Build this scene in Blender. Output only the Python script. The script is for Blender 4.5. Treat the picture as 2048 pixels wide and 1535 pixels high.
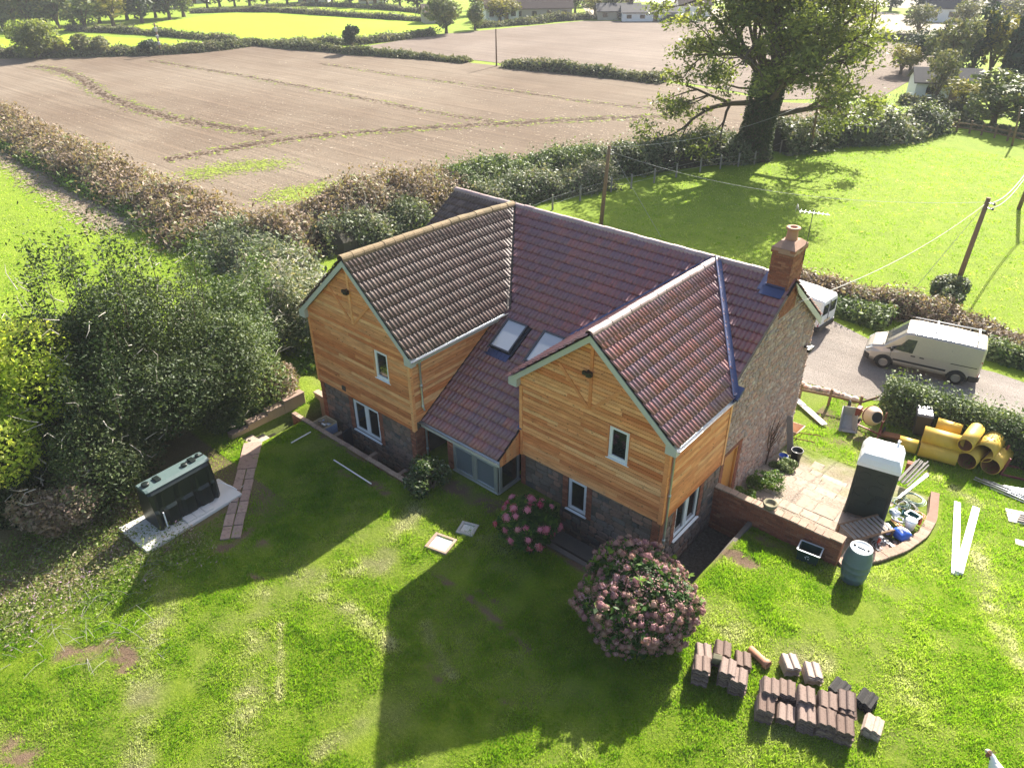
import bpy, bmesh, math, random
import numpy as np
from mathutils import Vector, Matrix
for o in list(bpy.data.objects): bpy.data.objects.remove(o)
S = bpy.context.scene
COL = S.collection
# ---------------------------------------------------------------- camera
CAM = np.array([12.09735, -14.32574, 13.97331]); YAW, PITCH, ROLL, F = -0.715896, 0.549852, -0.008537, 1488.96
IW, IH = 2048.0, 1535.0
def _axes():
    cy, sy, cp, sp = math.cos(YAW), math.sin(YAW), math.cos(PITCH), math.sin(PITCH)
    f = np.array([sy*cp, cy*cp, -sp]); r = np.array([cy, -sy, 0.0]); u = np.cross(r, f)
    cr, sr = math.cos(ROLL), math.sin(ROLL)
    return cr*r+sr*u, -sr*r+cr*u, f
AR, AU, AF = _axes()
cam = bpy.data.cameras.new('camera'); camo = bpy.data.objects.new('camera', cam); COL.objects.link(camo)
cam.sensor_width = 36.0; cam.lens = F/IW*36.0; cam.clip_start = 0.1; cam.clip_end = 3000
camo.matrix_world = Matrix(((AR[0], AU[0], -AF[0], CAM[0]), (AR[1], AU[1], -AF[1], CAM[1]), (AR[2], AU[2], -AF[2], CAM[2]), (0, 0, 0, 1)))
S.camera = camo
# ---------------------------------------------------------------- light
TO_SUN = Vector((-0.22, 1.44, 1.0)).normalized()
EL = math.asin(TO_SUN.z)
W = bpy.data.worlds.new('World'); S.world = W; W.use_nodes = True
nt = W.node_tree; nt.nodes.clear()
sky = nt.nodes.new('ShaderNodeTexSky'); sky.sky_type = 'NISHITA'; sky.sun_disc = False
sky.sun_elevation = EL; sky.sun_rotation = math.atan2(TO_SUN.x, TO_SUN.y)
sky.air_density = 1.0; sky.dust_density = 3.0; sky.ozone_density = 0.6
bg = nt.nodes.new('ShaderNodeBackground'); bg.inputs['Strength'].default_value = 0.08
wo = nt.nodes.new('ShaderNodeOutputWorld')
nt.links.new(sky.outputs[0], bg.inputs[0]); nt.links.new(bg.outputs[0], wo.inputs[0])
sl = bpy.data.lights.new('sun', 'SUN'); sl.energy = 5.0; sl.angle = math.radians(0.55); sl.color = (1.0, 0.94, 0.84)
so = bpy.data.objects.new('sun', sl); COL.objects.link(so)
so.rotation_euler = (-TO_SUN).to_track_quat('-Z', 'Y').to_euler(); so.location = (0, 0, 60)
S.view_settings.view_transform = 'Standard'; S.view_settings.look = 'None'
S.view_settings.exposure = 1.75; S.view_settings.gamma = 1.0; S.view_settings.use_curve_mapping = False
# ---------------------------------------------------------------- pixel to place (a pixel gives a direction; ground, wall or thing gives the distance)
def ray(x, y): return AF + (x-IW/2)/F*AR - (y-IH/2)/F*AU
def atz(x, y, z): d = ray(x, y); return CAM + d*(z-CAM[2])/d[2]
def aty(x, y, Y): d = ray(x, y); return CAM + d*(Y-CAM[1])/d[1]
def atx(x, y, X): d = ray(x, y); return CAM + d*(X-CAM[0])/d[0]
def sm(t): t = np.clip(t, 0, 1); return t*t*(3-2*t)
def slope_z(x, y):
    # the garden lies higher than the fields behind and beside it
    x = np.asarray(x, float); y = np.asarray(y, float)
    return -3+1.85*(1-sm((y+2)/16))*(1-sm((-x-13)/15))
def G(x, y):
    z = -1.5
    for i in range(60): p = atz(x, y, z); z = .5*z+.5*float(slope_z(p[0], p[1]))
    return p
RNG = np.random.default_rng(7); random.seed(7)
# ---------------------------------------------------------------- materials
def new_mat(name):
    m = bpy.data.materials.new(name); m.use_nodes = True; n = m.node_tree; n.nodes.clear()
    out = n.nodes.new('ShaderNodeOutputMaterial'); b = n.nodes.new('ShaderNodeBsdfPrincipled')
    n.links.new(b.outputs[0], out.inputs[0]); return m, n, b, out
def N(n, t, **kw):
    x = n.nodes.new(t)
    for k, v in kw.items():
        if k in x.inputs: x.inputs[k].default_value = v
        else: setattr(x, k, v)
    return x
def ramp(n, src, stops):
    r = n.nodes.new('ShaderNodeValToRGB'); e = r.color_ramp.elements
    while len(e) < len(stops): e.new(0.5)
    for i, (p, c) in enumerate(stops): e[i].position = p; e[i].color = (*c, 1) if len(c) == 3 else c
    n.links.new(src, r.inputs[0]); return r.outputs[0]
def mixc(n, f, a, b, mode='MIX'):
    x = n.nodes.new('ShaderNodeMix'); x.data_type = 'RGBA'; x.blend_type = mode
    for i, v in ((0, f), (6, a), (7, b)):
        if isinstance(v, (int, float)): x.inputs[i].default_value = v
        elif isinstance(v, tuple): x.inputs[i].default_value = (*v, 1)
        else: n.links.new(v, x.inputs[i])
    return x.outputs[2]
def noise(n, scale, detail=4, rough=.6, coord='Object', stretch=None, rnd=None):
    tc = n.nodes.new('ShaderNodeTexCoord'); v = tc.outputs[coord]
    if stretch:
        mp = N(n, 'ShaderNodeMapping'); mp.inputs['Scale'].default_value = stretch; n.links.new(v, mp.inputs[0]); v = mp.outputs[0]
    if rnd is not None:
        ad = N(n, 'ShaderNodeVectorMath', operation='ADD'); n.links.new(v, ad.inputs[0])
        sc = N(n, 'ShaderNodeVectorMath', operation='SCALE'); sc.inputs[3].default_value = 37.0
        cx = N(n, 'ShaderNodeCombineXYZ'); [n.links.new(rnd, cx.inputs[i]) for i in range(3)]
        n.links.new(cx.outputs[0], sc.inputs[0]); n.links.new(sc.outputs[0], ad.inputs[1]); v = ad.outputs[0]
    x = N(n, 'ShaderNodeTexNoise', Scale=scale, Detail=detail, Roughness=rough); n.links.new(v, x.inputs['Vector'])
    return x.outputs[0]
def bump(n, b, h, strength=.3, dist=.02):
    x = N(n, 'ShaderNodeBump', Strength=strength, Distance=dist); n.links.new(h, x.inputs['Height']); n.links.new(x.outputs[0], b.inputs['Normal'])
def rnd_out(n):
    # one random number per piece: from the object for single pieces, from the 'rnd' attribute for joined ones
    oi = N(n, 'ShaderNodeObjectInfo'); at = N(n, 'ShaderNodeAttribute', attribute_name='rnd')
    a = N(n, 'ShaderNodeMath', operation='ADD'); n.links.new(oi.outputs['Random'], a.inputs[0]); n.links.new(at.outputs['Fac'], a.inputs[1])
    f = N(n, 'ShaderNodeMath', operation='FRACT'); n.links.new(a.outputs[0], f.inputs[0]); return f.outputs[0]
MATS = {}
def plain(name, col, rough=.6, metal=0, var=.25, scale=6, bmp=.15, spec=.5, stretch=None):
    """solid surface with mottling and fine relief"""
    if name in MATS: return MATS[name]
    m, n, b, o = new_mat(name)
    t = noise(n, scale, 6, .65, stretch=stretch); t2 = noise(n, scale*7, 3, .6)
    c = mixc(n, t, tuple(x*(1-var) for x in col), tuple(min(1, x*(1+var)) for x in col))
    c = mixc(n, .25, c, mixc(n, t2, tuple(x*.6 for x in col), tuple(min(1, x*1.3) for x in col)))
    n.links.new(c, b.inputs['Base Color'])
    b.inputs['Roughness'].default_value = rough; b.inputs['Metallic'].default_value = metal; b.inputs['Specular IOR Level'].default_value = spec
    if bmp: bump(n, b, t2, bmp, .01)
    MATS[name] = m; return m
def pieces(name, stops, rough=.7, grain=None, scale=20, gstr=.35, bmp=.3, spec=.4, rough2=None):
    """a colour per piece (tile, stone, board, brick) with grain inside it"""
    m, n, b, o = new_mat(name); r = rnd_out(n)
    c = ramp(n, r, stops); t = noise(n, scale, 6, .65, stretch=grain, rnd=r)
    dk = ramp(n, t, [(0.3, (.45, .42, .4)), (.5, (1, 1, 1)), (.75, (1.0, 1.0, 1.0))])
    c = mixc(n, gstr, c, mixc(n, 1.0, c, dk, 'MULTIPLY')); n.links.new(c, b.inputs['Base Color'])
    b.inputs['Roughness'].default_value = rough; b.inputs['Specular IOR Level'].default_value = spec
    if rough2:
        rr = N(n, 'ShaderNodeMapRange'); rr.inputs[3].default_value = rough; rr.inputs[4].default_value = rough2
        n.links.new(t, rr.inputs[0]); n.links.new(rr.outputs[0], b.inputs['Roughness'])
    if bmp: bump(n, b, t, bmp, .01)
    MATS[name] = m; return m
def leafmat(name, stops, trans=.35, rough=.45, spec=.35, tcol=(1.25, 1.3, .6)):
    """leaves or blades: colour by 'rnd', light passes through"""
    m, n, b, o = new_mat(name)
    at = N(n, 'ShaderNodeAttribute', attribute_name='rnd'); c = ramp(n, at.outputs['Fac'], stops)
    n.links.new(c, b.inputs['Base Color']); b.inputs['Roughness'].default_value = rough; b.inputs['Specular IOR Level'].default_value = spec
    tr = N(n, 'ShaderNodeBsdfTranslucent'); n.links.new(mixc(n, 1.0, c, tcol, 'MULTIPLY'), tr.inputs[0])
    mx = N(n, 'ShaderNodeMixShader'); mx.inputs[0].default_value = trans
    n.links.new(b.outputs[0], mx.inputs[1]); n.links.new(tr.outputs[0], mx.inputs[2]); n.links.new(mx.outputs[0], o.inputs[0])
    MATS[name] = m; return m
# ---------------------------------------------------------------- mesh building
def tag(o, label=None, cat=None, group=None, kind=None):
    if label: o['label'] = label
    if cat: o['category'] = cat
    if group: o['group'] = group
    if kind: o['kind'] = kind
    return o
def empty(name, loc=(0, 0, 0), rz=0, label=None, cat=None, group=None):
    o = bpy.data.objects.new(name, None); COL.objects.link(o); o.location = loc; o.rotation_euler = (0, 0, rz)
    o.empty_display_size = .2; return tag(o, label, cat, group)
def raw_mesh(name, V, Fq, smooth=False, rnd=None):
    me = bpy.data.meshes.new(name); V = np.asarray(V, np.float32); Fq = np.asarray(Fq, np.int32)
    k = Fq.shape[1]; me.vertices.add(len(V)); me.vertices.foreach_set('co', V.ravel())
    me.loops.add(Fq.size); me.loops.foreach_set('vertex_index', Fq.ravel())
    me.polygons.add(len(Fq)); me.polygons.foreach_set('loop_start', np.arange(0, Fq.size, k, dtype=np.int32))
    me.polygons.foreach_set('loop_total', np.full(len(Fq), k, np.int32))
    if smooth: me.polygons.foreach_set('use_smooth', np.ones(len(Fq), bool))
    if rnd is not None:
        a = me.attributes.new('rnd', 'FLOAT', 'POINT'); a.data.foreach_set('value', np.asarray(rnd, np.float32))
    me.update(calc_edges=True); return me
def link(name, me, mat=None, parent=None, loc=None):
    o = bpy.data.objects.new(name, me); COL.objects.link(o)
    if mat and not me.materials: me.materials.append(mat)
    if parent: o.parent = parent
    if loc is not None: o.location = loc
    return o
class MB:
    def __init__(s): s.v = []; s.f = []; s.r = []; s.sm = []
    def add(s, V, Fs, rnd=None, smooth=False):
        k = len(s.v); r = random.random() if rnd is None else rnd
        for p in V: s.v.append((float(p[0]), float(p[1]), float(p[2]))); s.r.append(r)
        for f in Fs: s.f.append(tuple(i+k for i in f)); s.sm.append(smooth)
        return s
    def box(s, a, b, rnd=None):
        (x0, y0, z0), (x1, y1, z1) = a, b
        return s.add([(x0, y0, z0), (x1, y0, z0), (x1, y1, z0), (x0, y1, z0), (x0, y0, z1), (x1, y0, z1), (x1, y1, z1), (x0, y1, z1)],
                     [(0, 3, 2, 1), (4, 5, 6, 7), (0, 1, 5, 4), (1, 2, 6, 5), (2, 3, 7, 6), (3, 0, 4, 7)], rnd)
    def obox(s, c, ex, ey, ez, rnd=None):
        """box by centre and three half-vectors"""
        c, ex, ey, ez = map(np.asarray, (c, ex, ey, ez)); V = [c+a*ex+b*ey+d*ez for d in (-1, 1) for a, b in ((-1, -1), (1, -1), (1, 1), (-1, 1))]
        return s.add(V, [(0, 3, 2, 1), (4, 5, 6, 7), (0, 1, 5, 4), (1, 2, 6, 5), (2, 3, 7, 6), (3, 0, 4, 7)], rnd)
    def bar(s, p, q, w, h, up=(0, 0, 1), rnd=None):
        p, q = np.asarray(p, float), np.asarray(q, float); d = q-p; L = np.linalg.norm(d); d /= L
        sd = np.cross(d, up); sd /= np.linalg.norm(sd)+1e-9; u = np.cross(sd, d)
        return s.obox((p+q)/2, d*L/2, sd*w/2, u*h/2, rnd)
    def prism(s, poly, vec, rnd=None):
        n = len(poly); P = [np.asarray(p, float) for p in poly]; Q = [p+np.asarray(vec, float) for p in P]
        return s.add(P+Q, [tuple(range(n))[::-1], tuple(range(n, 2*n))]+[(i, (i+1) % n, n+(i+1) % n, n+i) for i in range(n)], rnd)
    def tube(s, pts, r, n=8, cap=True, rnd=None, smooth=True):
        pts = [np.asarray(p, float) for p in pts]; m = len(pts); rr = r if hasattr(r, '__len__') else [r]*m
        V = []; a = None
        for i in range(m):
            d = pts[min(i+1, m-1)]-pts[max(i-1, 0)]; d = d/(np.linalg.norm(d)+1e-9)
            if a is None: a = np.cross(d, (0, 0, 1)) if abs(d[2]) < .9 else np.cross(d, (1, 0, 0))
            a = a-d*np.dot(a, d); a /= np.linalg.norm(a)+1e-9; b = np.cross(d, a)
            V += [pts[i]+rr[i]*(math.cos(t)*a+math.sin(t)*b) for t in np.arange(n)*2*math.pi/n]
        Fs = [(i*n+j, i*n+(j+1) % n, (i+1)*n+(j+1) % n, (i+1)*n+j) for i in range(m-1) for j in range(n)]
        k = len(s.v); s.add(V, Fs, rnd, smooth)
        if cap: s.f += [tuple(k+j for j in range(n))[::-1], tuple(k+(m-1)*n+j for j in range(n))]; s.sm += [False, False]
        return s
    def lathe(s, prof, n=20, c=(0, 0, 0), rnd=None, smooth=True, axis=None):
        """profile [(r, h)] about an axis"""
        ax = np.array(axis if axis is not None else (0, 0, 1), float); ax /= np.linalg.norm(ax)
        a = np.cross(ax, (1, 0, 0)) if abs(ax[0]) < .9 else np.cross(ax, (0, 1, 0)); a /= np.linalg.norm(a); b = np.cross(ax, a); c = np.asarray(c, float)
        V = [c+ax*h+r*(math.cos(t)*a+math.sin(t)*b) for r, h in prof for t in np.arange(n)*2*math.pi/n]
        return s.add(V, [(i*n+j, i*n+(j+1) % n, (i+1)*n+(j+1) % n, (i+1)*n+j) for i in range(len(prof)-1) for j in range(n)], rnd, smooth)
    def mesh(s, name, off=(0, 0, 0)):
        me = bpy.data.meshes.new(name); o = off
        me.from_pydata([(x-o[0], y-o[1], z-o[2]) for x, y, z in s.v], [], s.f)
        a = me.attributes.new('rnd', 'FLOAT', 'POINT'); a.data.foreach_set('value', s.r)
        me.polygons.foreach_set('use_smooth', s.sm); me.update(); return me
    def build(s, name, mat, parent=None, world=True, bevel=0, fix=True):
        off = (0, 0, 0)
        if parent and world:
            off = Vector(parent.location)
            q = parent.parent
            while q: off = off+Vector(q.location); q = q.parent
        me = s.mesh(name, off)
        if fix:
            bm = bmesh.new(); bm.from_mesh(me); bmesh.ops.recalc_face_normals(bm, faces=bm.faces)
            if bevel: bmesh.ops.bevel(bm, geom=bm.edges[:], offset=bevel, segments=1, affect='EDGES', clamp_overlap=True)
            bm.to_mesh(me); bm.free()
        return link(name, me, mat, parent)
def base(pts_or_loc): return tuple(float(x) for x in pts_or_loc)
def copy_tree(o, parent=None):
    c = o.copy(); COL.objects.link(c); c.parent = parent
    for ch in list(o.children): copy_tree(ch, c)
    return c
def ordinal(i): return ['first', 'second', 'third', 'fourth', 'fifth', 'sixth', 'seventh', 'eighth', 'ninth', 'tenth', 'eleventh', 'twelfth', 'thirteenth', 'fourteenth', 'fifteenth', 'sixteenth', 'seventeenth', 'eighteenth', 'nineteenth', 'twentieth'][i]
# ---------------------------------------------------------------- foliage
def leaf_quads(P, size, up=.3, rng=RNG, outward=None):
    """one small four-cornered leaf at every point"""
    n = len(P); d = rng.normal(size=(n, 3)); d[:, 2] *= .7; d /= np.linalg.norm(d, axis=1)[:, None]
    nr = rng.normal(size=(n, 3)); nr[:, 2] += up*3
    if outward is not None: nr += outward*1.2
    a = np.cross(d, nr); a /= np.linalg.norm(a, axis=1)[:, None]+1e-9
    sz = size*(.45+1.1*rng.random(n)**1.6)[:, None]; w = .55*sz
    V = np.stack([P-d*sz*.6, P+a*w*.5, P+d*sz*.6, P-a*w*.5], 1).reshape(-1, 3)
    Fq = np.arange(n*4).reshape(n, 4); return V, Fq
def blob_points(n, c, r, shell=.55, rng=RNG, flat=0):
    d = rng.normal(size=(n, 3)); d /= np.linalg.norm(d, axis=1)[:, None]
    if flat: d[:, 2] = np.where(d[:, 2] < -flat, -d[:, 2]*.5, d[:, 2])
    k = (shell+(1-shell)*rng.random(n)**.6)[:, None]
    return np.asarray(c)+d*k*np.asarray(r), d
def fbm2(x, y, seed=0):
    r = np.random.default_rng(seed); o = np.zeros_like(np.asarray(x, float)); a = 1.
    for i in range(4):
        for j in range(3):
            th = r.random()*6.28; ph = r.random()*6.28; k = (2.1**i)*(0.7+.6*r.random())
            o = o+a*np.sin(k*(x*np.cos(th)+y*np.sin(th))+ph+1.3*np.sin(.6*k*(y*np.cos(th)-x*np.sin(th))+ph*2))/3
        a *= .6
    return o
# ================================================================ the ground
PATIO_EDGE = np.array([(8.95, 3.45), (9.66, 4.4), (10.15, 5.7), (10.4, 7.0), (10.38, 8.3), (10.1, 9.6)])
def curve_x(y): return np.interp(y, PATIO_EDGE[:, 1], PATIO_EDGE[:, 0])
PITS = [(-8.9, -2.85, -2.45, -1.2), (1.6, 6.3, -1.75, .3), (4.9, 6.3, .3, 3.35), (-9.1, -8.25, -4.5, -2.45)]
def gz(x, y):
    x = np.asarray(x, float); y = np.asarray(y, float); z = slope_z(x, y)
    for x0, x1, y0, y1 in PITS: z = np.where((x > x0) & (x < x1) & (y > y0) & (y < y1), -2.45, z)
    z = np.where((x > 4.9) & (y > 3.5) & (y < 9.7) & (x < curve_x(y)), np.minimum(-2.15, z), z)
    return z
def seg_d(x, y, pts):
    d = np.full(np.shape(x), 1e9)
    for (ax, ay), (bx, by) in zip(pts[:-1], pts[1:]):
        vx, vy = bx-ax, by-ay; t = np.clip(((x-ax)*vx+(y-ay)*vy)/(vx*vx+vy*vy+1e-9), 0, 1)
        d = np.minimum(d, np.hypot(x-ax-t*vx, y-ay-t*vy))
    return d
def gpts(px): return [tuple(G(*p)[:2]) for p in px]
TRACKS = [(gpts(q), w) for q, w in (([(345, 1190), (300, 1330), (265, 1535)], .5), ([(530, 1190), (505, 1330), (480, 1535)], .5), ([(590, 1165), (690, 1210), (780, 1290)], .32),
          ([(830, 1020), (760, 1130), (600, 1160)], .5), ([(1390, 1200), (1480, 1270), (1640, 1330)], .65), ([(1950, 1090), (1990, 1240), (2048, 1330)], .42),
          ([(1880, 960), (1960, 1010)], .35), ([(640, 1500), (720, 1450)], .3), ([(850, 1250), (900, 1350)], .25), ([(560, 1250), (560, 1400)], .15))]
BARE = [(gpts(q), w) for q, w in (([(130, 1310), (230, 1290), (260, 1330)], .33), ([(870, 1150), (960, 1210), (1060, 1300)], .13), ([(960, 1180), (1010, 1220)], .09), ([(680, 945), (700, 955)], .22),
        ([(745, 965), (770, 985)], .22), ([(1455, 1105), (1500, 1125)], .35), ([(1500, 1070), (1610, 1105)], .3), ([(440, 1100), (470, 1085), (500, 1060)], .22), ([(525, 1085), (535, 1090)], .2),
        ([(330, 1100), (380, 1060)], .3), ([(905, 975), (990, 1010), (1040, 1040)], .35), ([(10, 1500), (60, 1510)], .4), ([(1090, 1085), (1170, 1140)], .15), ([(500, 1150), (525, 1160)], .1), ([(855, 1330), (880, 1360)], .12), ([(1010, 1400), (1060, 1410)], .12),
        ([(1380, 1140), (1430, 1105), (1480, 1072)], .18), ([(640, 870), (720, 915), (815, 968)], .1))]
def dry(x, y):
    d = .13+.18*fbm2(x*.55, y*.55, 3)+.22*fbm2(x*1.7, y*1.7, 4)
    for pts, w in TRACKS: d = np.maximum(d, .95*np.exp(-(seg_d(x, y, pts)/w)**2)*(.75+.35*fbm2(x*3, y*3, 6)))
    return np.clip(d, 0, 1)
def bare(x, y):
    b = np.zeros(np.shape(x)); wob = .5*fbm2(x*3.1, y*3.1, 9)+.45*fbm2(x*8.3, y*8.3, 10)
    for pts, w in BARE: b = np.maximum(b, np.clip(.85-.8*(seg_d(x, y, pts)/w)**2+wob, 0, 1))
    # scrubby ground below the trees at the left edge of the lawn
    e = (-6.3+.28*(y+14))-x
    b = np.maximum(b, np.clip(e*.5+.3*wob, 0, .8)*(y < -5.5))
    yard = (x > 4.9) & (y > 8) & (y < 14.5) & (x < 8.8)
    b = np.maximum(b, np.where(yard, np.clip(.25+.9*fbm2(x*1.1, y*1.1, 12), 0, .9), 0))
    return np.clip(b, 0, 1)
def axis(lo, hi, step, far, extra):
    a = list(np.arange(lo, hi+1e-6, step)); g = step
    while a[-1] < far: g *= 1.28; a.append(a[-1]+g)
    b = [lo]; g = step
    while b[-1] > -far: g *= 1.28; b.append(b[-1]-g)
    e = [v+s for v in extra for s in (-.012, .012)]
    a = [v for v in sorted(b[1:]+a) if min([abs(v-w) for w in extra]+[9]) > .03]
    return np.array(sorted(a+e))
gx = axis(-12, 15, .14, 900, [-8.9, -2.85, 1.6, 6.3, 4.9, -9.1, -8.25]); gy = axis(-14.5, 15, .14, 900, [-2.45, -1.2, -1.75, .3, 3.35, 3.5, 9.7, -4.5])
XX, YY = np.meshgrid(gx, gy); ZZ = gz(XX, YY)
lawnmask = (np.abs(XX) < 14) & (np.abs(YY) < 14)
ZZ = ZZ+np.where(lawnmask, .025*fbm2(XX*1.3, YY*1.3, 1)*(ZZ > -2), 0)
ny, nx = XX.shape
idx = np.arange(nx*ny).reshape(ny, nx)
Fg = np.stack([idx[:-1, :-1], idx[:-1, 1:], idx[1:, 1:], idx[1:, :-1]], -1).reshape(-1, 4)
me = raw_mesh('ground', np.stack([XX, YY, ZZ], -1).reshape(-1, 3), Fg, True)
# keep the pits' sides crisp
bz = bare(XX, YY)*(np.abs(XX) < 16)*(np.abs(YY) < 16); dz = np.where((np.abs(XX) < 16) & (np.abs(YY) < 16), dry(XX, YY), .1)
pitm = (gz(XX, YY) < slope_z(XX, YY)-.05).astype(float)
dustm = ((XX > 4.9) & (YY > 3.5) & (YY < 9.7) & (XX < curve_x(YY))).astype(float)*((XX < 8.75) | (YY > 8.6))*np.clip(1.1-.35*np.clip(YY-7.2, 0, 9)+.5*fbm2(XX*1.5, YY*1.5, 14), 0, 1); pitm = pitm*(1-((XX > 4.9) & (XX < 8.75) & (YY > 3.5)))
for nm, arr in (('bare', bz), ('dry', dz), ('pit', pitm), ('dust', dustm), ('lawn', (np.clip((np.minimum((XX+9.5)*.8, (18-XX)*.4)), 0, 1)*np.clip((15-YY)*.5, 0, 1)*np.clip((YY+17)*.4, 0, 1)))):
    at = me.attributes.new(nm, 'FLOAT', 'POINT'); at.data.foreach_set('value', arr.astype(np.float32).ravel())
def ground_mat():
    m, n, b, o = new_mat('ground')
    A = lambda k: N(n, 'ShaderNodeAttribute', attribute_name=k).outputs['Fac']
    big = noise(n, .06, 5, .6); mid = noise(n, .9, 5, .65); fine = noise(n, 14, 4, .7); vf = noise(n, 55, 3, .7)
    g = ramp(n, mid, [(.3, (.13, .21, .007)), (.5, (.19, .285, .009)), (.7, (.25, .34, .016))])
    g = mixc(n, .45, g, ramp(n, fine, [(.3, (.07, .14, .006)), (.52, (.20, .29, .012)), (.72, (.36, .42, .05))]))
    g = mixc(n, A('dry'), g, ramp(n, fine, [(.3, (.10, .11, .035)), (.7, (.33, .32, .13))]))
    soil = ramp(n, vf, [(.25, (.07, .04, .024)), (.5, (.19, .125, .08)), (.78, (.36, .28, .2))])
    soil = mixc(n, .35, soil, ramp(n, mid, [(.35, (.07, .045, .03)), (.65, (.19, .125, .085))]))
    g = mixc(n, A('lawn'), g, mixc(n, 1.0, g, (.8, .8, .85), 'MULTIPLY'))   # thatch between the blades, darkened to deepen the lawn's shade
    c = mixc(n, A('bare'), g, soil)
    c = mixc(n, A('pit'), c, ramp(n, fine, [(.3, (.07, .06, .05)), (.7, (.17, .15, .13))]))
    c = mixc(n, A('dust'), c, ramp(n, fine, [(.3, (.25, .19, .145)), (.5, (.38, .31, .25)), (.7, (.46, .40, .33))]))
    n.links.new(c, b.inputs['Base Color']); b.inputs['Roughness'].default_value = .9; b.inputs['Specular IOR Level'].default_value = .15
    ad = N(n, 'ShaderNodeMath', operation='ADD'); n.links.new(fine, ad.inputs[0]); n.links.new(vf, ad.inputs[1])
    bump(n, b, ad.outputs[0], .9, .06); return m
gobj = link('ground', me, ground_mat()); tag(gobj, kind='structure')
# ---------------------------------------------------------------- fields (flat sheets just above the ground)
def sheet(name, poly, z, mat, kind='structure', sub=0):
    bm = bmesh.new(); f = bm.faces.new([bm.verts.new((p[0], p[1], z)) for p in poly]); bmesh.ops.triangulate(bm, faces=[f])
    me = bpy.data.meshes.new(name); bmesh.ops.recalc_face_normals(bm, faces=bm.faces); bm.to_mesh(me); bm.free()
    if me.polygons[0].normal.z < 0: me.flip_normals()
    return tag(link(name, me, mat), kind=kind)
def flat(px, z=-3): return [tuple(atz(x, y, z)[:2]) for x, y in px]
def field_mat(name, stops, ang, row=2.2, bump_s=.5, streak=.8, patch=.6, scale=1.0):
    m, n, b, o = new_mat(name)
    tc = n.nodes.new('ShaderNodeTexCoord'); mp = N(n, 'ShaderNodeMapping'); mp.inputs['Rotation'].default_value = (0, 0, ang); mp.inputs['Scale'].default_value = (.035, row, 1)
    n.links.new(tc.outputs['Object'], mp.inputs[0]); t = N(n, 'ShaderNodeTexNoise', Scale=1.0, Detail=6, Roughness=.75); n.links.new(mp.outputs[0], t.inputs['Vector'])
    big = noise(n, .035*scale, 6, .65); fine = noise(n, 6*scale, 5, .75)
    c = ramp(n, big, stops)
    c = mixc(n, streak, c, mixc(n, 1, c, ramp(n, t.outputs[0], [(.3, (.62, .6, .58)), (.5, (1, 1, 1)), (.7, (1.45, 1.42, 1.4))]), 'MULTIPLY'))
    c = mixc(n, patch, c, mixc(n, 1, c, ramp(n, fine, [(.3, (.6, .58, .55)), (.5, (1, 1, 1)), (.75, (1.5, 1.5, 1.45))]), 'MULTIPLY'))
    n.links.new(c, b.inputs['Base Color']); b.inputs['Roughness'].default_value = .95; b.inputs['Specular IOR Level'].default_value = .1
    ad = N(n, 'ShaderNodeMath', operation='ADD'); n.links.new(fine, ad.inputs[0]); n.links.new(t.outputs[0], ad.inputs[1]); bump(n, b, ad.outputs[0], bump_s, .12)
    MATS[name] = m; return m
stub = field_mat('stubble', [(.3, (.108, .076, .052)), (.5, (.15, .115, .083)), (.72, (.205, .168, .127))], math.radians(50))
stub2 = field_mat('stubble_far', [(.3, (.122, .091, .07)), (.5, (.165, .131, .106)), (.72, (.215, .178, .147))], math.radians(8))
crop = field_mat('crop', [(.3, (.20, .29, .015)), (.5, (.235, .325, .02)), (.7, (.27, .36, .03))], math.radians(20), 1.2, .3, .2, .2)
pale = field_mat('pale_field', [(.3, (.26, .22, .17)), (.5, (.32, .28, .22)), (.7, (.36, .33, .27))], math.radians(40))
NEAR_H = [(-40, 195), (120, 295), (250, 355), (390, 425), (520, 470), (640, 425), (760, 380), (900, 338), (1050, 318), (1190, 300), (1330, 290), (1460, 283), (1600, 258), (1700, 236)]
sheet('stubble_field', flat([(-60, 120), (200, 112), (430, 98), (520, 86), (600, 96), (720, 109), (940, 126), (1010, 133), (1310, 162), (1430, 180), (1560, 205), (1760, 212), (1735, 232)]+NEAR_H[::-1][1:]+[(-60, 190)]), -2.97, stub)
sheet('stubble_field', flat([(690, 100), (870, 70), (960, 62), (1170, 42), (1420, 44), (1640, 70), (1900, 82), (1880, 128), (1760, 196), (1560, 200), (1430, 176), (1310, 156), (1010, 128), (940, 120), (725, 103)]), -2.96, stub2)
sheet('crop_field', flat([(195, 60), (380, 36), (440, 27), (560, 25), (720, 34), (872, 44), (885, 62), (730, 87), (610, 91), (520, 84), (440, 74), (300, 66)]), -2.965, crop)
sheet('crop_field', flat([(-40, 68), (140, 70), (300, 78), (440, 86), (330, 99), (170, 96), (-40, 98)]), -2.965, crop)
sheet('crop_field', flat([(520, 19), (590, 12), (720, 15), (862, 28), (830, 40), (700, 32), (560, 23)]), -2.965, crop)
sheet('crop_field', flat([(975, 40), (1060, 36), (1050, 46), (970, 49)]), -2.965, crop)
sheet('pale_field', flat([(1160, 8), (1420, 18), (1760, 24), (2060, 60), (2060, 80), (1900, 78), (1640, 66), (1420, 40), (1180, 36)]), -2.955, pale)
sheet('pale_field', flat([(1100, -1), (2060, -1), (2060, 34), (1760, 14), (1420, 6), (1160, 3)]), -2.957, field_mat('pale_field_far', [(.3, (.3, .28, .22)), (.5, (.36, .34, .27)), (.7, (.4, .38, .31))], .3))
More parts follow.
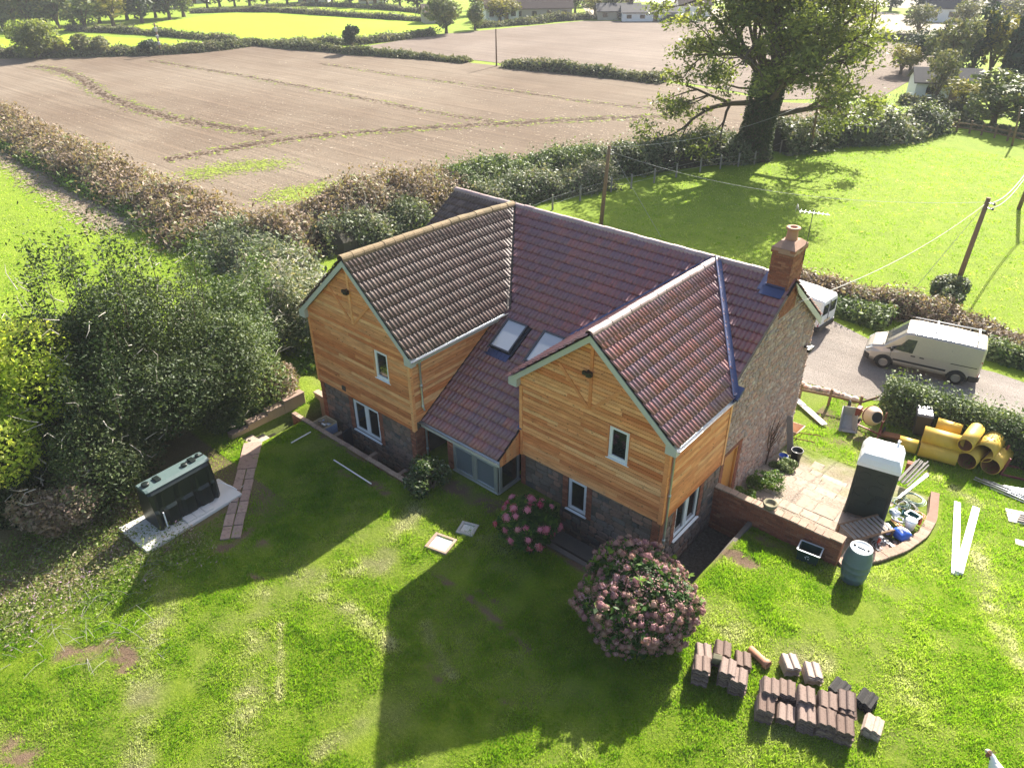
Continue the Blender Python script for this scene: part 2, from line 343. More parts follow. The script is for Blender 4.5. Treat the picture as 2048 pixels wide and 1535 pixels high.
# bare tractor lines across the stubble
def strip(name, px, w, z, mat, jag=.35):
    P = np.array(flat(px)); Q = []
    for a, b in zip(P[:-1], P[1:]):
        k = max(2, int(np.hypot(*(b-a))/1.5)); Q += [a+(b-a)*t/k for t in range(k)]
    Q = np.array(Q+[P[-1]]); T = np.gradient(Q, axis=0); T /= np.linalg.norm(T, axis=1)[:, None]; Nn = np.stack([-T[:, 1], T[:, 0]], 1)
    w0 = w/2*(1+jag*RNG.normal(size=len(Q))); w1 = w/2*(1+jag*RNG.normal(size=len(Q)))
    V = np.concatenate([np.c_[Q+Nn*w0[:, None], np.full(len(Q), z)], np.c_[Q-Nn*w1[:, None], np.full(len(Q), z)]]); k = len(Q)
    Fq = [(i+k, i+1+k, i+1, i) for i in range(k-1)]
    return tag(link(name, raw_mesh(name, V, np.array(Fq)), mat), kind='structure')
leafmat('clod', [(0, (.05, .032, .02)), (.4, (.12, .075, .048)), (.6, (.20, .15, .10)), (.75, (.16, .22, .03)), (1, (.30, .36, .06))], .15, .9, .1)
def clods(name, px, w, n, lab, size=.36):
    P = np.array(flat(px)); seg = np.hypot(*np.diff(P, axis=0).T); cum = np.r_[0, np.cumsum(seg)]; s_ = RNG.random(n)*cum[-1]
    c = np.stack([np.interp(s_, cum, P[:, 0]), np.interp(s_, cum, P[:, 1])], 1); T = np.stack([np.interp(s_+.5, cum, P[:, 0]), np.interp(s_+.5, cum, P[:, 1])], 1)-c; T /= np.linalg.norm(T, axis=1)[:, None]+1e-9
    side = RNG.random(n) < .5; off = np.where(RNG.random(n) < .55, np.where(side, .38, -.38)*w, 0)+RNG.normal(size=n)*.13*w+.35*fbm2(s_*.12, s_*0, 8)
    Q = np.c_[c+np.stack([-T[:, 1], T[:, 0]], 1)*off[:, None], -2.955+.04*RNG.random(n)]; V, Fq = leaf_quads(Q, size, 4); V[:, 2] = -2.955+.02*RNG.random(len(V)); r = np.clip(np.where(np.abs(off) > .27*w, .72, .22)+.2*RNG.normal(size=n), 0, 1)
    return tag(link(name, raw_mesh(name, V, Fq, False, np.repeat(r, 4)), MATS['clod']), lab, 'soil', kind='stuff')
for q, w, n, lab in (([(60, 133), (110, 138), (160, 155), (205, 190), (260, 212), (350, 240), (450, 255), (545, 272)], 2.6, 2400, 'churned double wheel track curving across the near stubble'), ([(300, 122), (480, 150), (700, 192), (860, 225), (1005, 248)], 1.6, 1100, 'churned wheel track through the middle of the stubble'), ([(640, 128), (900, 165), (1180, 205), (1400, 228)], 1.3, 700, 'faint wheel track furthest up the stubble'),
             ([(330, 322), (470, 295), (600, 275), (760, 262), (1000, 248), (1200, 238), (1420, 230)], 2.4, 2000, 'churned wheel track across the near end of the stubble')):
    clods('tractor_track', q, w, n, lab)
for q, n, lab in (([(380, 350), (440, 345)], 160, 'bright green regrowth patch left in the stubble corner'), ([(440, 335), (560, 330)], 260, 'bright green regrowth patch in the middle of the stubble corner'), ([(560, 395), (640, 385), (690, 372)], 700, 'bright green regrowth along the hedge in the stubble corner')):
    P = np.array(flat(q)); t_ = RNG.random(n*5)*(len(P)-1); k = t_.astype(int); c = P[k]+(P[np.minimum(k+1, len(P)-1)]-P[k])*(t_-k)[:, None]; Q = np.c_[c+RNG.normal(size=(n*5, 2))*1.1, np.full(n*5, -2.95)]; V, Fq = leaf_quads(Q, .22, 1.2); V[:, 2] = -2.95+.03*RNG.random(len(V)); tag(link('regrowth', raw_mesh('regrowth', V, Fq, False, np.repeat(np.clip(.9+.1*RNG.normal(size=n*5), 0, 1), 4)), MATS['clod']), lab, 'regrowth', kind='stuff')
n = 42000; x = RNG.uniform(-95, -12, n); y = RNG.uniform(14, 60, n); poly = np.array(flat(NEAR_H)); k = y > np.interp(x, poly[:, 0], poly[:, 1])+1.0; x, y = x[k], y[k]; n = len(x); k = RNG.random(n) < np.clip(1.3-.011*np.hypot(x-12, y+14), .1, 1)*np.clip(.5+.6*fbm2(x*.2, y*.2, 51), .1, 1); x, y = x[k], y[k]; V, Fq = leaf_quads(np.c_[x, y, np.full(len(x), -2.94)], .26, .3); V[:, 2] = -2.958+.012*RNG.random(len(V))
leafmat('straw', [(0, (.24, .17, .12)), (.5, (.33, .26, .19)), (1, (.45, .38, .30))], .3, .7, .3); tag(link('straw', raw_mesh('straw', V, Fq, False, np.repeat(RNG.random(len(x)), 4)), MATS['straw']), 'cut straw lying over the near stubble field', 'straw', kind='stuff')
P = np.array([G(*p)[:2] for p in [(-20, 285), (70, 345), (170, 405), (250, 455)]]); n = 9000; t_ = RNG.random(n)*3; k = t_.astype(int); c = P[k]+(P[k+1]-P[k])*(t_-k)[:, None]+RNG.normal(size=(n, 2))*.9; V, Fq = leaf_quads(np.c_[c, slope_z(c[:, 0], c[:, 1])+.02], .26, 1); V[:, 2] = slope_z(V[:, 0], V[:, 1])+.02+.05*RNG.random(len(V)); tag(link('dry_grass', raw_mesh('dry_grass', V, Fq, False, np.repeat(RNG.random(n), 4)), MATS['straw']), 'dry bleached grass strip along the hedge side of the meadow', 'grass', kind='stuff')
# stubble rows catch the light: short straws standing on the near stubble
# ---------------------------------------------------------------- drive
drive_m = field_mat('gravel', [(.3, (.19, .16, .14)), (.5, (.28, .245, .215)), (.7, (.36, .32, .29))], .2, .5, .8, .35, .7, 3)
sheet('driveway', flat([(1480, 560), (1640, 628), (1760, 690), (1990, 745), (2120, 790), (2120, 850), (1960, 815), (1740, 800), (1640, 772), (1540, 750), (1400, 640)]), -2.985, drive_m)
# ---------------------------------------------------------------- grass blades
def blades(name, n, region, h, w, keep, label, tone=None):
    x = RNG.uniform(region[0], region[1], n); y = RNG.uniform(region[2], region[3], n)
    k = keep(x, y); x, y = x[k], y[k]; n = len(x); z = gz(x, y)-.01
    th = RNG.random(n)*6.283; hh = h*(.5+RNG.random(n))*np.clip(1+.6*fbm2(x*2.6, y*2.6, 21)+.35*fbm2(x*7, y*7, 22), .68, 2.0); ww = w*(.6+.8*RNG.random(n))
    lean = RNG.normal(size=(n, 2))*.45*hh[:, None]+np.stack([.2*fbm2(x*1.1, y*1.1, 31), .2*fbm2(x*1.1, y*1.1, 32)], 1)*hh[:, None]
    B = np.stack([x, y, z], 1); dx = np.stack([np.cos(th)*ww, np.sin(th)*ww, 0*x], 1)
    T = B+np.stack([lean[:, 0], lean[:, 1], hh], 1)
    V = np.stack([B-dx, B+dx, T], 1).reshape(-1, 3); r = np.clip((tone(x, y) if tone else dry(x, y))*.9+.11*RNG.normal(size=n)+.13*fbm2(x*3.3, y*3.3, 23)+.12*fbm2(x*9, y*9, 24)+.08, 0, 1)
    print(name, n)
    o = link(name, raw_mesh(name, V, np.arange(3*n).reshape(n, 3), False, np.repeat(r, 3)), MATS['blade'])
    return tag(o, label, 'grass', kind='stuff')
leafmat('blade', [(0, (.13, .27, .008)), (.25, (.22, .37, .014)), (.5, (.34, .44, .06)), (.75, (.44, .49, .20)), (1, (.58, .58, .36))], .66, .5, .25, (1.1, 1.12, .85))
def not_built(x, y):
    ok = np.ones(len(x), bool)
    for x0, x1, y0, y1 in PITS: ok &= ~((x > x0-.12) & (x < x1+.12) & (y > y0-.12) & (y < y1+.12))
    ok &= ~((x > -8.6) & (x < 5.1) & (y > -1.1) & (y < 10))
    ok &= ~((x > 4.8) & (y > 3.3) & (y < 9.8) & (x < curve_x(y)+.3))
    ok &= ~((x > -7.45) & (x < -5.9) & (y > -9.6) & (y < -6.3))
    return ok
def in_reach(x, y):
    # lawn that the picture, or a view a step aside, takes in
    d = np.stack([x, y, np.full(len(x), -1.2)], 1)-CAM; f = d@AF; return (f > 2) & (np.abs(d@AR)/f < .80) & (-(d@AU)/f < .62)
def lawn_keep(x, y): return in_reach(x, y) & (RNG.random(len(x)) < np.clip(np.minimum(np.minimum(18-x, y+16.5)*.5, (x+9.5)*.8), 0, 1)) & not_built(x, y) & (RNG.random(len(x)) > bare(x, y)*1.05)
blades('lawn_grass', 1060000, (-9.5, 18, -16.5, 4.5), .055, .012, lawn_keep, 'mown garden grass covering the lawn around the house')
blades('yard_grass', 60000, (5, 15, 4.5, 14.5), .08, .013, lambda x, y: not_built(x, y) & (RNG.random(len(x)) > bare(x, y)*1.05), 'short grass of the yard beyond the patio')
blades('pasture_grass', 80000, (-16, 24, 22, 62), .05, .05, lambda x, y: (seg_d(x, y, [(-20, 30), (-14, 48)]) > 1.5), 'bright grazed grass of the paddock behind the drive', tone=lambda x, y: np.clip(.34+.12*fbm2(x*.3, y*.3, 41)+.1*fbm2(x*1.4, y*1.4, 42), 0, 1))
blades('meadow_grass', 70000, (-60, -13, -12, 9), .07, .045, lambda x, y: RNG.random(len(x)) < np.clip(1.4-.02*np.abs(x), 0, 1), 'long bright grass of the meadow left of the hedge', tone=lambda x, y: np.clip(.25+.15*fbm2(x*.3, y*.3, 43), 0, 1))
# ================================================================ the house
YM, ZM = 6.593, 5.0
XL, WL, ZEL, YLO, YLW, XL0, XL1 = -5.93, 2.83, 2.80, -1.55, -1.343, -8.47, -3.395
XR, WR, ZER, YRO, YRW, XR0, XR1 = 2.506, 2.80, 2.75, -.24, 0.0, 0.0, 5.0
ZPE, YPE = .272, -1.087
FLOOR = -2.45
MS = (ZM-ZPE)/(YM-YPE)
def zmain(y): return ZPE+MS*(y-YPE)
def yline(z): return YPE+(z-ZPE)/MS
def ridgeL(y): return np.interp(y, [YLO, 3.5, 5.0, YM], [5.34, 5.22, 5.14, ZM+.03])
def ridgeR(y): return np.interp(y, [YRO, YM], [5.08, ZM])
pieces('new_tile', [(0, (.20, .068, .072)), (.25, (.17, .064, .080)), (.5, (.235, .070, .066)), (.68, (.155, .064, .088)), (.85, (.275, .074, .062)), (1, (.195, .070, .076))], .46, None, 9, .5, .12, .9, .58)
pieces('old_tile', [(0, (.10, .064, .05)), (.4, (.135, .084, .066)), (.7, (.115, .08, .062)), (1, (.18, .12, .098))], .62, None, 24, .85, .5, .6)
pieces('ridge_new', [(0, (.30, .20, .185)), (.5, (.38, .28, .26)), (1, (.33, .22, .205))], .5, None, 12, .5, .2, .9)
pieces('ridge_old', [(0, (.20, .14, .075)), (.5, (.26, .19, .11)), (1, (.17, .13, .07))], .9, None, 16, .9, .6)
def larch_mat(name, stops):
    m, n, b, o = new_mat(name); r = rnd_out(n); c = ramp(n, r, stops); g = noise(n, 3.0, 6, .7, stretch=(1.0, 1.0, 16), rnd=r); big = noise(n, 1.1, 3, .6, rnd=r)
    c = mixc(n, .8, c, mixc(n, 1.0, c, ramp(n, g, [(.28, (.50, .40, .34)), (.5, (1, 1, 1)), (.72, (1.22, 1.25, 1.3))]), 'MULTIPLY')); c = mixc(n, .5, c, mixc(n, 1.0, c, ramp(n, big, [(.3, (.7, .62, .55)), (.6, (1.1, 1.1, 1.1))]), 'MULTIPLY'))
    tc = n.nodes.new('ShaderNodeTexCoord'); mp = N(n, 'ShaderNodeMapping'); mp.inputs['Scale'].default_value = (3.2, 3.2, 7); n.links.new(tc.outputs['Object'], mp.inputs[0]); vo = N(n, 'ShaderNodeTexVoronoi', Scale=1.0); n.links.new(mp.outputs[0], vo.inputs['Vector'])
    c = mixc(n, ramp(n, vo.outputs['Distance'], [(.07, (.85, .85, .85)), (.14, (0, 0, 0))]), c, (.13, .045, .018)); n.links.new(c, b.inputs['Base Color']); b.inputs['Roughness'].default_value = .6; b.inputs['Specular IOR Level'].default_value = .25; bump(n, b, g, .25, .008); MATS[name] = m; return m
larch_mat('larch', [(0, (.72, .28, .10)), (.2, (.82, .40, .165)), (.4, (.62, .20, .065)), (.6, (.84, .47, .215)), (.8, (.54, .16, .05)), (1, (.76, .34, .13))])
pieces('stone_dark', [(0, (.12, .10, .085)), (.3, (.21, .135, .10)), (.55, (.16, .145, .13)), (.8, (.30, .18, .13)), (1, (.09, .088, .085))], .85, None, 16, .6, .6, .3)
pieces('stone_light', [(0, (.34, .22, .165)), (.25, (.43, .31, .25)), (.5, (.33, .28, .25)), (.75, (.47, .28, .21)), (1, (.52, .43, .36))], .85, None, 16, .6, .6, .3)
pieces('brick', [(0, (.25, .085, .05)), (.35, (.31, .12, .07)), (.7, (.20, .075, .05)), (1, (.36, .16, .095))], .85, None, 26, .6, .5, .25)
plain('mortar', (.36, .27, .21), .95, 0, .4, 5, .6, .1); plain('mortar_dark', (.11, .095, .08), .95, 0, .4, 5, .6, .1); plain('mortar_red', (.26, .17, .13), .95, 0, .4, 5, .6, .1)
plain('barge', (.47, .47, .43), .45, 0, .06, 4, .03); plain('upvc', (.78, .79, .80), .35, 0, .04, 3, .0); plain('gutter', (.52, .54, .55), .35, .7, .15, 8, .03)
plain('lead', (.06, .075, .16), .38, .35, .35, 9, .2); plain('frame_dark', (.035, .04, .055), .4, .3, .2, 8, .03); plain('black_plastic', (.012, .012, .013), .4, 0, .2, 8, .05)
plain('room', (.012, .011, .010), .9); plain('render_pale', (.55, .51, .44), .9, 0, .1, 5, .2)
def glass_mat(name, col, rough=.03, spec=1.0):
    m, n, b, o = new_mat(name); b.inputs['Base Color'].default_value = (*col, 1); b.inputs['Roughness'].default_value = rough
    b.inputs['Specular IOR Level'].default_value = spec; b.inputs['Coat Weight'].default_value = .3; b.inputs['Coat Roughness'].default_value = .02
    bump(n, b, noise(n, 1.1, 2), .02, .02); MATS[name] = m; return m
glass_mat('glass', (.012, .014, .016)); glass_mat('glass_sky', (.36, .38, .42), .08); glass_mat('glass_grey', (.10, .125, .15), .06)  # glass_sky holds the pale sky reflection of the skylights in its base colour
house = empty('house', (-1.7, 4.0, FLOOR), 0, 'timber clad stone house with two front gables and red tiled roof', 'house')
HB = lambda mb, name, mat, parent=house, **k: mb.build(name, MATS[mat], parent, **k)
# ------------------------------------------------ tiles
TW, TG = .30, .345
def tile_mesh(name):
    prof = [(0, .004), (.02, .030), (.045, .038), (.07, .030), (.09, .006), (.15, .004), (.17, .030), (.195, .038), (.22, .030), (.24, .006), (.3, .004)]
    V = []; k = len(prof)
    for dy, dz in ((0, .016), (0, .046), (.40, -.006)): V += [(x, dy, h+dz) for x, h in prof]
    Fs = [(i, i+1, k+i+1, k+i) for i in range(k-1)]+[(k+i, k+i+1, 2*k+i+1, 2*k+i) for i in range(k-1)]
    me = bpy.data.meshes.new(name); me.from_pydata(V, [], Fs); me.polygons.foreach_set('use_smooth', [False]*(k-1)+[True]*(k-1)); me.update(); return me
TM_new, TM_old = tile_mesh('roof_tile'), tile_mesh('roof_tile_old')
TM_new.materials.append(MATS['new_tile']); TM_old.materials.append(MATS['old_tile'])
tvn = np.array([v.co[:] for v in TM_new.vertices]); tfn = np.array([p.vertices[:] for p in TM_new.polygons])
_b = [q for q in MATS['new_tile'].node_tree.nodes if q.type == 'BSDF_PRINCIPLED'][0]; _b.inputs['Coat Weight'].default_value = .55; _b.inputs['Coat Roughness'].default_value = .5
def frame(P, e, s, jit=.004):
    e = np.asarray(e, float); s = np.asarray(s, float); n = np.cross(e, s); n /= np.linalg.norm(n)
    P = np.asarray(P)+n*(.012+abs(random.gauss(0, jit)))
    a = random.gauss(0, .006); e2 = e*math.cos(a)+s*math.sin(a); s2 = np.cross(n, e2)
    M = np.eye(4); M[:3, 0] = e2; M[:3, 1] = s2; M[:3, 2] = n; M[:3, 3] = P; return M
def lay(P, nu, nv, keep, e, Lmax=99):
    """courses of tiles; keep returns 0 skip, 1 whole, or a cut plane"""
    out = []
    for j in range(nv):
        for i in range(nu):
            u, v = i*TW, min(j*TG, Lmax-.38); p = P(u, v); s = P(u, v+TG)-p; s /= np.linalg.norm(s)
            c = P(u+TW/2, v+TG/2); k = keep(c, [P(u+a, v+b) for a in (0, TW) for b in (0, TG)])
            if isinstance(k, tuple) or k == 1: out.append((frame(p, e, s), k))
    return out
all_tiles = []   # (matrix, cut, roof part, old?)
# wing slopes ---------------------------------------------------
def wing(xc, w, ze, yo, ridge, side, old, part):
    L = math.hypot(w, 5.1-ze)
    def P(u, v):
        y = yo+u if side > 0 else YM+.2-u
        t = v/L; return np.array([xc+side*w*(1-t), y, ze+(ridge(y)-ze)*t])
    yv = yline(ze); pl_p = np.array([xc+side*w, yv, 0]); pl_d = np.array([xc-(xc+side*w), YM-yv, 0]); nrm = np.array([pl_d[1], -pl_d[0], 0.]); nrm /= np.linalg.norm(nrm)
    if nrm[1] < 0: nrm = -nrm       # points to the main roof
    def keep(c, cs):
        ds = [np.dot(q-pl_p, nrm) for q in cs]
        if side > 0 and max(q[1] for q in cs) > YM+.3: return 0
        if min(ds) > -.02: return 0
        if max(ds) < .0: return 1
        return (pl_p, nrm)
    n = int((YM+.2-yo)/TW)+1; nv = int(L/TG)+1
    for M, k in lay(P, n, int((L-.38)/TG)+2, keep, (0, side, 0), L): all_tiles.append((M, k, part, old))
    return P, L
def wing_sheet(xc, w, ze, yo, ridge, name, mat):
    b = MB(); ys = np.linspace(yo+.01, YM, 9)
    for side in (-1, 1):
        V = []
        for y in ys: V += [(xc+side*w*.995, y, ze-.03), (xc, y, ridge(y)-.03)]
        # stop at the valley
        yv = yline(ze); V2 = []
        for y in ys:
            V2 += [(xc+side*w*.995, min(y, yv+.02), ze-.03), (xc, y, ridge(y)-.03)]
        b.add(V2, [(2*i, 2*i+1, 2*i+3, 2*i+2) for i in range(len(ys)-1)])
        b.add([(x, y, z-.05) for x, y, z in V2], [(2*i, 2*i+1, 2*i+3, 2*i+2) for i in range(len(ys)-1)])
    return HB(b, name, mat, fix=False)
plain('felt', (.03, .025, .024), .9)
roofL = wing_sheet(XL, WL, ZEL, YLO, ridgeL, 'wing_roof', 'felt'); roofL['label'] = 'old mossy brown tiled roof of the left gable'
roofR = wing_sheet(XR, WR, ZER, YRO, ridgeR, 'wing_roof', 'felt'); roofR['label'] = 'new red brown tiled roof of the right gable'
for sd in (1, -1):
    wing(XL, WL, ZEL, YLO, ridgeL, sd, True, roofL); wing(XR, WR, ZER, YRO, ridgeR, sd, False, roofR)
# main slope ----------------------------------------------------
XM0, XM1, YRE, ZRE = -9.0, 5.14, 9.78, 2.62
b = MB()
y_lo = 2.95
b.add([(XM0, y_lo, zmain(y_lo)-.03), (XM1, y_lo, zmain(y_lo)-.03), (XM1, YM, ZM-.03), (XM0, YM, ZM-.03), (XM0, YRE, ZRE-.03), (XM1, YRE, ZRE-.03)], [(0, 1, 2, 3), (3, 2, 5, 4)])
b.add([(XL1, YPE, ZPE-.03), (XR0+.03, YPE, ZPE-.03), (XR0+.03, y_lo, zmain(y_lo)-.03), (XL1, y_lo, zmain(y_lo)-.03)], [(0, 1, 2, 3)])
roofM = HB(b, 'main_roof', 'felt', fix=False)
def main_region():
    sl = math.hypot(1, MS)
    def P(u, v): y = YPE-.02+v/sl; return np.array([XM0+u, y, zmain(y)])
    vs = []
    for xc, w, ze in ((XL, WL, ZEL), (XR, WR, ZER)):
        for side in (-1, 1):
            yv = yline(ze); p = np.array([xc+side*w, yv, 0]); d = np.array([-side*w, YM-yv, 0]); n = np.array([d[1], -d[0], 0]); n /= np.linalg.norm(n)
            if n[0]*side < 0: n = -n       # points away from the wing
            vs.append((xc, side, p, -n, yv))
    def keep(c, cs):
        x0, x1 = min(q[0] for q in cs), max(q[0] for q in cs); y0, y1 = min(q[1] for q in cs), max(q[1] for q in cs)
        if c[1] > YM+.05: return 0
        if c[1] < 2.98 and not (XL1-.1 < c[0] < XR0+.1): 
            return 0
        if c[0] > XM1-.05: return 0
        if c[1] < 2.98:
            if x0 < XL1: return (np.array([XL1+.01, 0, 0]), np.array([-1., 0, 0]))
            if x1 > XR0+.05: return (np.array([XR0+.05, 0, 0]), np.array([1., 0, 0]))
            return 1
        for xc, side, p, n, yv in vs:
            if (c[0]-xc)*side < -.0: continue
            if (c[0]-xc)*side > 2.95: continue
            ds = [np.dot(q-p, n) for q in cs]
            if min(ds) > 0: return 0
            if max(ds) > 0: return (p, n)
        return 1
    def keep2(c, cs):
        for xc, w in ((XL, WL), (XR, WR)):
            ze = ZEL if xc == XL else ZER
            lim = w*(1-(c[1]-yline(ze))/(YM-yline(ze))) if c[1] > yline(ze) else w
            if abs(c[0]-xc) < lim-.35 : return 0
        if zmain(c[1]) < 2.7 and c[0] > XR0+.2: return 0
        return keep(c, cs)
    for M, k in lay(P, int((XM1-XM0)/TW)+1, int(((YM-YPE+.02)*sl-.38)/TG)+2, keep2, (1, 0, 0), (YM-YPE+.02)*sl):
        old = M[0, 3] < XL-.2 and M[1, 3] > 3
        all_tiles.append((M, k, roofM, old))
    slr = math.hypot(YRE-YM, ZM-ZRE); 
    def Pr(u, v): t = v/slr; return np.array([XM1-u, YRE+(YM-YRE)*t, ZRE+(ZM-ZRE)*t])
    for M, k in lay(Pr, int((XM1-XM0)/TW), int((slr-.38)/TG)+2, lambda c, cs: 1, (-1, 0, 0), slr): all_tiles.append((M, k, roofM, False))
main_region()
SKY = [(-2.80, -1.93, 1.72, 2.72), (-1.27, -.42, 1.70, 2.77)]
def over_sky(M):
    c = M[:3, 3]+M[:3, 0]*.15+M[:3, 1]*.17
    return any(x0-.02 < c[0] < x1+.02 and y0-.12 < c[1] < y1+.05 for x0, x1, y0, y1 in SKY)
all_tiles = [t for t in all_tiles if not (t[2] is roofM and over_sky(t[0]))]
def score(t):
    M, k, part, old = t
    if isinstance(k, tuple): return -1
    c = M[:3, 3]; d = CAM-c; L = np.linalg.norm(d); return np.dot(M[:3, 2], d/L)/L**2
order = sorted(range(len(all_tiles)), key=lambda i: -score(all_tiles[i])); single = set(order[:300])
hl = Vector(house.location)
joined = {}
for i, (M, k, part, old) in enumerate(all_tiles):
    if i in single:
        o = link('roof_tile', TM_old if old else TM_new, None, part)
        o.matrix_local = Matrix.Translation(-hl) @ Matrix(M.tolist())
    else: joined.setdefault((part, old, isinstance(k, tuple)), []).append((M, k))
for (part, old, cut), lst in joined.items():
    if not cut:
        V = np.concatenate([tvn @ M[:3, :3].T+M[:3, 3] for M, k in lst])-np.array(hl); Fq = np.concatenate([tfn+i*len(tvn) for i in range(len(lst))])
        me = raw_mesh('roof_tiles', V, Fq, False, np.repeat(RNG.random(len(lst)), len(tvn)))
    else:
        bm = bmesh.new(); lay_r = bm.verts.layers.float.new('rnd')
        groups = {}
        for M, k in lst: groups.setdefault(tuple(np.round(np.r_[k[0], k[1]], 3)), []).append(M)
        for key, Ms in groups.items():
            b2 = bmesh.new(); l2 = b2.verts.layers.float.new('rnd')
            for M in Ms:
                r = random.random(); vs = [b2.verts.new(tuple(q)) for q in tvn @ M[:3, :3].T+M[:3, 3]]
                for v in vs: v[l2] = r
                for f in tfn: b2.faces.new([vs[a] for a in f])
            bmesh.ops.bisect_plane(b2, geom=b2.verts[:]+b2.edges[:]+b2.faces[:], plane_co=key[:3], plane_no=key[3:], clear_outer=True)
            mt = bpy.data.meshes.new('t'); b2.to_mesh(mt); b2.free(); bm.from_mesh(mt); bpy.data.meshes.remove(mt)
        for v in bm.verts: v.co -= hl
        me = bpy.data.meshes.new('roof_tiles'); bm.to_mesh(me); bm.free()
    tag(link('roof_tiles', me, MATS['old_tile' if old else 'new_tile'], part), kind='stuff')
# ridge tiles ---------------------------------------------------
def ridge_run(p, q, part, mat, r=.125, L=.45, zf=None):
    p, q = np.asarray(p, float), np.asarray(q, float); n = max(1, int(round(np.linalg.norm(q-p)/L)))
    for i in range(n):
        a = p+(q-p)*i/n; c = p+(q-p)*(i+1)/n
        if zf: a[2] = zf(a[1]); c[2] = zf(c[1])
        d = (c-a)/np.linalg.norm(c-a); sd = np.cross(d, (0, 0, 1)); sd /= np.linalg.norm(sd); up = np.cross(sd, d)
        b = MB(); V = []; e = random.gauss(0, .006)
        for t, rr in ((0, r*1.03), (.975, r*1.0)):
            for k in range(9): th = math.pi*(k/8)*1.12-.06*math.pi; V.append(a+(c-a)*t+sd*math.cos(th)*rr+up*(math.sin(th)*rr*.95+.0+e))
        V2 = [v-up*.022 for v in V]
        b.add(V, [(k, k+1, k+10, k+9) for k in range(8)]); b.add(V2, [(k, k+9, k+10, k+1) for k in range(8)])
        n0 = 0; b.f += [(k, k+18, k+19, k+1) for k in range(8)]+[(k+9, k+10, k+28, k+27) for k in range(8)]; b.sm += [False]*16
        HB(b, 'ridge_tile', mat, part, fix=False)
ridge_run((XM0, YM, ZM-.01), (XM1-.12, YM, ZM-.01), roofM, 'ridge_new')
ridge_run((XL, YLO-.03, 5.3), (XL, YM-.05, ZM), roofL, 'ridge_old', .15, .42, lambda y: float(ridgeL(y))-.01)
ridge_run((XR, YRO-.03, 5.1), (XR, YM-.05, ZM), roofR, 'ridge_new', .125, .45, lambda y: float(ridgeR(y))-.01)
# bargeboards, fascias, gutters ---------------------------------
def barge(xc, w, ze, zr, y, part_label):
    for sd in (-1, 1):
        b = MB(); th = .20; x1 = xc+sd*(w-.01)
        b.prism([(xc, y, zr-.05), (x1, y, ze-.05), (x1, y, ze-.05-th), (xc, y, zr-.05-th)], (0, .035, 0))
        HB(b, 'bargeboard', 'barge')
        b = MB(); b.prism([(x1+sd*.02, y+.004, ze-.03), (x1+sd*.02, y+.004, ze-.27), (x1-sd*.30, y+.004, ze-.27), (x1-sd*.30, y+.004, ze+.18)], (0, .20, 0)); HB(b, 'eaves_box', 'barge')
        # soffit
        b = MB(); b.prism([(xc, y+.036, zr-.10), (x1, y+.036, ze-.10), (x1, y+.036, ze-.125), (xc, y+.036, zr-.125)], (0, .17, 0)); HB(b, 'soffit', 'barge')
barge(XL, WL, ZEL, 5.34, YLO, ''); barge(XR, WR, ZER, 5.08, YRO, '')
def gutter(p, q, out, name='gutter'):
    p, q, out = np.asarray(p, float), np.asarray(q, float), np.asarray(out, float); b = MB(); V = []; n = 7
    for c in (p, q):
        for k in range(n): th = math.pi*k/(n-1); V.append(c+out*(.055+.055*math.cos(th))-np.array([0, 0, .055*math.sin(th)]))
    b.add(V, [(k, k+1, k+1+n, k+n) for k in range(n-1)], smooth=True)
    b.add([v+np.array([0, 0, .006])+out*0 for v in V], [(k, k+n, k+1+n, k+1) for k in range(n-1)])
    b.bar(p+out*.112, q+out*.112, .012, .016); HB(b, name, 'gutter', fix=False)
yvL = yline(ZEL); yvR = yline(ZER)
gutter((XL+WL+.0, YLO, ZEL-.03), (XL+WL, yvL-.02, ZEL-.03), (1, 0, 0)); gutter((XR+WR, YRO, ZER-.03), (XR+WR, yvR+.15, ZER-.03), (1, 0, 0))
gutter((XL1+.0, YPE-.01, ZPE-.03), (XR0+.06, YPE-.01, ZPE-.03), (0, -1, 0))
for a, c, z, sx in (((XL+WL-.03, YLO+.05), (XL+WL-.03, yvL-.05), ZEL, 1), ((XR+WR-.03, YRO+.05), (XR+WR-.03, yvR+.1), ZER, 1)):
    b = MB(); b.box((a[0]-.02, a[1], z-.24), (a[0], c[1], z-.04)); b.box((a[0]-.28, a[1]+.2, z-.235), (a[0]-.021, c[1], z-.215)); HB(b, 'fascia', 'barge')
b = MB(); b.box((XL1+.002, YPE+.003, ZPE-.26), (XR0+.04, YPE+.03, ZPE-.04)); HB(b, 'fascia', 'barge')
def downpipe(pts, r=.036):
    b = MB(); b.tube(pts, r, 10)
    for p in pts[1:-1]: b.tube([np.array(p)-(0, 0, .05), np.array(p)+(0, 0, .05)], r*1.35, 10)
    HB(b, 'downpipe', 'gutter', fix=False)
downpipe([(XL+WL+.05, YLO+.42, ZEL-.10), (XL1+.11, YLO+.52, ZEL-.38), (XL1+.11, YLO+.52, 1.6), (XL1+.11, YLO+.52, .82), (XL1+.2, YLO+.5, .70)])
downpipe([(XR+WR+.05, YRO+.30, ZER-.08), (XR1+.11, YRO+.36, ZER-.36), (XR1+.11, YRO+.36, .9), (XR1+.11, YRO+.36, -.7), (XR1+.11, YRO+.36, FLOOR)])
downpipe([(XL1+.12, YPE-.06, ZPE-.08), (XL1+.10, YPE+.12, ZPE-.3), (XL1+.10, YPE+.12, -.9), (XL1+.10, YPE+.12, -1.3)])
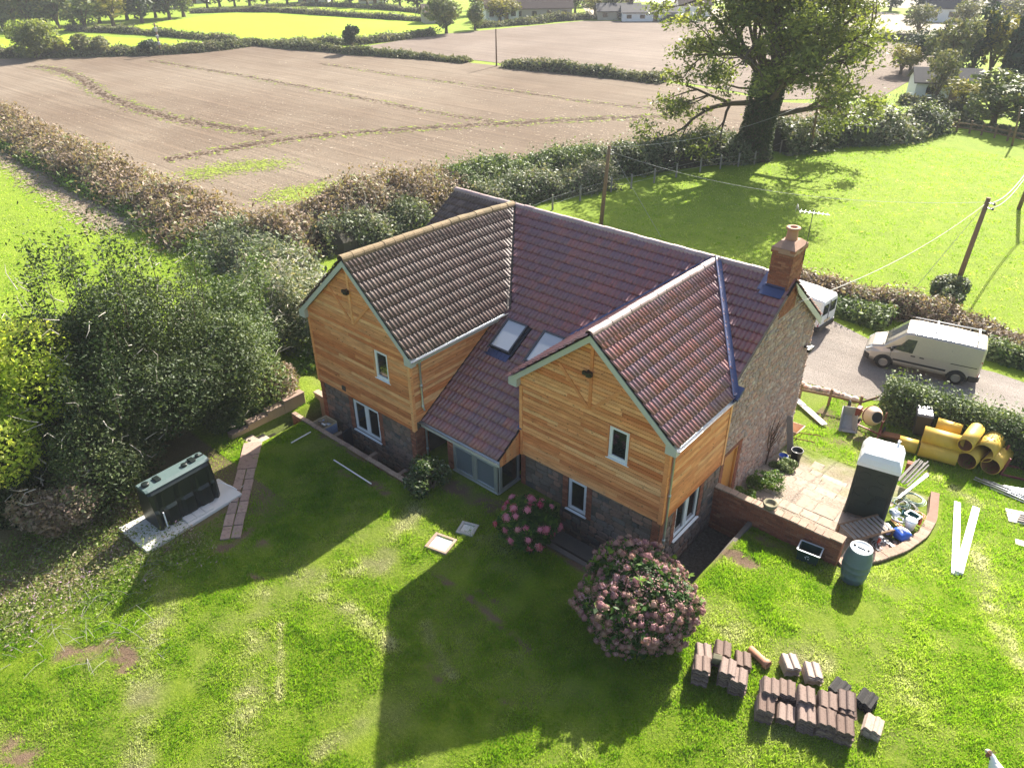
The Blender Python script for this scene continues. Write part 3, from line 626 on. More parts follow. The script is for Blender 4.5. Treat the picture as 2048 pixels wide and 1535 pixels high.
# valleys and flashings ------------------------------------------
def valley(xc, w, ze, side, width, mat='lead', up=.055):
    a = np.array([xc+side*w, yline(ze), ze]); c = np.array([xc, YM, ZM]); d = (c-a)/np.linalg.norm(c-a)
    e1 = np.array([0, -1, 0])*width*.62; e2 = np.array([side, 0, 0])*width*.62
    e1[2] = -0.0; b = MB(); V = []
    for t in np.linspace(-.015, 1, 14):
        p = a+(c-a)*t; q1 = p+np.array([0, -width*.6, 0]); q1[2] = (ze+(5.05-ze)*(1-abs(q1[0]-xc)/w))
        q2 = p+np.array([side*width*.6, 0, 0]); q2[2] = zmain(q2[1])
        V += [q1+(0, 0, up), p+(0, 0, up*.8), q2+(0, 0, up)]
    for k in range(13): pass
    b.add(V, [(3*k+j, 3*k+j+1, 3*k+j+4, 3*k+j+3) for k in range(13) for j in (0, 1)], smooth=True); HB(b, 'valley_flashing', mat, fix=False)
valley(XR, WR, ZER, 1, .22, up=.125); valley(XR, WR, ZER, -1, .16, up=.12); valley(XL, WL, ZEL, 1, .16, 'felt', .12); valley(XL, WL, ZEL, -1, .16, 'felt', .12)
b = MB(); nslope = np.array([0, -MS, 1])/math.hypot(1, MS); sslope = np.array([0, 1, MS])/math.hypot(1, MS)
def on_slope(x, y, up=0): return np.array([x, y, zmain(y)])+nslope*up
b.obox(on_slope(XR+WR-.02, 3.05, .03), (.16, 0, 0), sslope*.22, nslope*.05); b.obox((XR+WR+.03, 3.05, ZER+.0), (.02, 0, 0), (0, .22, 0), (0, 0, .14)); HB(b, 'corner_flashing', 'lead')
b = MB()
for x in (XL1+.04, ): b.obox((on_slope(x, YPE, .045)+on_slope(x, 2.9, .045))/2, (.055, 0, 0), (on_slope(x, 2.9)-on_slope(x, YPE))/2, nslope*.012)
HB(b, 'side_flashing', 'felt')
b = MB(); b.obox(on_slope(XR0+.0, .05, .05), (.09, 0, 0), sslope*.16, nslope*.012); HB(b, 'side_flashing', 'lead')
# skylights ------------------------------------------------------
for x0, x1, y0, y1 in SKY:
    w = MB(); c = on_slope((x0+x1)/2, (y0+y1)/2, .09); hx = (x1-x0)/2; hy = (y1-y0)/2*math.hypot(1, MS); t = .055
    for sx in (-1, 1): w.obox(c+np.array([sx*(hx-t/2), 0, 0]), (t/2, 0, 0), sslope*hy, nslope*.075)
    for sy in (-1, 1): w.obox(c+sslope*sy*(hy-t/2), (hx-t-.002, 0, 0), sslope*t/2, nslope*.075)
    win = HB(w, 'skylight', 'frame_dark')
    p = MB(); p.obox(c+nslope*.045, (hx-t, 0, 0), sslope*(hy-t), nslope*.006); HB(p, 'pane', 'glass_sky', win)
    p = MB()
    for k in range(12): p.obox(on_slope(x0-.06+(x1-x0+.12)*(k+.5)/12, y0-.14, .056+.012*(k % 2)), ((x1-x0+.12)/24, 0, 0), sslope*.14, nslope*.008)
    HB(p, 'apron_flashing', 'lead', win)
    for sx in (-1, 1): p = MB(); p.obox(c+np.array([sx*(hx+.05), 0, 0])-nslope*.035, (.045, 0, 0), sslope*(hy+.05), nslope*.01); HB(p, 'side_flashing', 'frame_dark', win)
# ------------------------------------------------ walls: stone, brick, boards
class Plane:
    """a wall plane: point = o + u*a + z*up + n*out"""
    def __init__(s, o, u, n): s.o, s.u, s.n = map(lambda q: np.array(q, float), (o, u, n))
    def at(s, a, z, out=0): p = s.o+s.u*a+s.n*out; p[2] = z; return p
def poly_clip_top(poly, topfn): return [(a, min(z, topfn(a))) for a, z in poly]
STONES = []
def stones(pl, a0, a1, z0, z1, holes, part, mat, top=None, hmin=.12, hmax=.24, wmin=.18, wmax=.46):
    z = z0
    while z < z1-.04:
        h = min(random.uniform(hmin, hmax), z1-z); a = a0
        while a < a1-.03:
            w = min(random.uniform(wmin, wmax), a1-a)
            if a1-(a+w) < .12: w = a1-a
            c = (a+w/2, z+h/2); lo, hi = a+.008, a+w-.008; zl, zh = z+.008, z+h-.008
            for h0, h1, g0, g1 in holes:
                if zl < g1 and zh > g0 and lo < h1 and hi > h0:
                    if c[0] < (h0+h1)/2: hi = min(hi, h0)
                    else: lo = max(lo, h1)
                    if c[0] > h0 and c[0] < h1: hi = lo
            tz = min(top(lo), top(hi)) if top else 99
            zh = min(zh, tz)
            if hi-lo > .06 and zh-zl > .05:
                j = lambda s=.016: random.uniform(-s, s); ch = .3*min(hi-lo, zh-zl)*random.uniform(.5, 1)
                ring = [(lo+ch, zl+j()), (hi-ch+j(), zl), (hi, zl+ch), (hi+j(.008), zh-ch), (hi-ch, zh+j(.008)), (lo+ch+j(), zh), (lo, zh-ch), (lo+j(.008), zl+ch)]
                STONES.append((pl, ring, random.uniform(.018, .045), part, mat))
            a += w
        z += h
def stone_geo(b, pl, ring, dep, rnd=None):
    m = len(ring); ca = sum(r[0] for r in ring)/m; cz = sum(r[1] for r in ring)/m; k = .82
    V = [pl.at(a, z, 0) for a, z in ring]+[pl.at(ca+(a-ca)*k, cz+(z-cz)*k, dep+random.uniform(-.006, .006)) for a, z in ring]
    return b.add(V, [tuple(range(m, 2*m))]+[(i, (i+1) % m, m+(i+1) % m, m+i) for i in range(m)], rnd)
def boards(pl, z0, z1, span, holes, part, step=.126, th=.022, split=True):
    z = z0
    while z < z1-.03:
        zt = min(z+step-.021, z1); L0, R0_ = span(z); L1, R1_ = span(zt)
        if R0_-L0 < .1: break
        segs = [(L0, R0_, L1, R1_)]
        for h0, h1, g0, g1 in holes:
            if z < g1 and zt > g0:
                nx = []
                for a, c, a2, c2 in segs:
                    if a < h0 and c > h1: nx += [(a, h0, a2, h0), (h1, c, h1, c2)]
                    else: nx.append((a, c, a2, c2))
                segs = nx
        fin = []
        for a, c, a2, c2 in segs:
            if split and c-a > 2.4 and random.random() < .8:
                m = a+(c-a)*random.uniform(.25, .75); fin += [(a, m-.002, a2, m-.002), (m+.002, c, m+.002, c2)]
            else: fin.append((a, c, a2, c2))
        for a, c, a2, c2 in fin:
            if c-a < .03: continue
            if c2-a2 < .02: c2 = a2+.02
            b = MB(); t = th+random.uniform(-.003, .003)
            b.prism([pl.at(a, z), pl.at(c, z), pl.at(c2, zt), pl.at(a2, zt)], pl.n*t)
            for i_ in (4, 5): b.v[i_] = tuple(np.array(b.v[i_])+pl.n*.010)
            HB(b, 'cladding_board', 'larch', part)
        z += step
def bricks(pl, a0, a1, z0, z1, b, holes=(), L=.225, H=.075, dep=.022, half=False):
    z = z0; r = 0
    while z < z1-.03:
        a = a0-(L/2 if r % 2 else 0)
        while a < a1-.01:
            lo, hi = max(a, a0)+.005, min(a+L, a1)-.005
            if hi-lo > .03 and not any(lo < h1 and hi > h0 and z < g1 and z+H > g0 for h0, h1, g0, g1 in holes):
                d = dep*random.uniform(.6, 1.2); b.prism([pl.at(lo, z+.005), pl.at(hi, z+.005), pl.at(hi, min(z+H-.005, z1)), pl.at(lo, min(z+H-.005, z1))], pl.n*d)
            a += L
        z += H; r += 1
    return b
def window(pl, a0, a1, z0, z1, name='window', mull=0, rec=.09, sill=True, glass='glass', fr='upvc', t=.06, out=0.0):
    f = MB(); d0, d1 = -rec, -rec+.06
    def rect(a, c, z, zz, e0=d0, e1=d1): f.prism([pl.at(a, z, e0), pl.at(c, z, e0), pl.at(c, zz, e0), pl.at(a, zz, e0)], pl.n*(e1-e0))
    rect(a0, a0+t, z0, z1); rect(a1-t, a1, z0, z1); rect(a0+t+.001, a1-t-.001, z0, z0+t); rect(a0+t+.001, a1-t-.001, z1-t, z1)
    ms = [a0+(a1-a0)*(i+1)/(mull+1) for i in range(mull)]
    for m in ms: rect(m-t*.75, m+t*.75, z0+t+.001, z1-t-.001)
    w = HB(f, name, fr, bevel=.006)
    ed = [a0+t]+ms+[a1-t]
    for i in range(mull+1):
        l, r = ed[i]+(t*.75 if i else 0)+.001, ed[i+1]-(t*.75 if i < mull else 0)-.001
        s = MB()       # opening sash
        for (p, q, r0, r1) in ((l, l+.045, z0+t+.002, z1-t-.002), (r-.045, r, z0+t+.002, z1-t-.002), (l+.046, r-.046, z0+t+.002, z0+t+.047), (l+.046, r-.046, z1-t-.047, z1-t-.002)):
            s.prism([pl.at(p, r0, d0+.01), pl.at(q, r0, d0+.01), pl.at(q, r1, d0+.01), pl.at(p, r1, d0+.01)], pl.n*.06)
        HB(s, 'sash', fr, w, bevel=.004)
        g = MB(); g.prism([pl.at(l+.045, z0+t+.045, d0+.02), pl.at(r-.045, z0+t+.045, d0+.02), pl.at(r-.045, z1-t-.045, d0+.02), pl.at(l+.045, z1-t-.045, d0+.02)], pl.n*.012)
        HB(g, 'pane', glass, w)
    if sill:
        s = MB(); s.prism([pl.at(a0-.05, z0-.035, -rec-.02), pl.at(a1+.05, z0-.035, -rec-.02), pl.at(a1+.05, z0-.002, -rec-.02), pl.at(a0-.05, z0-.002, -rec-.02)], pl.n*(rec+.10)); HB(s, 'sill', fr, w, bevel=.006)
    return w
def wallbox(name, mat, pl, poly, holes, th=.3):
    """a wall with openings cut as real holes: strips around the openings"""
    b = MB(); zs = sorted({p[1] for p in poly} | {h[2] for h in holes} | {h[3] for h in holes}); lo = min(p[0] for p in poly); hi = max(p[0] for p in poly)
    def span(z):
        xs = []
        for (a, za), (c, zc) in zip(poly, poly[1:]+poly[:1]):
            if (za-z)*(zc-z) < 0: xs.append(a+(c-a)*(z-za)/(zc-za))
        return (min(xs), max(xs)) if xs else (0, 0)
    for z0, z1 in zip(zs[:-1], zs[1:]):
        e = 1e-5; L0, R0_ = span(z0+e); L1, R1_ = span(z1-e); cuts = sorted([(h[0], h[1]) for h in holes if h[2] <= z0+e and h[3] >= z1-e]); L = [(L0, L1)]; segs = []
        cur = (L0, L1)
        for h0, h1 in cuts: segs.append((cur, (h0, h0))); cur = (h1, h1)
        segs.append((cur, (R0_, R1_)))
        for (a, a2), (c, c2) in segs:
            if c-a > .001 or c2-a2 > .001: b.prism([pl.at(a, z0, -th), pl.at(c, z0, -th), pl.at(c2, z1, -th), pl.at(a2, z1, -th)], pl.n*th)
    return HB(b, name, mat)
# wall planes (u runs along the wall)
PRF = Plane((XR0, YRW, 0), (1, 0, 0), (0, -1, 0)); PRS = Plane((XR1, YRW, 0), (0, 1, 0), (1, 0, 0))
PLF = Plane((XL0, YLW, 0), (1, 0, 0), (0, -1, 0)); PLS = Plane((XL1, YLW, 0), (0, 1, 0), (1, 0, 0)); PLW = Plane((XL0, YLW, 0), (0, 1, 0), (-1, 0, 0))
W5 = XR1-XR0; WL5 = XL1-XL0
def gspan(xc0, w, ze, zr, width):
    # clad width at height z under the sloping roof
    k = (zr-ze)/w
    def f(z):
        lim = (zr-.22-z)/k
        return (max(0, xc0-lim), min(width, xc0+lim))
    return f
hR_up, hR_lo, hR_sd = (3.18, 3.84, 1.40, 2.47), (1.85, 2.53, -1.22, -.06), (.90, 2.30, -1.33, -.03)
hL_up, hL_lo = (3.42, 4.10, 1.42, 2.48), (1.82, 3.22, -1.38, -.10)
CB = 0.0
gR = gspan(XR-XR0, WR, ZER, 5.08, W5); gL = gspan(XL-XL0, WL, ZEL, 5.34, WL5)
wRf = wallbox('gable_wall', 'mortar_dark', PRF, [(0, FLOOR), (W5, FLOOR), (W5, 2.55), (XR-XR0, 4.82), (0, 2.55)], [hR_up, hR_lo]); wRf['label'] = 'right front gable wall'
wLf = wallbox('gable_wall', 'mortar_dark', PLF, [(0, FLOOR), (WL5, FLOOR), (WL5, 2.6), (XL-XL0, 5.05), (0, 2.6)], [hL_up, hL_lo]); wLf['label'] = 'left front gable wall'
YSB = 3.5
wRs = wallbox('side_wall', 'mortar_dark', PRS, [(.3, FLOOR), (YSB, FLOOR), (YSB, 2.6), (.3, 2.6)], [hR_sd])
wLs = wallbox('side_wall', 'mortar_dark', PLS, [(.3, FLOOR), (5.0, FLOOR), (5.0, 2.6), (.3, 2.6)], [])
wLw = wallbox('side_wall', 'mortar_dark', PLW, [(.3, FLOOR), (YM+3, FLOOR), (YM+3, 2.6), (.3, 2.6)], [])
PG = Plane((XR1, YSB+.001, 0), (0, 1, 0), (1, 0, 0)); GL = 9.62-YSB
def gtop(a): y = YSB+a; return min(zmain(y), ZM-(ZM-ZRE)/(YRE-YM)*(y-YM))-.09
door = (.28, 1.22, -2.3, .02)
ya = YM-YSB
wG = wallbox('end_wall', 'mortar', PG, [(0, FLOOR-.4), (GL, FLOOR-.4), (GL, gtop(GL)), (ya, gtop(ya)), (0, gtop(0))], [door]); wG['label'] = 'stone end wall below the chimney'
b = MB(); b.box((XL0, 9.3, -2.9), (XR1-.31, 9.62, 2.5)); HB(b, 'rear_wall', 'mortar')
b = MB(); b.box((XM0+.3, YLW+.5, FLOOR), (XL0-.01, YM+3, 2.4)); 
# dark rooms behind the glass
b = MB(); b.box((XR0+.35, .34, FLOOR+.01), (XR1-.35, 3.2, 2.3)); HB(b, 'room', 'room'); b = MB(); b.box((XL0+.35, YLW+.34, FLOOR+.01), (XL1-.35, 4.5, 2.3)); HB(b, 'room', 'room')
# stonework
QB = .24
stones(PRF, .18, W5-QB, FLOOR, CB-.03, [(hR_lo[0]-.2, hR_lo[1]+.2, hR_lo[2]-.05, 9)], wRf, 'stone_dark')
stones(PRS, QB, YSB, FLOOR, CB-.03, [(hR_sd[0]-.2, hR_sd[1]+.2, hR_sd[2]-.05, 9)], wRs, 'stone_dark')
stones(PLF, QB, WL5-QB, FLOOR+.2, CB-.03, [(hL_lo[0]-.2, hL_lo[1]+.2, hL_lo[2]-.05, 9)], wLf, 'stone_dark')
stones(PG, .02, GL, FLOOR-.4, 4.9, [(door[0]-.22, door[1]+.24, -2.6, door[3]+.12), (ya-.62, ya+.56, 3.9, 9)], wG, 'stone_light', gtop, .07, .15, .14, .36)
def st_score(s):
    p = s[0].at(s[1][0][0], s[1][0][1]); d = CAM-p; L = np.linalg.norm(d); a = abs(s[1][2][0]-s[1][6][0])*abs(s[1][4][1]-s[1][0][1])
    return a*np.dot(s[0].n, d/L)/L**2
so_ = sorted(range(len(STONES)), key=lambda i: -st_score(STONES[i])); top300 = set(so_[:300]); rest = {}
for i, (pl, ring, dep, part, mat) in enumerate(STONES):
    if i in top300: HB(stone_geo(MB(), pl, ring, dep), 'stone', mat, part, fix=False)
    else: stone_geo(rest.setdefault((part, mat), MB()), pl, ring, dep)
for (part, mat), b in rest.items(): tag(HB(b, 'small_stones', mat, part, fix=False), kind='stuff')
def brickpart(part, *rects):
    b = MB()
    for pl, a0, a1, z0, z1 in rects: bricks(pl, a0, a1, z0, z1, b)
    tag(HB(b, 'brickwork', 'brick', part), kind='stuff')
brickpart(wRf, (PRF, hR_lo[0]-.2, hR_lo[0], hR_lo[2]-.05, CB), (PRF, hR_lo[1], hR_lo[1]+.2, hR_lo[2]-.05, CB), (PRF, W5-QB, W5, FLOOR, CB), (PRF, 0, .18, FLOOR, CB))
brickpart(wRs, (PRS, hR_sd[0]-.2, hR_sd[0], hR_sd[2]-.05, CB), (PRS, hR_sd[1], hR_sd[1]+.2, hR_sd[2]-.05, CB), (PRS, 0, QB, FLOOR, CB))
brickpart(wLf, (PLF, hL_lo[0]-.2, hL_lo[0], hL_lo[2]-.05, CB), (PLF, hL_lo[1], hL_lo[1]+.2, hL_lo[2]-.05, CB), (PLF, 0, QB, FLOOR, CB), (PLF, WL5-QB, WL5, FLOOR, CB))
brickpart(wLs, (PLS, 0, .55, FLOOR, CB))
brickpart(wG, (PG, door[0]-.22, door[0], -2.4, door[3]+.1), (PG, door[1], door[1]+.24, -2.4, door[3]+.1), (PG, door[0], door[1], door[3], door[3]+.12), (PG, ya-.62, ya+.56, 3.9, 4.6))
# larch boards: a carcass for each clad face, then the boards on it
def clad_face(pl, z0, z1, span, holes, label):
    b = MB(); zs = np.linspace(z0, z1, 10)
    b2 = MB(); b2.prism([pl.at(span(z0)[0], z0, .005), pl.at(span(z0)[1], z0, .005), pl.at(span(z0)[1], z0+.03, .005), pl.at(span(z0)[0], z0+.03, .005)], pl.n*.03)
    p = HB(b2, 'cladding', 'larch'); p['label'] = label
    q = Plane(pl.o+pl.n*.036, pl.u, pl.n); boards(q, z0+.004, z1, span, holes, p); return p, q
hole = lambda h, t=.03: (h[0]-t, h[1]+t, h[2]-t, h[3]+t)
cRf, qRf = clad_face(PRF, CB, 4.84, gR, [hole(hR_up)], 'orange larch boards on the right gable')
cLf, qLf = clad_face(PLF, CB, 5.08, gL, [hole(hL_up)], 'orange larch boards on the left gable')
cRs, qRs = clad_face(PRS, CB, ZER-.22, lambda z: (0.0, YSB), [], 'pale larch boards on the side of the right wing')
cLs, qLs = clad_face(PLS, CB+.3, ZEL-.22, lambda z: (0.0, max(.1, yline(z+.02)-YLW-.12)) , [], 'larch boards above the lean to roof')
def post(p, q, w, t, n, name='corner_board', parent=None):
    b = MB(); p, q, n = map(lambda k: np.asarray(k, float), (p, q, n)); d = (q-p)/np.linalg.norm(q-p); sd = np.cross(n, d)
    b.obox((p+q)/2+n*t/2, (q-p)/2, sd*w/2, n*t/2); return HB(b, name, 'larch', parent or house)
for pl, w, z0, z1, sides in ((PRF, W5, CB-.02, 2.5, (0, 1)), (PLF, WL5, CB-.02, 2.55, (0, 1))):
    for s in sides:
        a = .05 if s == 0 else w-.05+.06; post(pl.at(a, z0, .058), pl.at(a, z1, .058), .11, .03, pl.n)
post(PRS.at(-.03, CB-.02, .058), PRS.at(-.03, 2.5, .058), .10, .03, PRS.n); post(PRS.at(YSB-.05, CB-.02, .058), PRS.at(YSB-.05, 2.5, .058), .10, .035, PRS.n); post(PLS.at(-.03, CB+.02, .058), PLS.at(-.03, 2.5, .058), .10, .03, PLS.n)
for pl, xc, zt, zb in ((PRF, XR-XR0, 4.70, 2.70), (PLF, XL-XL0, 4.90, 3.08)):
    post(pl.at(xc, zb, .058), pl.at(xc, zt, .058), .10, .03, pl.n, 'gable_timber'); k = zt-2.0
    post(pl.at(xc-.06, zb+.03, .058), pl.at(xc-1.08, zb+1.06, .058), .09, .028, pl.n, 'gable_timber'); post(pl.at(xc+.06, zb+.03, .058), pl.at(xc+1.0, zb+.98, .058), .09, .028, pl.n, 'gable_timber')
    l = MB(); c = pl.at(xc-.04, zb+1.15, .10); l.obox(c, (.07, 0, 0), (0, .05, 0), (0, 0, .05)); l.obox(c+(-.12, -.06, -.02), (.06, 0, 0), (0, .04, 0), (0, 0, .05)); l.obox(c+(.06, -.1, .0), (.07, .02, 0), (0, .05, 0), (0, 0, .06)); HB(l, 'floodlight', 'black_plastic')
l = MB(); c = PG.at(ya+2.4, 1.75, .12); l.obox(c, (.10, 0, 0), (0, .05, 0), (0, 0, .03)); l.obox(c+(.12, -.1, -.04), (.05, 0, 0), (0, .09, 0), (0, 0, .06)); l.obox(c+(.12, .1, -.02), (.05, 0, 0), (0, .07, 0), (0, 0, .05)); HB(l, 'floodlight', 'black_plastic')
# windows
def trim(pl, h, d=.0):
    b = MB(); t = .03
    for a, c, z, zz in ((h[0]-t, h[0], h[2]-t, h[3]+t), (h[1], h[1]+t, h[2]-t, h[3]+t), (h[0], h[1], h[3], h[3]+t)):
        b.prism([pl.at(a, z, -.08), pl.at(c, z, -.08), pl.at(c, zz, -.08), pl.at(a, zz, -.08)], pl.n*.155)
    HB(b, 'window_lining', 'larch')
trim(PRF, hR_up); trim(PLF, hL_up)
window(PRF, *hR_up, name='window', rec=.03); window(PLF, *hL_up, rec=.03); window(PRF, *hR_lo); window(PRS, *hR_sd, mull=1); window(PLF, *hL_lo, mull=1)
b = MB(); b.obox(PLF.at(1.5, .22, .07), (.10, 0, 0), (0, .012, 0), (0, 0, .09)); HB(b, 'vent_cover', 'frame_dark'); 
# lean-to bay under the catslide
PBF = Plane((-2.0, -.97, 0), (1, 0, 0), (0, -1, 0)); PBS = Plane((-.12, -.97, 0), (0, 1, 0), (1, 0, 0))
b = MB(); b.box((-2.02, -.96, -2.0), (-.13, -.66, -1.12)); b.box((-.42, -.655, -2.0), (-.13, .2, -1.12)); HB(b, 'bay_wall', 'mortar_dark')
window(PBF, 0, 1.88, -1.10, ZPE-.27, 'bay_window', 1, .0, True, 'glass_grey', 'frame_grey' if 'frame_grey' in MATS else 'gutter', .07); window(PBS, .02, .95, -1.10, ZPE-.12, 'bay_window', 0, .0, True, 'glass', 'gutter', .05)
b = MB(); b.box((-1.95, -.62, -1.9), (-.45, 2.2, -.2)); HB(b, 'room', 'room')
bp = MB(); bricks(Plane((-2.3, -.97, 0), (1, 0, 0), (0, -1, 0)), 0, .28, -2.0, ZPE-.2, bp); bp.box((-2.3, -.969, -2.0), (-2.02, -.4, ZPE-.12)); tag(HB(bp, 'brick_pier', 'brick'), kind='stuff')
b = MB(); b.box((XL1+.01, .9, -2.2), (-2.03, 1.1, .8)); b.box((-2.3, -.39, -2.0), (-2.05, .9, .4)); HB(b, 'recess_wall', 'render_pale')
b = MB(); b.box((XL1+.02, YPE+.04, -1.9), (-2.31, .89, -1.75)); HB(b, 'porch_floor', 'mortar_dark')
# boarded cheek of the lean-to, vertical boards
PC = Plane((XR0+.005, YPE+.05, 0), (0, 1, 0), (1, 0, 0)); cheek = MB(); cheek.prism([PC.at(0, ZPE-.26, -.04), PC.at(1.03, ZPE-.13, -.04), PC.at(1.03, ZPE+.55, -.04), PC.at(0, ZPE-.03, -.04)], (.03, 0, 0)); ck = HB(cheek, 'cheek', 'larch')
for i in range(7):
    a0, a1 = i*.148, min(1.03, i*.148+.143); top = lambda a: zmain(YPE+.05+a)-.03
    b = MB(); b.prism([PC.at(a0, ZPE-.28+.0*a0), PC.at(a1, ZPE-.28), PC.at(a1, top(a1)), PC.at(a0, top(a0))], (.022, 0, 0)); HB(b, 'cladding_board', 'larch', ck)
# gable verge and rear bargeboard
b = MB(); b.prism([(XM1-.02, YM-.05, ZM-.06), (XM1-.02, YRE, ZRE-.06), (XM1-.02, YRE, ZRE-.30), (XM1-.02, YM+.35, ZM-.55)], (.035, 0, 0)); HB(b, 'bargeboard', 'barge')
b = MB(); b.prism([(XM1-.12, y_lo+.1, zmain(y_lo+.1)-.02), (XM1-.12, YM-.5, zmain(YM-.5)-.02), (XM1-.12, YM-.5, zmain(YM-.5)-.09), (XM1-.12, y_lo+.1, zmain(y_lo+.1)-.09)], (.11, 0, 0)); HB(b, 'verge', 'mortar')
# chimney
C0, C1, D0, D1, CT = 4.40, XR1+.045, 6.13, 7.05, 6.03
b = MB(); b.box((C0+.02, D0+.02, 4.2), (C1-.02, D1-.02, CT-.02)); chim = HB(b, 'chimney', 'mortar_red')
cb = MB()
for pl, L in ((Plane((C0, D0+.02, 0), (1, 0, 0), (0, -1, 0)), C1-C0), (Plane((C1-.02, D0, 0), (0, 1, 0), (1, 0, 0)), D1-D0), (Plane((C0+.02, D0, 0), (0, 1, 0), (-1, 0, 0)), D1-D0), (Plane((C0, D1-.02, 0), (1, 0, 0), (0, 1, 0)), C1-C0)):
    bricks(pl, 0, L, 4.2, CT-.16, cb)
    q = Plane(pl.o+pl.n*.03, pl.u, pl.n); bricks(q, -.03, L+.03, CT-.16, CT, cb)
tag(HB(cb, 'brickwork', 'brick', chim), kind='stuff')
b = MB(); b.box((C0-.03, D0-.03, CT-.155), (C1+.03, D1+.03, CT-.01)); m0 = [(C0-.03, D0-.03, CT), (C1+.03, D0-.03, CT), (C1+.03, D1+.03, CT), (C0-.03, D1+.03, CT)]; cx, cy = (C0+C1)/2, (D0+D1)/2
m1 = [(cx-.2, cy-.25, CT+.16), (cx+.2, cy-.25, CT+.16), (cx+.2, cy+.25, CT+.16), (cx-.2, cy+.25, CT+.16)]; b.add(m0+m1, [(4, 5, 6, 7)]+[(i, (i+1) % 4, 4+(i+1) % 4, 4+i) for i in range(4)]); plain('flaunching', (.34, .20, .14), .9, 0, .3, 8, .4); HB(b, 'flaunching', 'flaunching', chim)
plain('clay', (.42, .21, .13), .75, 0, .25, 9, .2); b = MB(); b.lathe([(.0, CT+.1), (.19, CT+.1), (.165, CT+.2), (.15, CT+.42), (.15, CT+.46), (.20, CT+.47), (.20, CT+.52), (.115, CT+.525), (.11, CT+.3), (0, CT+.3)], 20, (cx, cy, 0)); HB(b, 'chimney_pot', 'clay', chim, fix=False)
b = MB(); b.obox(on_slope((C0+C1)/2-.05, D0-.13, .10), ((C1-C0)/2+.02, 0, 0), sslope*.16, nslope*.012); b.box((C0-.02, D0-.006, zmain(D0)-.02), (C1-.06, D0+.01, zmain(D0)+.17)); b.obox(on_slope(C0-.09, D0+.15, .10), (.09, 0, 0), sslope*.35, nslope*.012); HB(b, 'flashing', 'lead', chim)
# boarded door in the end wall
b = MB(); b.prism([PG.at(door[0], door[2], -.12), PG.at(door[1], door[2], -.12), PG.at(door[1], door[3], -.12), PG.at(door[0], door[3], -.12)], PG.n*.02); dr = HB(b, 'door', 'larch')
plain('door_wood', (.50, .24, .06), .5, 0, .15, 5, .1, .4, (8, 8, .8))
n = 8; wd = (door[1]-door[0]-.12)/n
for i in range(n):
    b = MB(); a = door[0]+.06+i*wd; b.prism([PG.at(a+.004, door[2]+.02, -.10), PG.at(a+wd-.004, door[2]+.02, -.10), PG.at(a+wd-.004, door[3]-.06, -.10), PG.at(a+.004, door[3]-.06, -.10)], PG.n*.03); HB(b, 'door_board', 'door_wood', dr)
b = MB()
for a, c, z, zz in ((door[0], door[0]+.06, door[2], door[3]), (door[1]-.06, door[1], door[2], door[3]), (door[0]+.06, door[1]-.06, door[3]-.06, door[3])): b.prism([PG.at(a, z, -.10), PG.at(c, z, -.10), PG.at(c, zz, -.10), PG.at(a, zz, -.10)], PG.n*.10)
HB(b, 'door_frame', 'door_wood', dr)
# ================================================================ garden, near the house
def E(name, p, rz, label, cat, group=None): return empty(name, tuple(float(v) for v in p), rz, label, cat, group)
def part(mb, name, mat, parent, **k): return mb.build(name, MATS[mat], parent, world=False, **k)   # local coordinates
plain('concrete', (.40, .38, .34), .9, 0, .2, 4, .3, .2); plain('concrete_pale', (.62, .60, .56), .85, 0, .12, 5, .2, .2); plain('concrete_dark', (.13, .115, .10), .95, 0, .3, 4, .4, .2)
plain('tan_render', (.36, .26, .15), .9, 0, .25, 3, .3, .2); plain('tank_green', (.006, .011, .009), .38, 0, .3, 7, .1, .5); plain('tank_top', (.09, .13, .125), .45, 0, .3, 5, .1)
plain('white_paint', (.80, .79, .76), .5, 0, .04, 5, .05); plain('pale_wood', (.74, .66, .52), .7, 0, .12, 6, .15, .3, (1, 12, 12)); plain('white_wood', (.80, .77, .71), .6, 0, .06, 6, .1)
plain('grey_wood', (.25, .23, .21), .9, 0, .3, 8, .3, .2); plain('brown_wood', (.20, .13, .08), .85, 0, .3, 8, .3, .2); plain('rust', (.17, .055, .03), .85, 0, .4, 20, .4, .3)
plain('steel', (.42, .44, .46), .38, .8, .2, 14, .05); plain('white_plastic', (.78, .80, .83), .4, 0, .05, 5, .03); plain('toilet_green', (.010, .024, .023), .45, 0, .3, 5, .05); plain('teal_plastic', (.012, .10, .11), .4, 0, .15, 6, .03)
plain('barrel_blue', (.10, .15, .17), .5, 0, .25, 6, .08); plain('barrel_lid', (.46, .50, .52), .45, 0, .15, 8, .05); plain('green_plastic', (.008, .04, .035), .4, 0, .15, 6, .03); plain('blue_plastic', (.02, .10, .48), .35, 0, .15, 7, .1)
plain('lilac_plastic', (.36, .37, .62), .4, 0, .12, 7, .05); plain('red_plastic', (.50, .06, .03), .45, 0, .2, 8, .05); plain('sage_hose', (.32, .42, .36), .45, 0, .1, 8, .02); plain('copper_pipe', (.45, .20, .12), .35, .6, .2, 9, .05)
pieces('slab', [(0, (.34, .27, .21)), (.4, (.40, .33, .265)), (.7, (.31, .235, .18)), (1, (.42, .36, .30))], .9, None, 7, .7, .4, .2)
pieces('slab_red', [(0, (.30, .20, .16)), (.5, (.36, .26, .21)), (1, (.26, .19, .16))], .9, None, 9, .7, .4, .2)
pieces('pile_tile', [(0, (.15, .105, .085)), (.5, (.20, .145, .12)), (1, (.26, .195, .165))], .9, None, 26, .7, .4, .2); pieces('pile_tile_pale', [(0, (.36, .28, .225)), (1, (.44, .36, .30))], .9, None, 20, .6, .3, .2); pieces('pile_tile_dark', [(0, (.04, .038, .036)), (1, (.075, .07, .066))], .9, None, 26, .7, .4, .2)
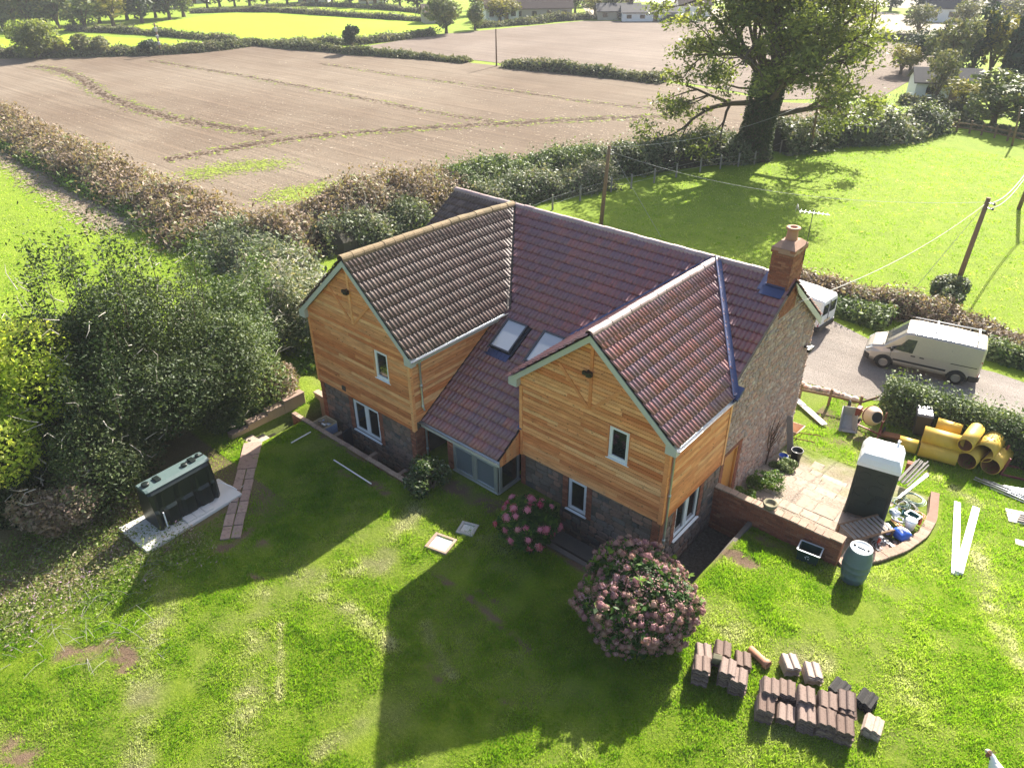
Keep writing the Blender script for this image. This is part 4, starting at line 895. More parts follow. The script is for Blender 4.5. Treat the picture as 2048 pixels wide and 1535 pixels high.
# ---------------------------------------------- sunken area walls
def wall_run(name, label, cat, p, q, zt, zb, th, mat='brick', cop=True, copmat='brick'):
    p, q = np.array(p, float), np.array(q, float); d = q-p; L = np.hypot(*d); d /= L; t = E(name, (p[0], p[1], zb), math.atan2(d[1], d[0]), label, cat)
    h = zt-zb; b = MB(); b.box((0, -th/2, 0), (L, th/2, h)); part(b, 'wall', 'mortar_red' if mat == 'brick' else mat, t)
    if mat == 'brick':
        for s in (-1, 1):
            bb = MB(); bricks(Plane((0, s*th/2, 0), (1, 0, 0), (0, s, 0)), 0, L, 0, h, bb, dep=.014); tag(part(bb, 'brickwork', 'brick', t), kind='stuff')
    if cop:
        n = max(1, int(L/.225))
        for i in range(n):
            b = MB(); j = random.uniform(-.008, .008); b.box((i*L/n+.004, -th/2-.02+j, h), ((i+1)*L/n-.004, th/2+.02+j, h+.05+random.uniform(-.006, .008))); part(b, 'coping_brick', copmat, t, bevel=.01)
    return t
pieces('coping', [(0, (.30, .22, .16)), (.5, (.38, .28, .21)), (1, (.26, .18, .14))], .9, None, 20, .7, .4, .2)
rw = wall_run('retaining_wall', 'long brick retaining wall along the lawn before the left gable', 'wall', (-8.85, -2.45), (-2.85, -2.45), -1.13, -2.45, .13, 'brick', True, 'coping')
for bx in (-6.9, -5.0, -3.5):
    b = MB(); x = bx+8.85; b.box((x-.06, .07, 0), (x+.06, .62, 1.02)); o = part(b, 'buttress', 'mortar_red', rw, bevel=.02); b = MB(); b.box((x-.075, .066, 1.022), (x+.075, .64, 1.06)); part(b, 'buttress_cap', 'coping', rw, bevel=.01)
wall_run('retaining_wall', 'short brick return wall beside the rose bush with sunlit white leaves', 'wall', (-2.85, -2.37), (-2.85, -1.5), -1.13, -2.45, .13, 'brick', True, 'coping')
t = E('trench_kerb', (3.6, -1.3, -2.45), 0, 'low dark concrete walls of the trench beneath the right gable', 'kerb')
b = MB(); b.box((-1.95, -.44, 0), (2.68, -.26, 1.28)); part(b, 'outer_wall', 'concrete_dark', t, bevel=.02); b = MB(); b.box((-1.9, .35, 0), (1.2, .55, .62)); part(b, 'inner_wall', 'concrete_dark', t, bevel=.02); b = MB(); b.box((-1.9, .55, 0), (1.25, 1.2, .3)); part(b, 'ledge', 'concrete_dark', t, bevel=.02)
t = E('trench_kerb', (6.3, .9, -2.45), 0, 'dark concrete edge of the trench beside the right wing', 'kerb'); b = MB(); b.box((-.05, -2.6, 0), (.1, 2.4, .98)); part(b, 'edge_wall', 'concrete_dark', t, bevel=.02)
# steps and rendered wall at the far left corner
t = E('garden_steps', (-8.7, -3.4, -2.45), 0, 'pale concrete steps between the tan wall and the lawn', 'steps')
for i in range(5): b = MB(); b.box((-.38, -1.08+i*.42, 0), (.42, -1.08+i*.42+.418, 1.16-i*.19)); part(b, 'step', 'slab', t, bevel=.012)
t = E('tan_wall', (-9.2, -3.2, -2.45), 0, 'tan rendered wall with stepped top beside the garden steps', 'wall')
for i, (y0, y1, zt) in enumerate(((-1.6, -.9, 1.45), (-.9, -.1, 1.55), (-.1, .6, 1.66), (.6, 1.5, 1.76))):
    b = MB(); b.box((-.16, y0+.003, 0), (.08, y1-.003, zt)); part(b, 'wall_section', 'tan_render', t, bevel=.015); b = MB(); b.box((-.2, y0+.01, zt+.002), (.12, y1-.01, zt+.05)); part(b, 'coping', 'coping', t, bevel=.01)
t = E('tan_wall', (-8.95, -1.15, -2.45), 0, 'short tan wall at the corner of the left gable', 'wall'); b = MB(); b.box((-.25, -.1, 0), (.40, .1, 1.5)); part(b, 'wall_section', 'tan_render', t, bevel=.015); b = MB(); b.box((-.27, -.13, 1.502), (.42, .13, 1.55)); part(b, 'coping', 'coping', t, bevel=.01)
# path of slabs
path = E('garden_path', (-6, -6.2, -1.15), 0, None, None); path['kind'] = 'structure'
pa, pb = np.array([-4.72, -7.55]), np.array([-8.0, -4.75]); d = (pb-pa)/np.linalg.norm(pb-pa); nn = np.array([-d[1], d[0]])
L = np.linalg.norm(pb-pa); y = 0; k = 0
while y < L-.2:
    l = .55 if k < 6 else .75
    for s in ((-1, 1) if k < 6 else (0,)):
        w = .28 if s else .62; c = pa+d*(y+l/2)+nn*(s*.155); b = MB(); j = random.uniform(-.02, .02); hx = np.array([*(d*(l/2-.012)), 0]); hy = np.array([*(nn*(w/2-.004)), 0]); b.obox((c[0]+6+j, c[1]+6.2, .015+random.uniform(0, .012)), hx, hy, (0, 0, .035)); part(b, 'paving_slab', 'slab_red', path, bevel=.012)
    y += l; k += 1
# oil tank on its pad
t = E('concrete_pad', (-6.8, -7.85, -1.15), 0, 'pale concrete pad below the dark green oil tank', 'pad'); b = MB(); b.prism([(-.78, -1.62, 0), (.85, -1.55, 0), (.62, 1.62, 0), (-.62, 1.55, 0)], (0, 0, .11)); part(b, 'slab', 'concrete_pale', t, bevel=.012)
for y0 in (-.2, .1, .4): b = MB(); b.box((.3, y0, .112), (.62, y0+.29, .15)); part(b, 'paving_slab', 'concrete_pale', t, bevel=.01)
t = E('oil_tank', (-6.95, -7.75, -1.04), math.radians(3), 'dark green plastic oil tank with ribbed sides on a pad', 'tank')
def loft(secs, rnd=None, smooth=False, caps=True):
    b = MB(); n = len(secs[0]); V = [p for s in secs for p in s]; Fs = [(i*n+j, i*n+(j+1) % n, (i+1)*n+(j+1) % n, (i+1)*n+j) for i in range(len(secs)-1) for j in range(n)]
    if caps: Fs += [tuple(range(n))[::-1], tuple((len(secs)-1)*n+j for j in range(n))]
    return b.add(V, Fs, rnd, smooth)
secs = []
for i, yy in enumerate(np.linspace(-1.0, 1.0, 23)):
    rib = .075 if (i % 6) in (2, 3) and 1 < i < 21 else 0; e = .06 if i in (0, 22) else 0
    pr = [(-.46+rib+e, .0), (.46-rib-e, .0), (.50-rib-e, .12), (.50-rib-e, .62), (.44-rib*.6-e, .72), (.36-e, 1.22), (.26-e, 1.34), (-.26+e, 1.34), (-.36+e, 1.22), (-.44+rib*.6+e, .72), (-.50+rib+e, .62), (-.50+rib+e, .12)]
    secs.append([(x, yy, z) for x, z in pr])
tb = part(loft(secs), 'body', 'tank_green', t)
b = loft([[(x*(1-(.08 if k in (0, 5) else 0)), yy, z) for x, z in ((-.29, 1.30), (.29, 1.30), (.31, 1.345), (.22, 1.40), (-.22, 1.40), (-.31, 1.345))] for k, yy in enumerate((-1.02, -.94, -.4, .4, .94, 1.02))]); part(b, 'lid', 'tank_top', t)
for cx, cy, r, h in ((0, -.85, .11, .07), (.05, .35, .09, .06), (-.05, .85, .07, .06)): b = MB(); b.lathe([(0, 1.40), (r, 1.40), (r, 1.40+h), (r*.8, 1.41+h), (0, 1.41+h)], 14, (cx, cy, 0)); part(b, 'cap', 'tank_green', t, fix=False)
for cx, cy in ((0, -.5), (.0, .62)): b = MB(); b.box((cx-.13, cy-.09, 1.40), (cx+.13, cy+.09, 1.46)); part(b, 'hatch', 'tank_green', t, bevel=.02)
b = MB(); b.box((-.02, .35, 1.402), (.02, 1.0, 1.43)); part(b, 'strap', 'black_plastic', t); b = MB(); b.box((.51-.02, -.82, .1), (.53, -.79, .62)); b2 = part(b, 'sight_gauge', 'white_plastic', t)
b = MB(); b.tube([(.1, 1.12, .25), (.2, 1.25, .25), (.35, 1.45, .05), (.55, 1.5, -.02)], .015, 6); part(b, 'feed_pipe', 'white_plastic', t, fix=False)
t = E('pipe_offcut', G(462, 985), 0, 'thin grey plastic pipe curving beside the slab path', 'pipe'); b = MB(); b.tube([(-.25, -.5, .02), (-.05, -.2, .03), (.08, .2, .04), (.0, .55, .03)], .018, 6); part(b, 'pipe', 'steel', t, fix=False)
# manholes
for px, sz, rz, lab, fm, lm in (((882, 1088), (.36, .33), .25, 'open white manhole cover in a rough concrete frame on the lawn', 'coping', 'white_wood'), ((935, 1059), (.27, .26), .35, 'smaller grey manhole cover nearer the porch', 'concrete', 'concrete_pale')):
    p = G(*px); t = E('manhole_cover', p, rz, lab, 'manhole'); f = MB(); a, c = sz; w = .09
    for s in (-1, 1): f.box((s*(a-w/2)-w/2, -c, 0), (s*(a-w/2)+w/2, c, .07)); f.box((-a+w+.001, s*(c-w/2)-w/2, 0), (a-w-.001, s*(c-w/2)+w/2, .07))
    part(f, 'frame', fm, t, bevel=.01); b = MB(); b.box((-a+w, -c+w, .0), (a-w, c-w, .035)); part(b, 'lid', lm, t, bevel=.006)
# white lengths of trim left on the grass
for (p, q), lab in ((((583, 888), (622, 866)), 'short white trim length on the grass nearer the steps'), (((668, 922), (743, 970)), 'long white trim length on the grass before the left gable')):
    A, B_ = G(*p), G(*q); t = E('trim_length', (A+B_)/2, 0, lab, 'trim'); b = MB(); d = (B_-A)/2; b.bar(-d+np.array([0, 0, .06]), d+np.array([0, 0, .06]), .035, .03); part(b, 'batten', 'white_wood', t)
# cream appliance with junk in it
t = E('scrap_appliance', (-7.75, -1.95, -2.45), 0, 'gutted cream kitchen appliance full of scraps by the wall', 'appliance')
b = MB(); a, c, h = .32, .34, 1.15
for s in (-1, 1): b.box((s*a-.012, -c, .55), (s*a+.012, c, h)); b.box((-a+.013, s*c-.012, .55), (a-.013, s*c+.012, h))
plain('cream', (.58, .47, .30), .6, 0, .12, 6, .1); plain('bluegrey', (.30, .38, .55), .5, 0, .5, 14, .1); part(b, 'casing', 'cream', t); b = MB(); b.box((-a, -c, 0), (a, c, .549)); part(b, 'base', 'cream', t); b = MB(); b.box((a+.013, -c+.03, .75), (a+.03, c-.03, 1.1)); part(b, 'control_panel', 'bluegrey', t)
for i in range(9): b = MB(); x, y = random.uniform(-.2, .2), random.uniform(-.2, .2); b.obox((x, y, 1.08+random.uniform(-.02, .06)), (random.uniform(.04, .14), random.uniform(-.05, .05), .02), (random.uniform(-.03, .03), .03, 0), (0, 0, .015)); part(b, 'scrap', random.choice(['bluegrey', 'white_plastic', 'grey_wood', 'pale_wood']), t)
t = E('grey_panel', (-6.75, -1.6, -2.45), .1, 'thin dark board standing below the ground floor window', 'board'); b = MB(); b.box((-.03, -.3, 0), (.03, .1, 1.15)); part(b, 'board', 'frame_dark', t)
# ---------------------------------------------- garden wall, barrel, box
gw = wall_run('garden_wall', 'old red brick garden wall running out from the side wing', 'wall', (5.02, 3.44), (8.62, 3.44), -.85, -2.45, .22, 'mortar_red', True, 'coping')
bl = []; z = 0; r = 0
while z < 1.58:
    a = -.1125*(r % 2)
    while a < 3.6:
        lo, hi = max(a, 0)+.005, min(a+.225, 3.6)-.005
        if hi-lo > .05: bl.append((lo, hi, z))
        a += .225
    z += .077; r += 1
bl = bl[::-1]; rest_b = MB()
for i, (lo, hi, z) in enumerate(bl):
    b = MB() if i < 285 else rest_b; d = random.uniform(.006, .016); b.box((lo, -.11-d, z+.005), (hi, -.1101, z+.072))
    if i < 285: part(b, 'brick', 'brick', gw)
tag(part(rest_b, 'brick_courses', 'brick', gw), kind='stuff')
t = E('brick_pillar', (8.78, 3.44, -1.7), 0, 'square brick pillar ending the garden wall beside the barrel', 'pillar'); b = MB(); b.box((-.155, -.155, 0), (.155, .155, .93)); part(b, 'core', 'mortar_red', t); bb = MB()
for o_, u_, n_ in (((-.165, -.155), (1, 0, 0), (0, -1, 0)), ((.155, -.165), (0, 1, 0), (1, 0, 0)), ((-.155, -.165), (0, 1, 0), (-1, 0, 0))): bricks(Plane((*o_, 0), u_, n_), 0, .33, 0, .93, bb, L=.215, dep=.014)
tag(part(bb, 'brickwork', 'brick', t), kind='stuff'); b = MB(); b.box((-.18, -.18, .932), (.18, .18, .98)); part(b, 'cap', 'coping', t, bevel=.01)
t = E('stone_planter', (6.75, 3.44, -.80), .3, 'round mossy stone planter sitting on the brick garden wall', 'planter'); b = MB(); b.lathe([(0, 0), (.12, 0), (.19, .08), (.22, .17), (.21, .21), (.16, .21), (.14, .14), (0, .13)], 16); plain('mossy', (.22, .20, .13), .95, 0, .4, 10, .5, .2); part(b, 'bowl', 'mossy', t, fix=False)
t = E('recycling_box', (8.25, 2.98, -1.56), .12, 'dark green recycling box with a white emblem against the brick wall', 'box'); b = MB(); o1, o2 = [(-.27, -.19), (.27, -.19), (.27, .19), (-.27, .19)], [(-.31, -.22), (.31, -.22), (.31, .22), (-.31, .22)]; i1 = [(x*.93, y*.93) for x, y in o2]; i0 = [(x*.9, y*.9) for x, y in o1]
V = [(x, y, 0) for x, y in o1]+[(x, y, .40) for x, y in o2]+[(x, y, .40) for x, y in i1]+[(x, y, .02) for x, y in i0]; b.add(V, [(0, 3, 2, 1), (12, 13, 14, 15)]+[(k*4+i, k*4+(i+1) % 4, k*4+4+(i+1) % 4, k*4+4+i) for k in range(3) for i in range(4)]); part(b, 'tub', 'green_plastic', t, fix=False)
b = MB()
for i in range(4): a, c = o2[i], o2[(i+1) % 4]; b.bar((*a, .405), (*c, .405), .035, .02)
part(b, 'rim', 'barrel_lid', t); b = MB()
for k in range(3):
    th = math.pi/2+k*2.094; c = np.array([math.cos(th)*.05, 0, math.sin(th)*.045+.22]); dd = np.array([math.sin(th)*.04, 0, -math.cos(th)*.04])
    for q0, q1 in ((-1, .5),): b.bar(c+dd*q0+(0, -.213, 0), c+dd*q1+(0, -.213, 0), .004, .022, (0, 1, 0))
    tip = c+dd*1.1; b.prism([tuple(tip+(0, -.213, 0)), tuple(c+dd*.4+np.array([math.cos(th)*.025, -.213, math.sin(th)*.025])), tuple(c+dd*.4-np.array([math.cos(th)*.025, .213, math.sin(th)*.025]))], (0, .006, 0))
part(b, 'emblem', 'white_plastic', t)
p = G(1703, 1158); t = E('water_barrel', p, .4, 'blue grey plastic barrel with pale lid standing on the lawn', 'barrel'); b = MB()
pr = [(0, 0), (.27, 0), (.30, .04), (.335, .25), (.345, .27), (.335, .29), (.36, .50), (.372, .52), (.36, .54), (.36, .70), (.372, .72), (.36, .74), (.345, .92), (.30, 1.12), (.285, 1.17), (.275, 1.18)]; b.lathe(pr, 32); part(b, 'drum', 'barrel_blue', t, fix=False)
b = MB(); b.lathe([(.285, 1.165), (.292, 1.195), (.275, 1.205), (.255, 1.18), (0, 1.18)], 32); part(b, 'lid', 'barrel_lid', t, fix=False)
for x, y, r in ((-.16, .08, .035), (.17, -.06, .03)): b = MB(); b.lathe([(0, 1.205), (r, 1.205), (r, 1.182)], 12, (x, y, 0)); part(b, 'bung', 'black_plastic', t, fix=False)
b = MB(); b.bar((-.1, .03, 1.195), (.1, -.05, 1.195), .03, .03); part(b, 'handle', 'barrel_blue', t, bevel=.008)
# ---------------------------------------------- patio
patio = E('patio', (7, 6, -2.15), 0, None, None); patio['kind'] = 'structure'
y = 3.62
while y < 9.3:
    h = random.choice([.42, .5, .62]); x = 5.15; 
    while x < 8.9:
        w = random.choice([.42, .55, .7, .85]); cz = float(gz(x+w/2, y+h/2)); x1 = min(x+w, float(curve_x(y+h/2))-.35)
        if not (y > 7.2 and random.random() < (y-7.0)*.42) and x1-x > .2 and not (x < 5.6 and random.random() < .6) and random.random() < .8: b = MB(); j = lambda: random.uniform(-.02, .02); b.prism([(x+.006-7+j(), y+.006-6+j(), cz+2.15-.02), (x1-.012-7+j(), y+.012-6+j(), cz+2.15-.02), (x1-.012-7+j(), y+h-.012-6+j(), cz+2.15-.02), (x+.012-7+j(), y+h-.012-6+j(), cz+2.15-.02)], (0, 0, .028+random.uniform(0, .008))); part(b, 'paving_slab', 'slab', patio, bevel=.01)
        x += w
    y += h
cw = E('curved_wall', (10.0, 6.0, -2.3), 0, 'curved low brick wall holding the lawn around the patio', 'wall'); cs = []
pe = PATIO_EDGE; ts = np.linspace(0, 1, 40); cum = np.r_[0, np.cumsum(np.hypot(*np.diff(pe, axis=0).T))]; cum /= cum[-1]
cx_, cy_ = np.interp(ts, cum, pe[:, 0]), np.interp(ts, cum, pe[:, 1])
for _ in range(3): cx_[1:-1] = (cx_[:-2]+cx_[1:-1]*2+cx_[2:])/4; cy_[1:-1] = (cy_[:-2]+cy_[1:-1]*2+cy_[2:])/4
tx, ty = np.gradient(cx_), np.gradient(cy_); ln = np.hypot(tx, ty); nxn, nyn = ty/ln, -tx/ln
zt = np.array([float(slope_z(x, y)) for x, y in zip(cx_, cy_)])+.05
secs = [[(cx_[i]-10+nxn[i]*o_, cy_[i]-6+nyn[i]*o_, z+2.3) for o_, z in ((-.13, -2.3), (.13, -2.3), (.13, zt[i]), (-.13, zt[i]))] for i in range(40)]; part(loft(secs), 'wall', 'mortar_red', cw)
for i in range(0, 39):
    b = MB(); g = .06; c = [(cx_[k]-10+nxn[k]*o_, cy_[k]-6+nyn[k]*o_, (zt[i]+zt[i+1])/2+2.3+.002) for k, o_ in ((i, -.16), (i, .16), (i+1, .16), (i+1, -.16))]; m = np.mean(c, axis=0); c = [tuple(m+(np.array(q)-m)*(.95, .95, 1)) for q in c]; b.prism(c, (0, 0, .06+random.uniform(-.01, .012))); part(b, 'coping_brick', 'coping', cw, bevel=.012)
# ---------------------------------------------- portable toilet
A0, A1 = atz(1686, 1024, -2.13), atz(1769, 1050, -2.13); ang = math.atan2(A1[1]-A0[1], A1[0]-A0[0]); Wt = 1.2
t = E('portable_toilet', (float(A0[0]), float(A0[1]), -2.13), ang, 'dark green portable toilet with white domed roof standing on the patio', 'toilet')
b = MB(); b.box((.05, .05, 0), (Wt-.05, 1.10, 1.95)); part(b, 'cabin', 'toilet_green', t, bevel=.03)
for x0, x1 in ((0, .09), (Wt-.09, Wt)):
    for y0, y1 in ((0, .09), (1.06, 1.15)): b = MB(); b.box((x0, y0, 0), (x1, y1, 1.97)); part(b, 'corner_post', 'teal_plastic' if x1 > .5 and y0 > .5 else 'toilet_green', t, bevel=.02)
b = MB()
for k in range(9): z = .55+k*.045; b.tube([(.55+.02*k, .045, z), (.8, .04, z+.05), (1.08, .045, z+.03)], .008, 5)
for cx, cz, r in ((.3, 1.55, .2), (.85, 1.6, .22), (.3, .95, .2), (.72, 1.1, .25), (.35, .45, .18)): b.tube([(cx+r*math.cos(q), .045, cz+r*math.sin(q)*.8) for q in np.linspace(.3, 4.9, 12)], .010, 5)
part(b, 'moulded_relief', 'toilet_green', t, fix=False)
b = MB(); b.box((Wt-.05, .14, .12), (Wt-.03, 1.0, 1.85)); part(b, 'side_panel', 'teal_plastic', t, bevel=.008)
rs = []
for q, (sx, z) in enumerate(((1.03, 1.94), (1.03, 2.06), (.96, 2.22), (.84, 2.36), (.55, 2.42), (0.02, 2.43))):
    ring = []
    for k in range(24):
        th = k/24*2*math.pi; cx, sy = math.cos(th), math.sin(th); m = max(abs(cx), abs(sy)); px_, py_ = cx/m, sy/m; wave = 1-.025*(k % 3 == 0 and 1 < q < 4)
        ring.append((Wt/2+px_*Wt/2*sx*wave, .575+py_*.575*sx*wave, z))
    rs.append(ring)
part(loft(rs, smooth=False), 'roof', 'white_plastic', t)
b = MB(); b.tube([(.95, .95, 2.3), (.95, .95, 2.55)], .04, 10); part(b, 'vent_pipe', 'white_plastic', t, fix=False)
# ---------------------------------------------- odds and ends inside the curved wall
def at_patio(px): return atz(*px, -2.12)
t = E('slatted_frame', at_patio((1728, 1068)), -.55, 'weathered wooden slatted frame lying beside the portable toilet', 'frame')
for s in (-1, 1): b = MB(); b.box((s*.36-.03, -.75, .25), (s*.36+.03, .75, .31)); part(b, 'rail', 'brown_wood', t, bevel=.006)
for k in range(9): b = MB(); y = -.66+k*.165; b.box((-.328, y-.05, .27), (.328, y+.05, .295)); part(b, 'slat', 'grey_wood', t)
for s in (-1, 1):
    for q in (-.7, .7): b = MB(); b.box((s*.36-.025, q-.025, 0), (s*.36+.025, q+.025, .249)); part(b, 'leg', 'brown_wood', t)
def coil(name, px, lab, mat, r, n, rad=.012, z=-2.12, jit=.05, cat='hose'):
    p = atz(*px, z); t = E(name, p, 0, lab, cat); pts = []
    for i in range(n*16): th = i/16*2*math.pi; k = r*(1+jit*math.sin(th*.37)+jit*2*math.sin(th*.11)); pts.append((k*math.cos(th)+.06*math.sin(th*.23), k*math.sin(th)*.85, .02+.012*(i/16)+.03*abs(math.sin(th*.6))))
    b = MB(); b.tube(pts, rad, 5); part(b, 'coil', mat, t, fix=False); return t
coil('hose_coil', (1826, 1000), 'tangled pale hose coiled by the curved wall', 'sage_hose', .30, 5); coil('hose_coil', (1800, 1008), 'thin green hose loops beside the pale hose', 'teal_plastic', .22, 4, .01)
coil('cable_coil', (1797, 1042), 'white cable coil next to the green crate', 'white_plastic', .15, 6, .012, cat='cable'); coil('wire_tangle', (1770, 1098), 'tangle of grey wire among the rubble', 'steel', .26, 5, .009, jit=.15, cat='wire')
t = E('crate', at_patio((1822, 1042)), -.3, 'small teal plastic crate by the curved wall', 'crate'); b = MB(); V = [(-.16, -.12, 0), (.16, -.12, 0), (.16, .12, 0), (-.16, .12, 0), (-.2, -.15, .26), (.2, -.15, .26), (.2, .15, .26), (-.2, .15, .26), (-.17, -.12, .26), (.17, -.12, .26), (.17, .12, .26), (-.17, .12, .26), (-.14, -.1, .03), (.14, -.1, .03), (.14, .1, .03), (-.14, .1, .03)]
b.add(V, [(0, 3, 2, 1), (12, 13, 14, 15)]+[(k*4+i, k*4+(i+1) % 4, k*4+4+(i+1) % 4, k*4+4+i) for k in range(3) for i in range(4)]); part(b, 'tub', 'teal_plastic', t, fix=False); b = MB(); [b.bar(V[4+i], V[4+(i+1) % 4], .03, .02) for i in range(4)]; part(b, 'rim', 'teal_plastic', t)
t = E('paint_bucket', at_patio((1818, 1056)), 0, 'white round bucket behind the blue sack', 'bucket'); b = MB(); b.lathe([(0, 0), (.13, 0), (.165, .30), (.175, .31), (.17, .34), (0, .34)], 20); part(b, 'tub', 'white_plastic', t, fix=False); b = MB(); b.tube([(.17*math.cos(q), .17*math.sin(q), .3-.1*math.sin(q*1.0)) for q in np.linspace(0, math.pi, 10)], .006, 5); part(b, 'handle', 'steel', t, fix=False)
def sack(name, px, lab, mat, sx, sy, sz, mat2=None):
    t = E(name, at_patio(px), -.5, lab, 'sack'); b = MB(); V = []; n, m = 16, 8
    for j in range(m+1):
        ph = -math.pi/2+math.pi*j/m
        for i in range(n):
            th = 2*math.pi*i/n; k = 1+.10*math.sin(3*th+j)+.07*math.sin(5*th+2*j); c = math.copysign(abs(math.cos(th))**.6, math.cos(th)); s = math.copysign(abs(math.sin(th))**.6, math.sin(th)); V.append((sx*c*math.cos(ph)**.5*k if math.cos(ph) > 0 else 0, sy*s*max(0, math.cos(ph))**.5*k, sz*(math.sin(ph)+1)/2*(1+.08*math.sin(2*th))))
    b.add(V, [(j*n+i, j*n+(i+1) % n, (j+1)*n+(i+1) % n, (j+1)*n+i) for j in range(m) for i in range(n)], smooth=True); part(b, 'bag', mat, t, fix=False)
    if mat2: b = MB(); b.add([(v[0]*.8-.02, v[1]*.8+.05, v[2]+.02) for v in V[n*5:]], [(j*n+i, j*n+(i+1) % n, (j+1)*n+(i+1) % n, (j+1)*n+i) for j in range(3) for i in range(n)], smooth=True); part(b, 'folded_top', mat2, t, fix=False)
    return t
sack('blue_sack', (1800, 1075), 'bright blue and white plastic sack on the patio corner', 'blue_plastic', .24, .22, .30, 'white_plastic')
t = E('jerrycan', at_patio((1773, 1062)), -.7, 'pale lilac plastic canister lying beside the blue sack', 'canister'); b = MB(); b.box((-.2, -.14, 0), (.2, .14, .2)); part(b, 'body', 'lilac_plastic', t, bevel=.05); b = MB(); b.lathe([(0, .2), (.055, .2), (.055, .25), (0, .25)], 12, (.08, 0, 0)); part(b, 'cap', 'blue_plastic', t, fix=False); b = MB(); b.bar((-.15, 0, .21), (-.02, 0, .21), .04, .03); part(b, 'handle', 'lilac_plastic', t, bevel=.01)
t = E('red_tool', at_patio((1755, 1088)), .5, 'red handled tool standing among the rubble', 'tool'); b = MB(); b.bar((0, 0, 0), (.03, .02, .24), .07, .07); part(b, 'handle', 'red_plastic', t, bevel=.01); b = MB(); b.bar((.03, .02, .241), (.04, .03, .3), .1, .05); part(b, 'head', 'white_plastic', t)
b = MB()
for i in range(90):
    px = (random.uniform(1738, 1815), 0); y = random.uniform(1085, 1112); p = atz(px[0], y, -2.12)
    if p[0] < float(curve_x(p[1]))-.2: th = random.random()*3; s = random.uniform(.02, .07); b.obox((p[0], p[1], -2.12+s*.4), (s*math.cos(th), s*math.sin(th), .01), (-s*.6*math.sin(th), s*.6*math.cos(th), 0), (0, 0, s*.5))
tag(b.build('rubble', MATS['slab_red']), 'broken masonry rubble inside the end of the curved wall', 'rubble', kind='stuff')
def bundle(name, lab, cat, lst, mat, pname, sect, cyl=False):
    """long pieces between pixel ends, each a part"""
    P0 = np.mean([np.array(a) for a, c in lst]+[np.array(c) for a, c in lst], axis=0); z0 = min(min(a[2], c[2]) for a, c in lst)-sect[1]/2; t = E(name, (P0[0], P0[1], z0), 0, lab, cat)
    for a, c in lst:
        b = MB(); a, c = np.array(a)-(P0[0], P0[1], z0), np.array(c)-(P0[0], P0[1], z0)
        if cyl: b.tube([a, c], sect[0]/2, 10)
        else: b.bar(a, c, *sect)
        part(b, pname, mat if isinstance(mat, str) else random.choice(mat), t, fix=not cyl)
    return t
lst = []; A_ = atz(1803, 968, -2.0); B2 = atz(1845, 925, -1.75)
for k in range(7): o_ = np.array([.06*(k-3), .05*(k % 3), .05*(k % 2)]); lst.append((A_+o_, B2+o_*1.1+np.array([0, 0, 0])))
bundle('metal_posts', 'bundle of thin grey metal posts leaning behind the portable toilet', 'posts', lst, 'grey_wood', 'post', (.04, .04))
A_ = atz(1800, 992, -2.05); B2 = atz(1856, 945, -1.90); lst = [(A_+np.array([.0, -.09*k, .03*k]), B2+np.array([.05*(k % 2), -.09*k, .03*k])) for k in range(4)]
bundle('leaning_boards', 'grey and dark boards propped on the curved wall behind the toilet', 'boards', lst, ['grey_wood', 'black_plastic', 'brown_wood'], 'board', (.07, .03))
t = E('brick_stack', atz(1815, 945, -2.3), ang, 'small red brick stack behind the portable toilet', 'bricks')
for k in range(6):
    for s in (0, 1): b = MB(); b.box((-.11, s*.11-.11, k*.075), (.11, s*.11-.005, k*.075+.07)); part(b, 'brick', 'brick', t, bevel=.005)
# ---------------------------------------------- timber on the lawn
def beam(px0, px1, lab, w, h, lift=0, mat='white_wood', name='timber_beam', sink=True):
    a, c = G(*px0), G(*px1); t = E(name, (a+c)/2, 0, lab, 'timber'); d = (c-a)/2; b = MB(); b.bar(-d+(0, 0, h/2+lift), d+(0, 0, h/2+lift), w, h); part(b, 'plank', mat, t, bevel=.005); return t
beam((1909, 1150), (1914, 1006), 'left white timber plank of the pair forming a V on the lawn', .20, .07); beam((1915, 1150), (1950, 1020), 'right white timber plank of the pair forming a V on the lawn', .22, .07, .075)
# scaffold tubes and boards by the right edge
lst = []; a0, c0 = G(1965, 965), G(2120, 1030); v = np.cross(c0-a0, (0, 0, 1)); v /= np.linalg.norm(v)
for k in range(7): o_ = v*(-.18+.065*k); s = random.uniform(-.3, .3); d = (c0-a0)/np.linalg.norm(c0-a0); lst.append((a0+o_+d*s+(0, 0, .05+.055*(k % 2)), c0+o_+(0, 0, .05+.055*(k % 2))))
bundle('scaffold_tubes', 'pile of grey metal scaffold tubes on the grass at right', 'tubes', lst, 'steel', 'tube', (.055, .055), True)
t = E('metal_sheets', G(2038, 985), math.radians(25), 'stacked grey metal sheets behind the scaffold tubes', 'sheets')
for k in range(3): b = MB(); b.box((-.5+.08*k, -.25, .02+k*.035), (1.0, .25-.06*k, .05+k*.035)); part(b, 'sheet', 'steel', t)
t = E('wood_pallet', G(2050, 1040), math.radians(20), 'pale timber offcuts piled at the right edge of the lawn', 'timber')
for k in range(3): b = MB(); b.box((-.55, -.35+k*.24, .0), (.9, -.15+k*.24, .10)); part(b, 'plank', 'pale_wood', t, bevel=.005)
for k in range(4): b = MB(); b.box((-.3+.05*k, -.3+k*.12, .102+.0*k), (.9, -.24+k*.12, .15)); part(b, 'batten', 'grey_wood', t)
t = E('pale_block', G(2052, 1090), math.radians(15), 'pale board lying below the timber offcuts at the right edge', 'board'); b = MB(); b.box((-.3, -.14, 0), (.6, .14, .05)); part(b, 'board', 'pale_wood', t, bevel=.005)
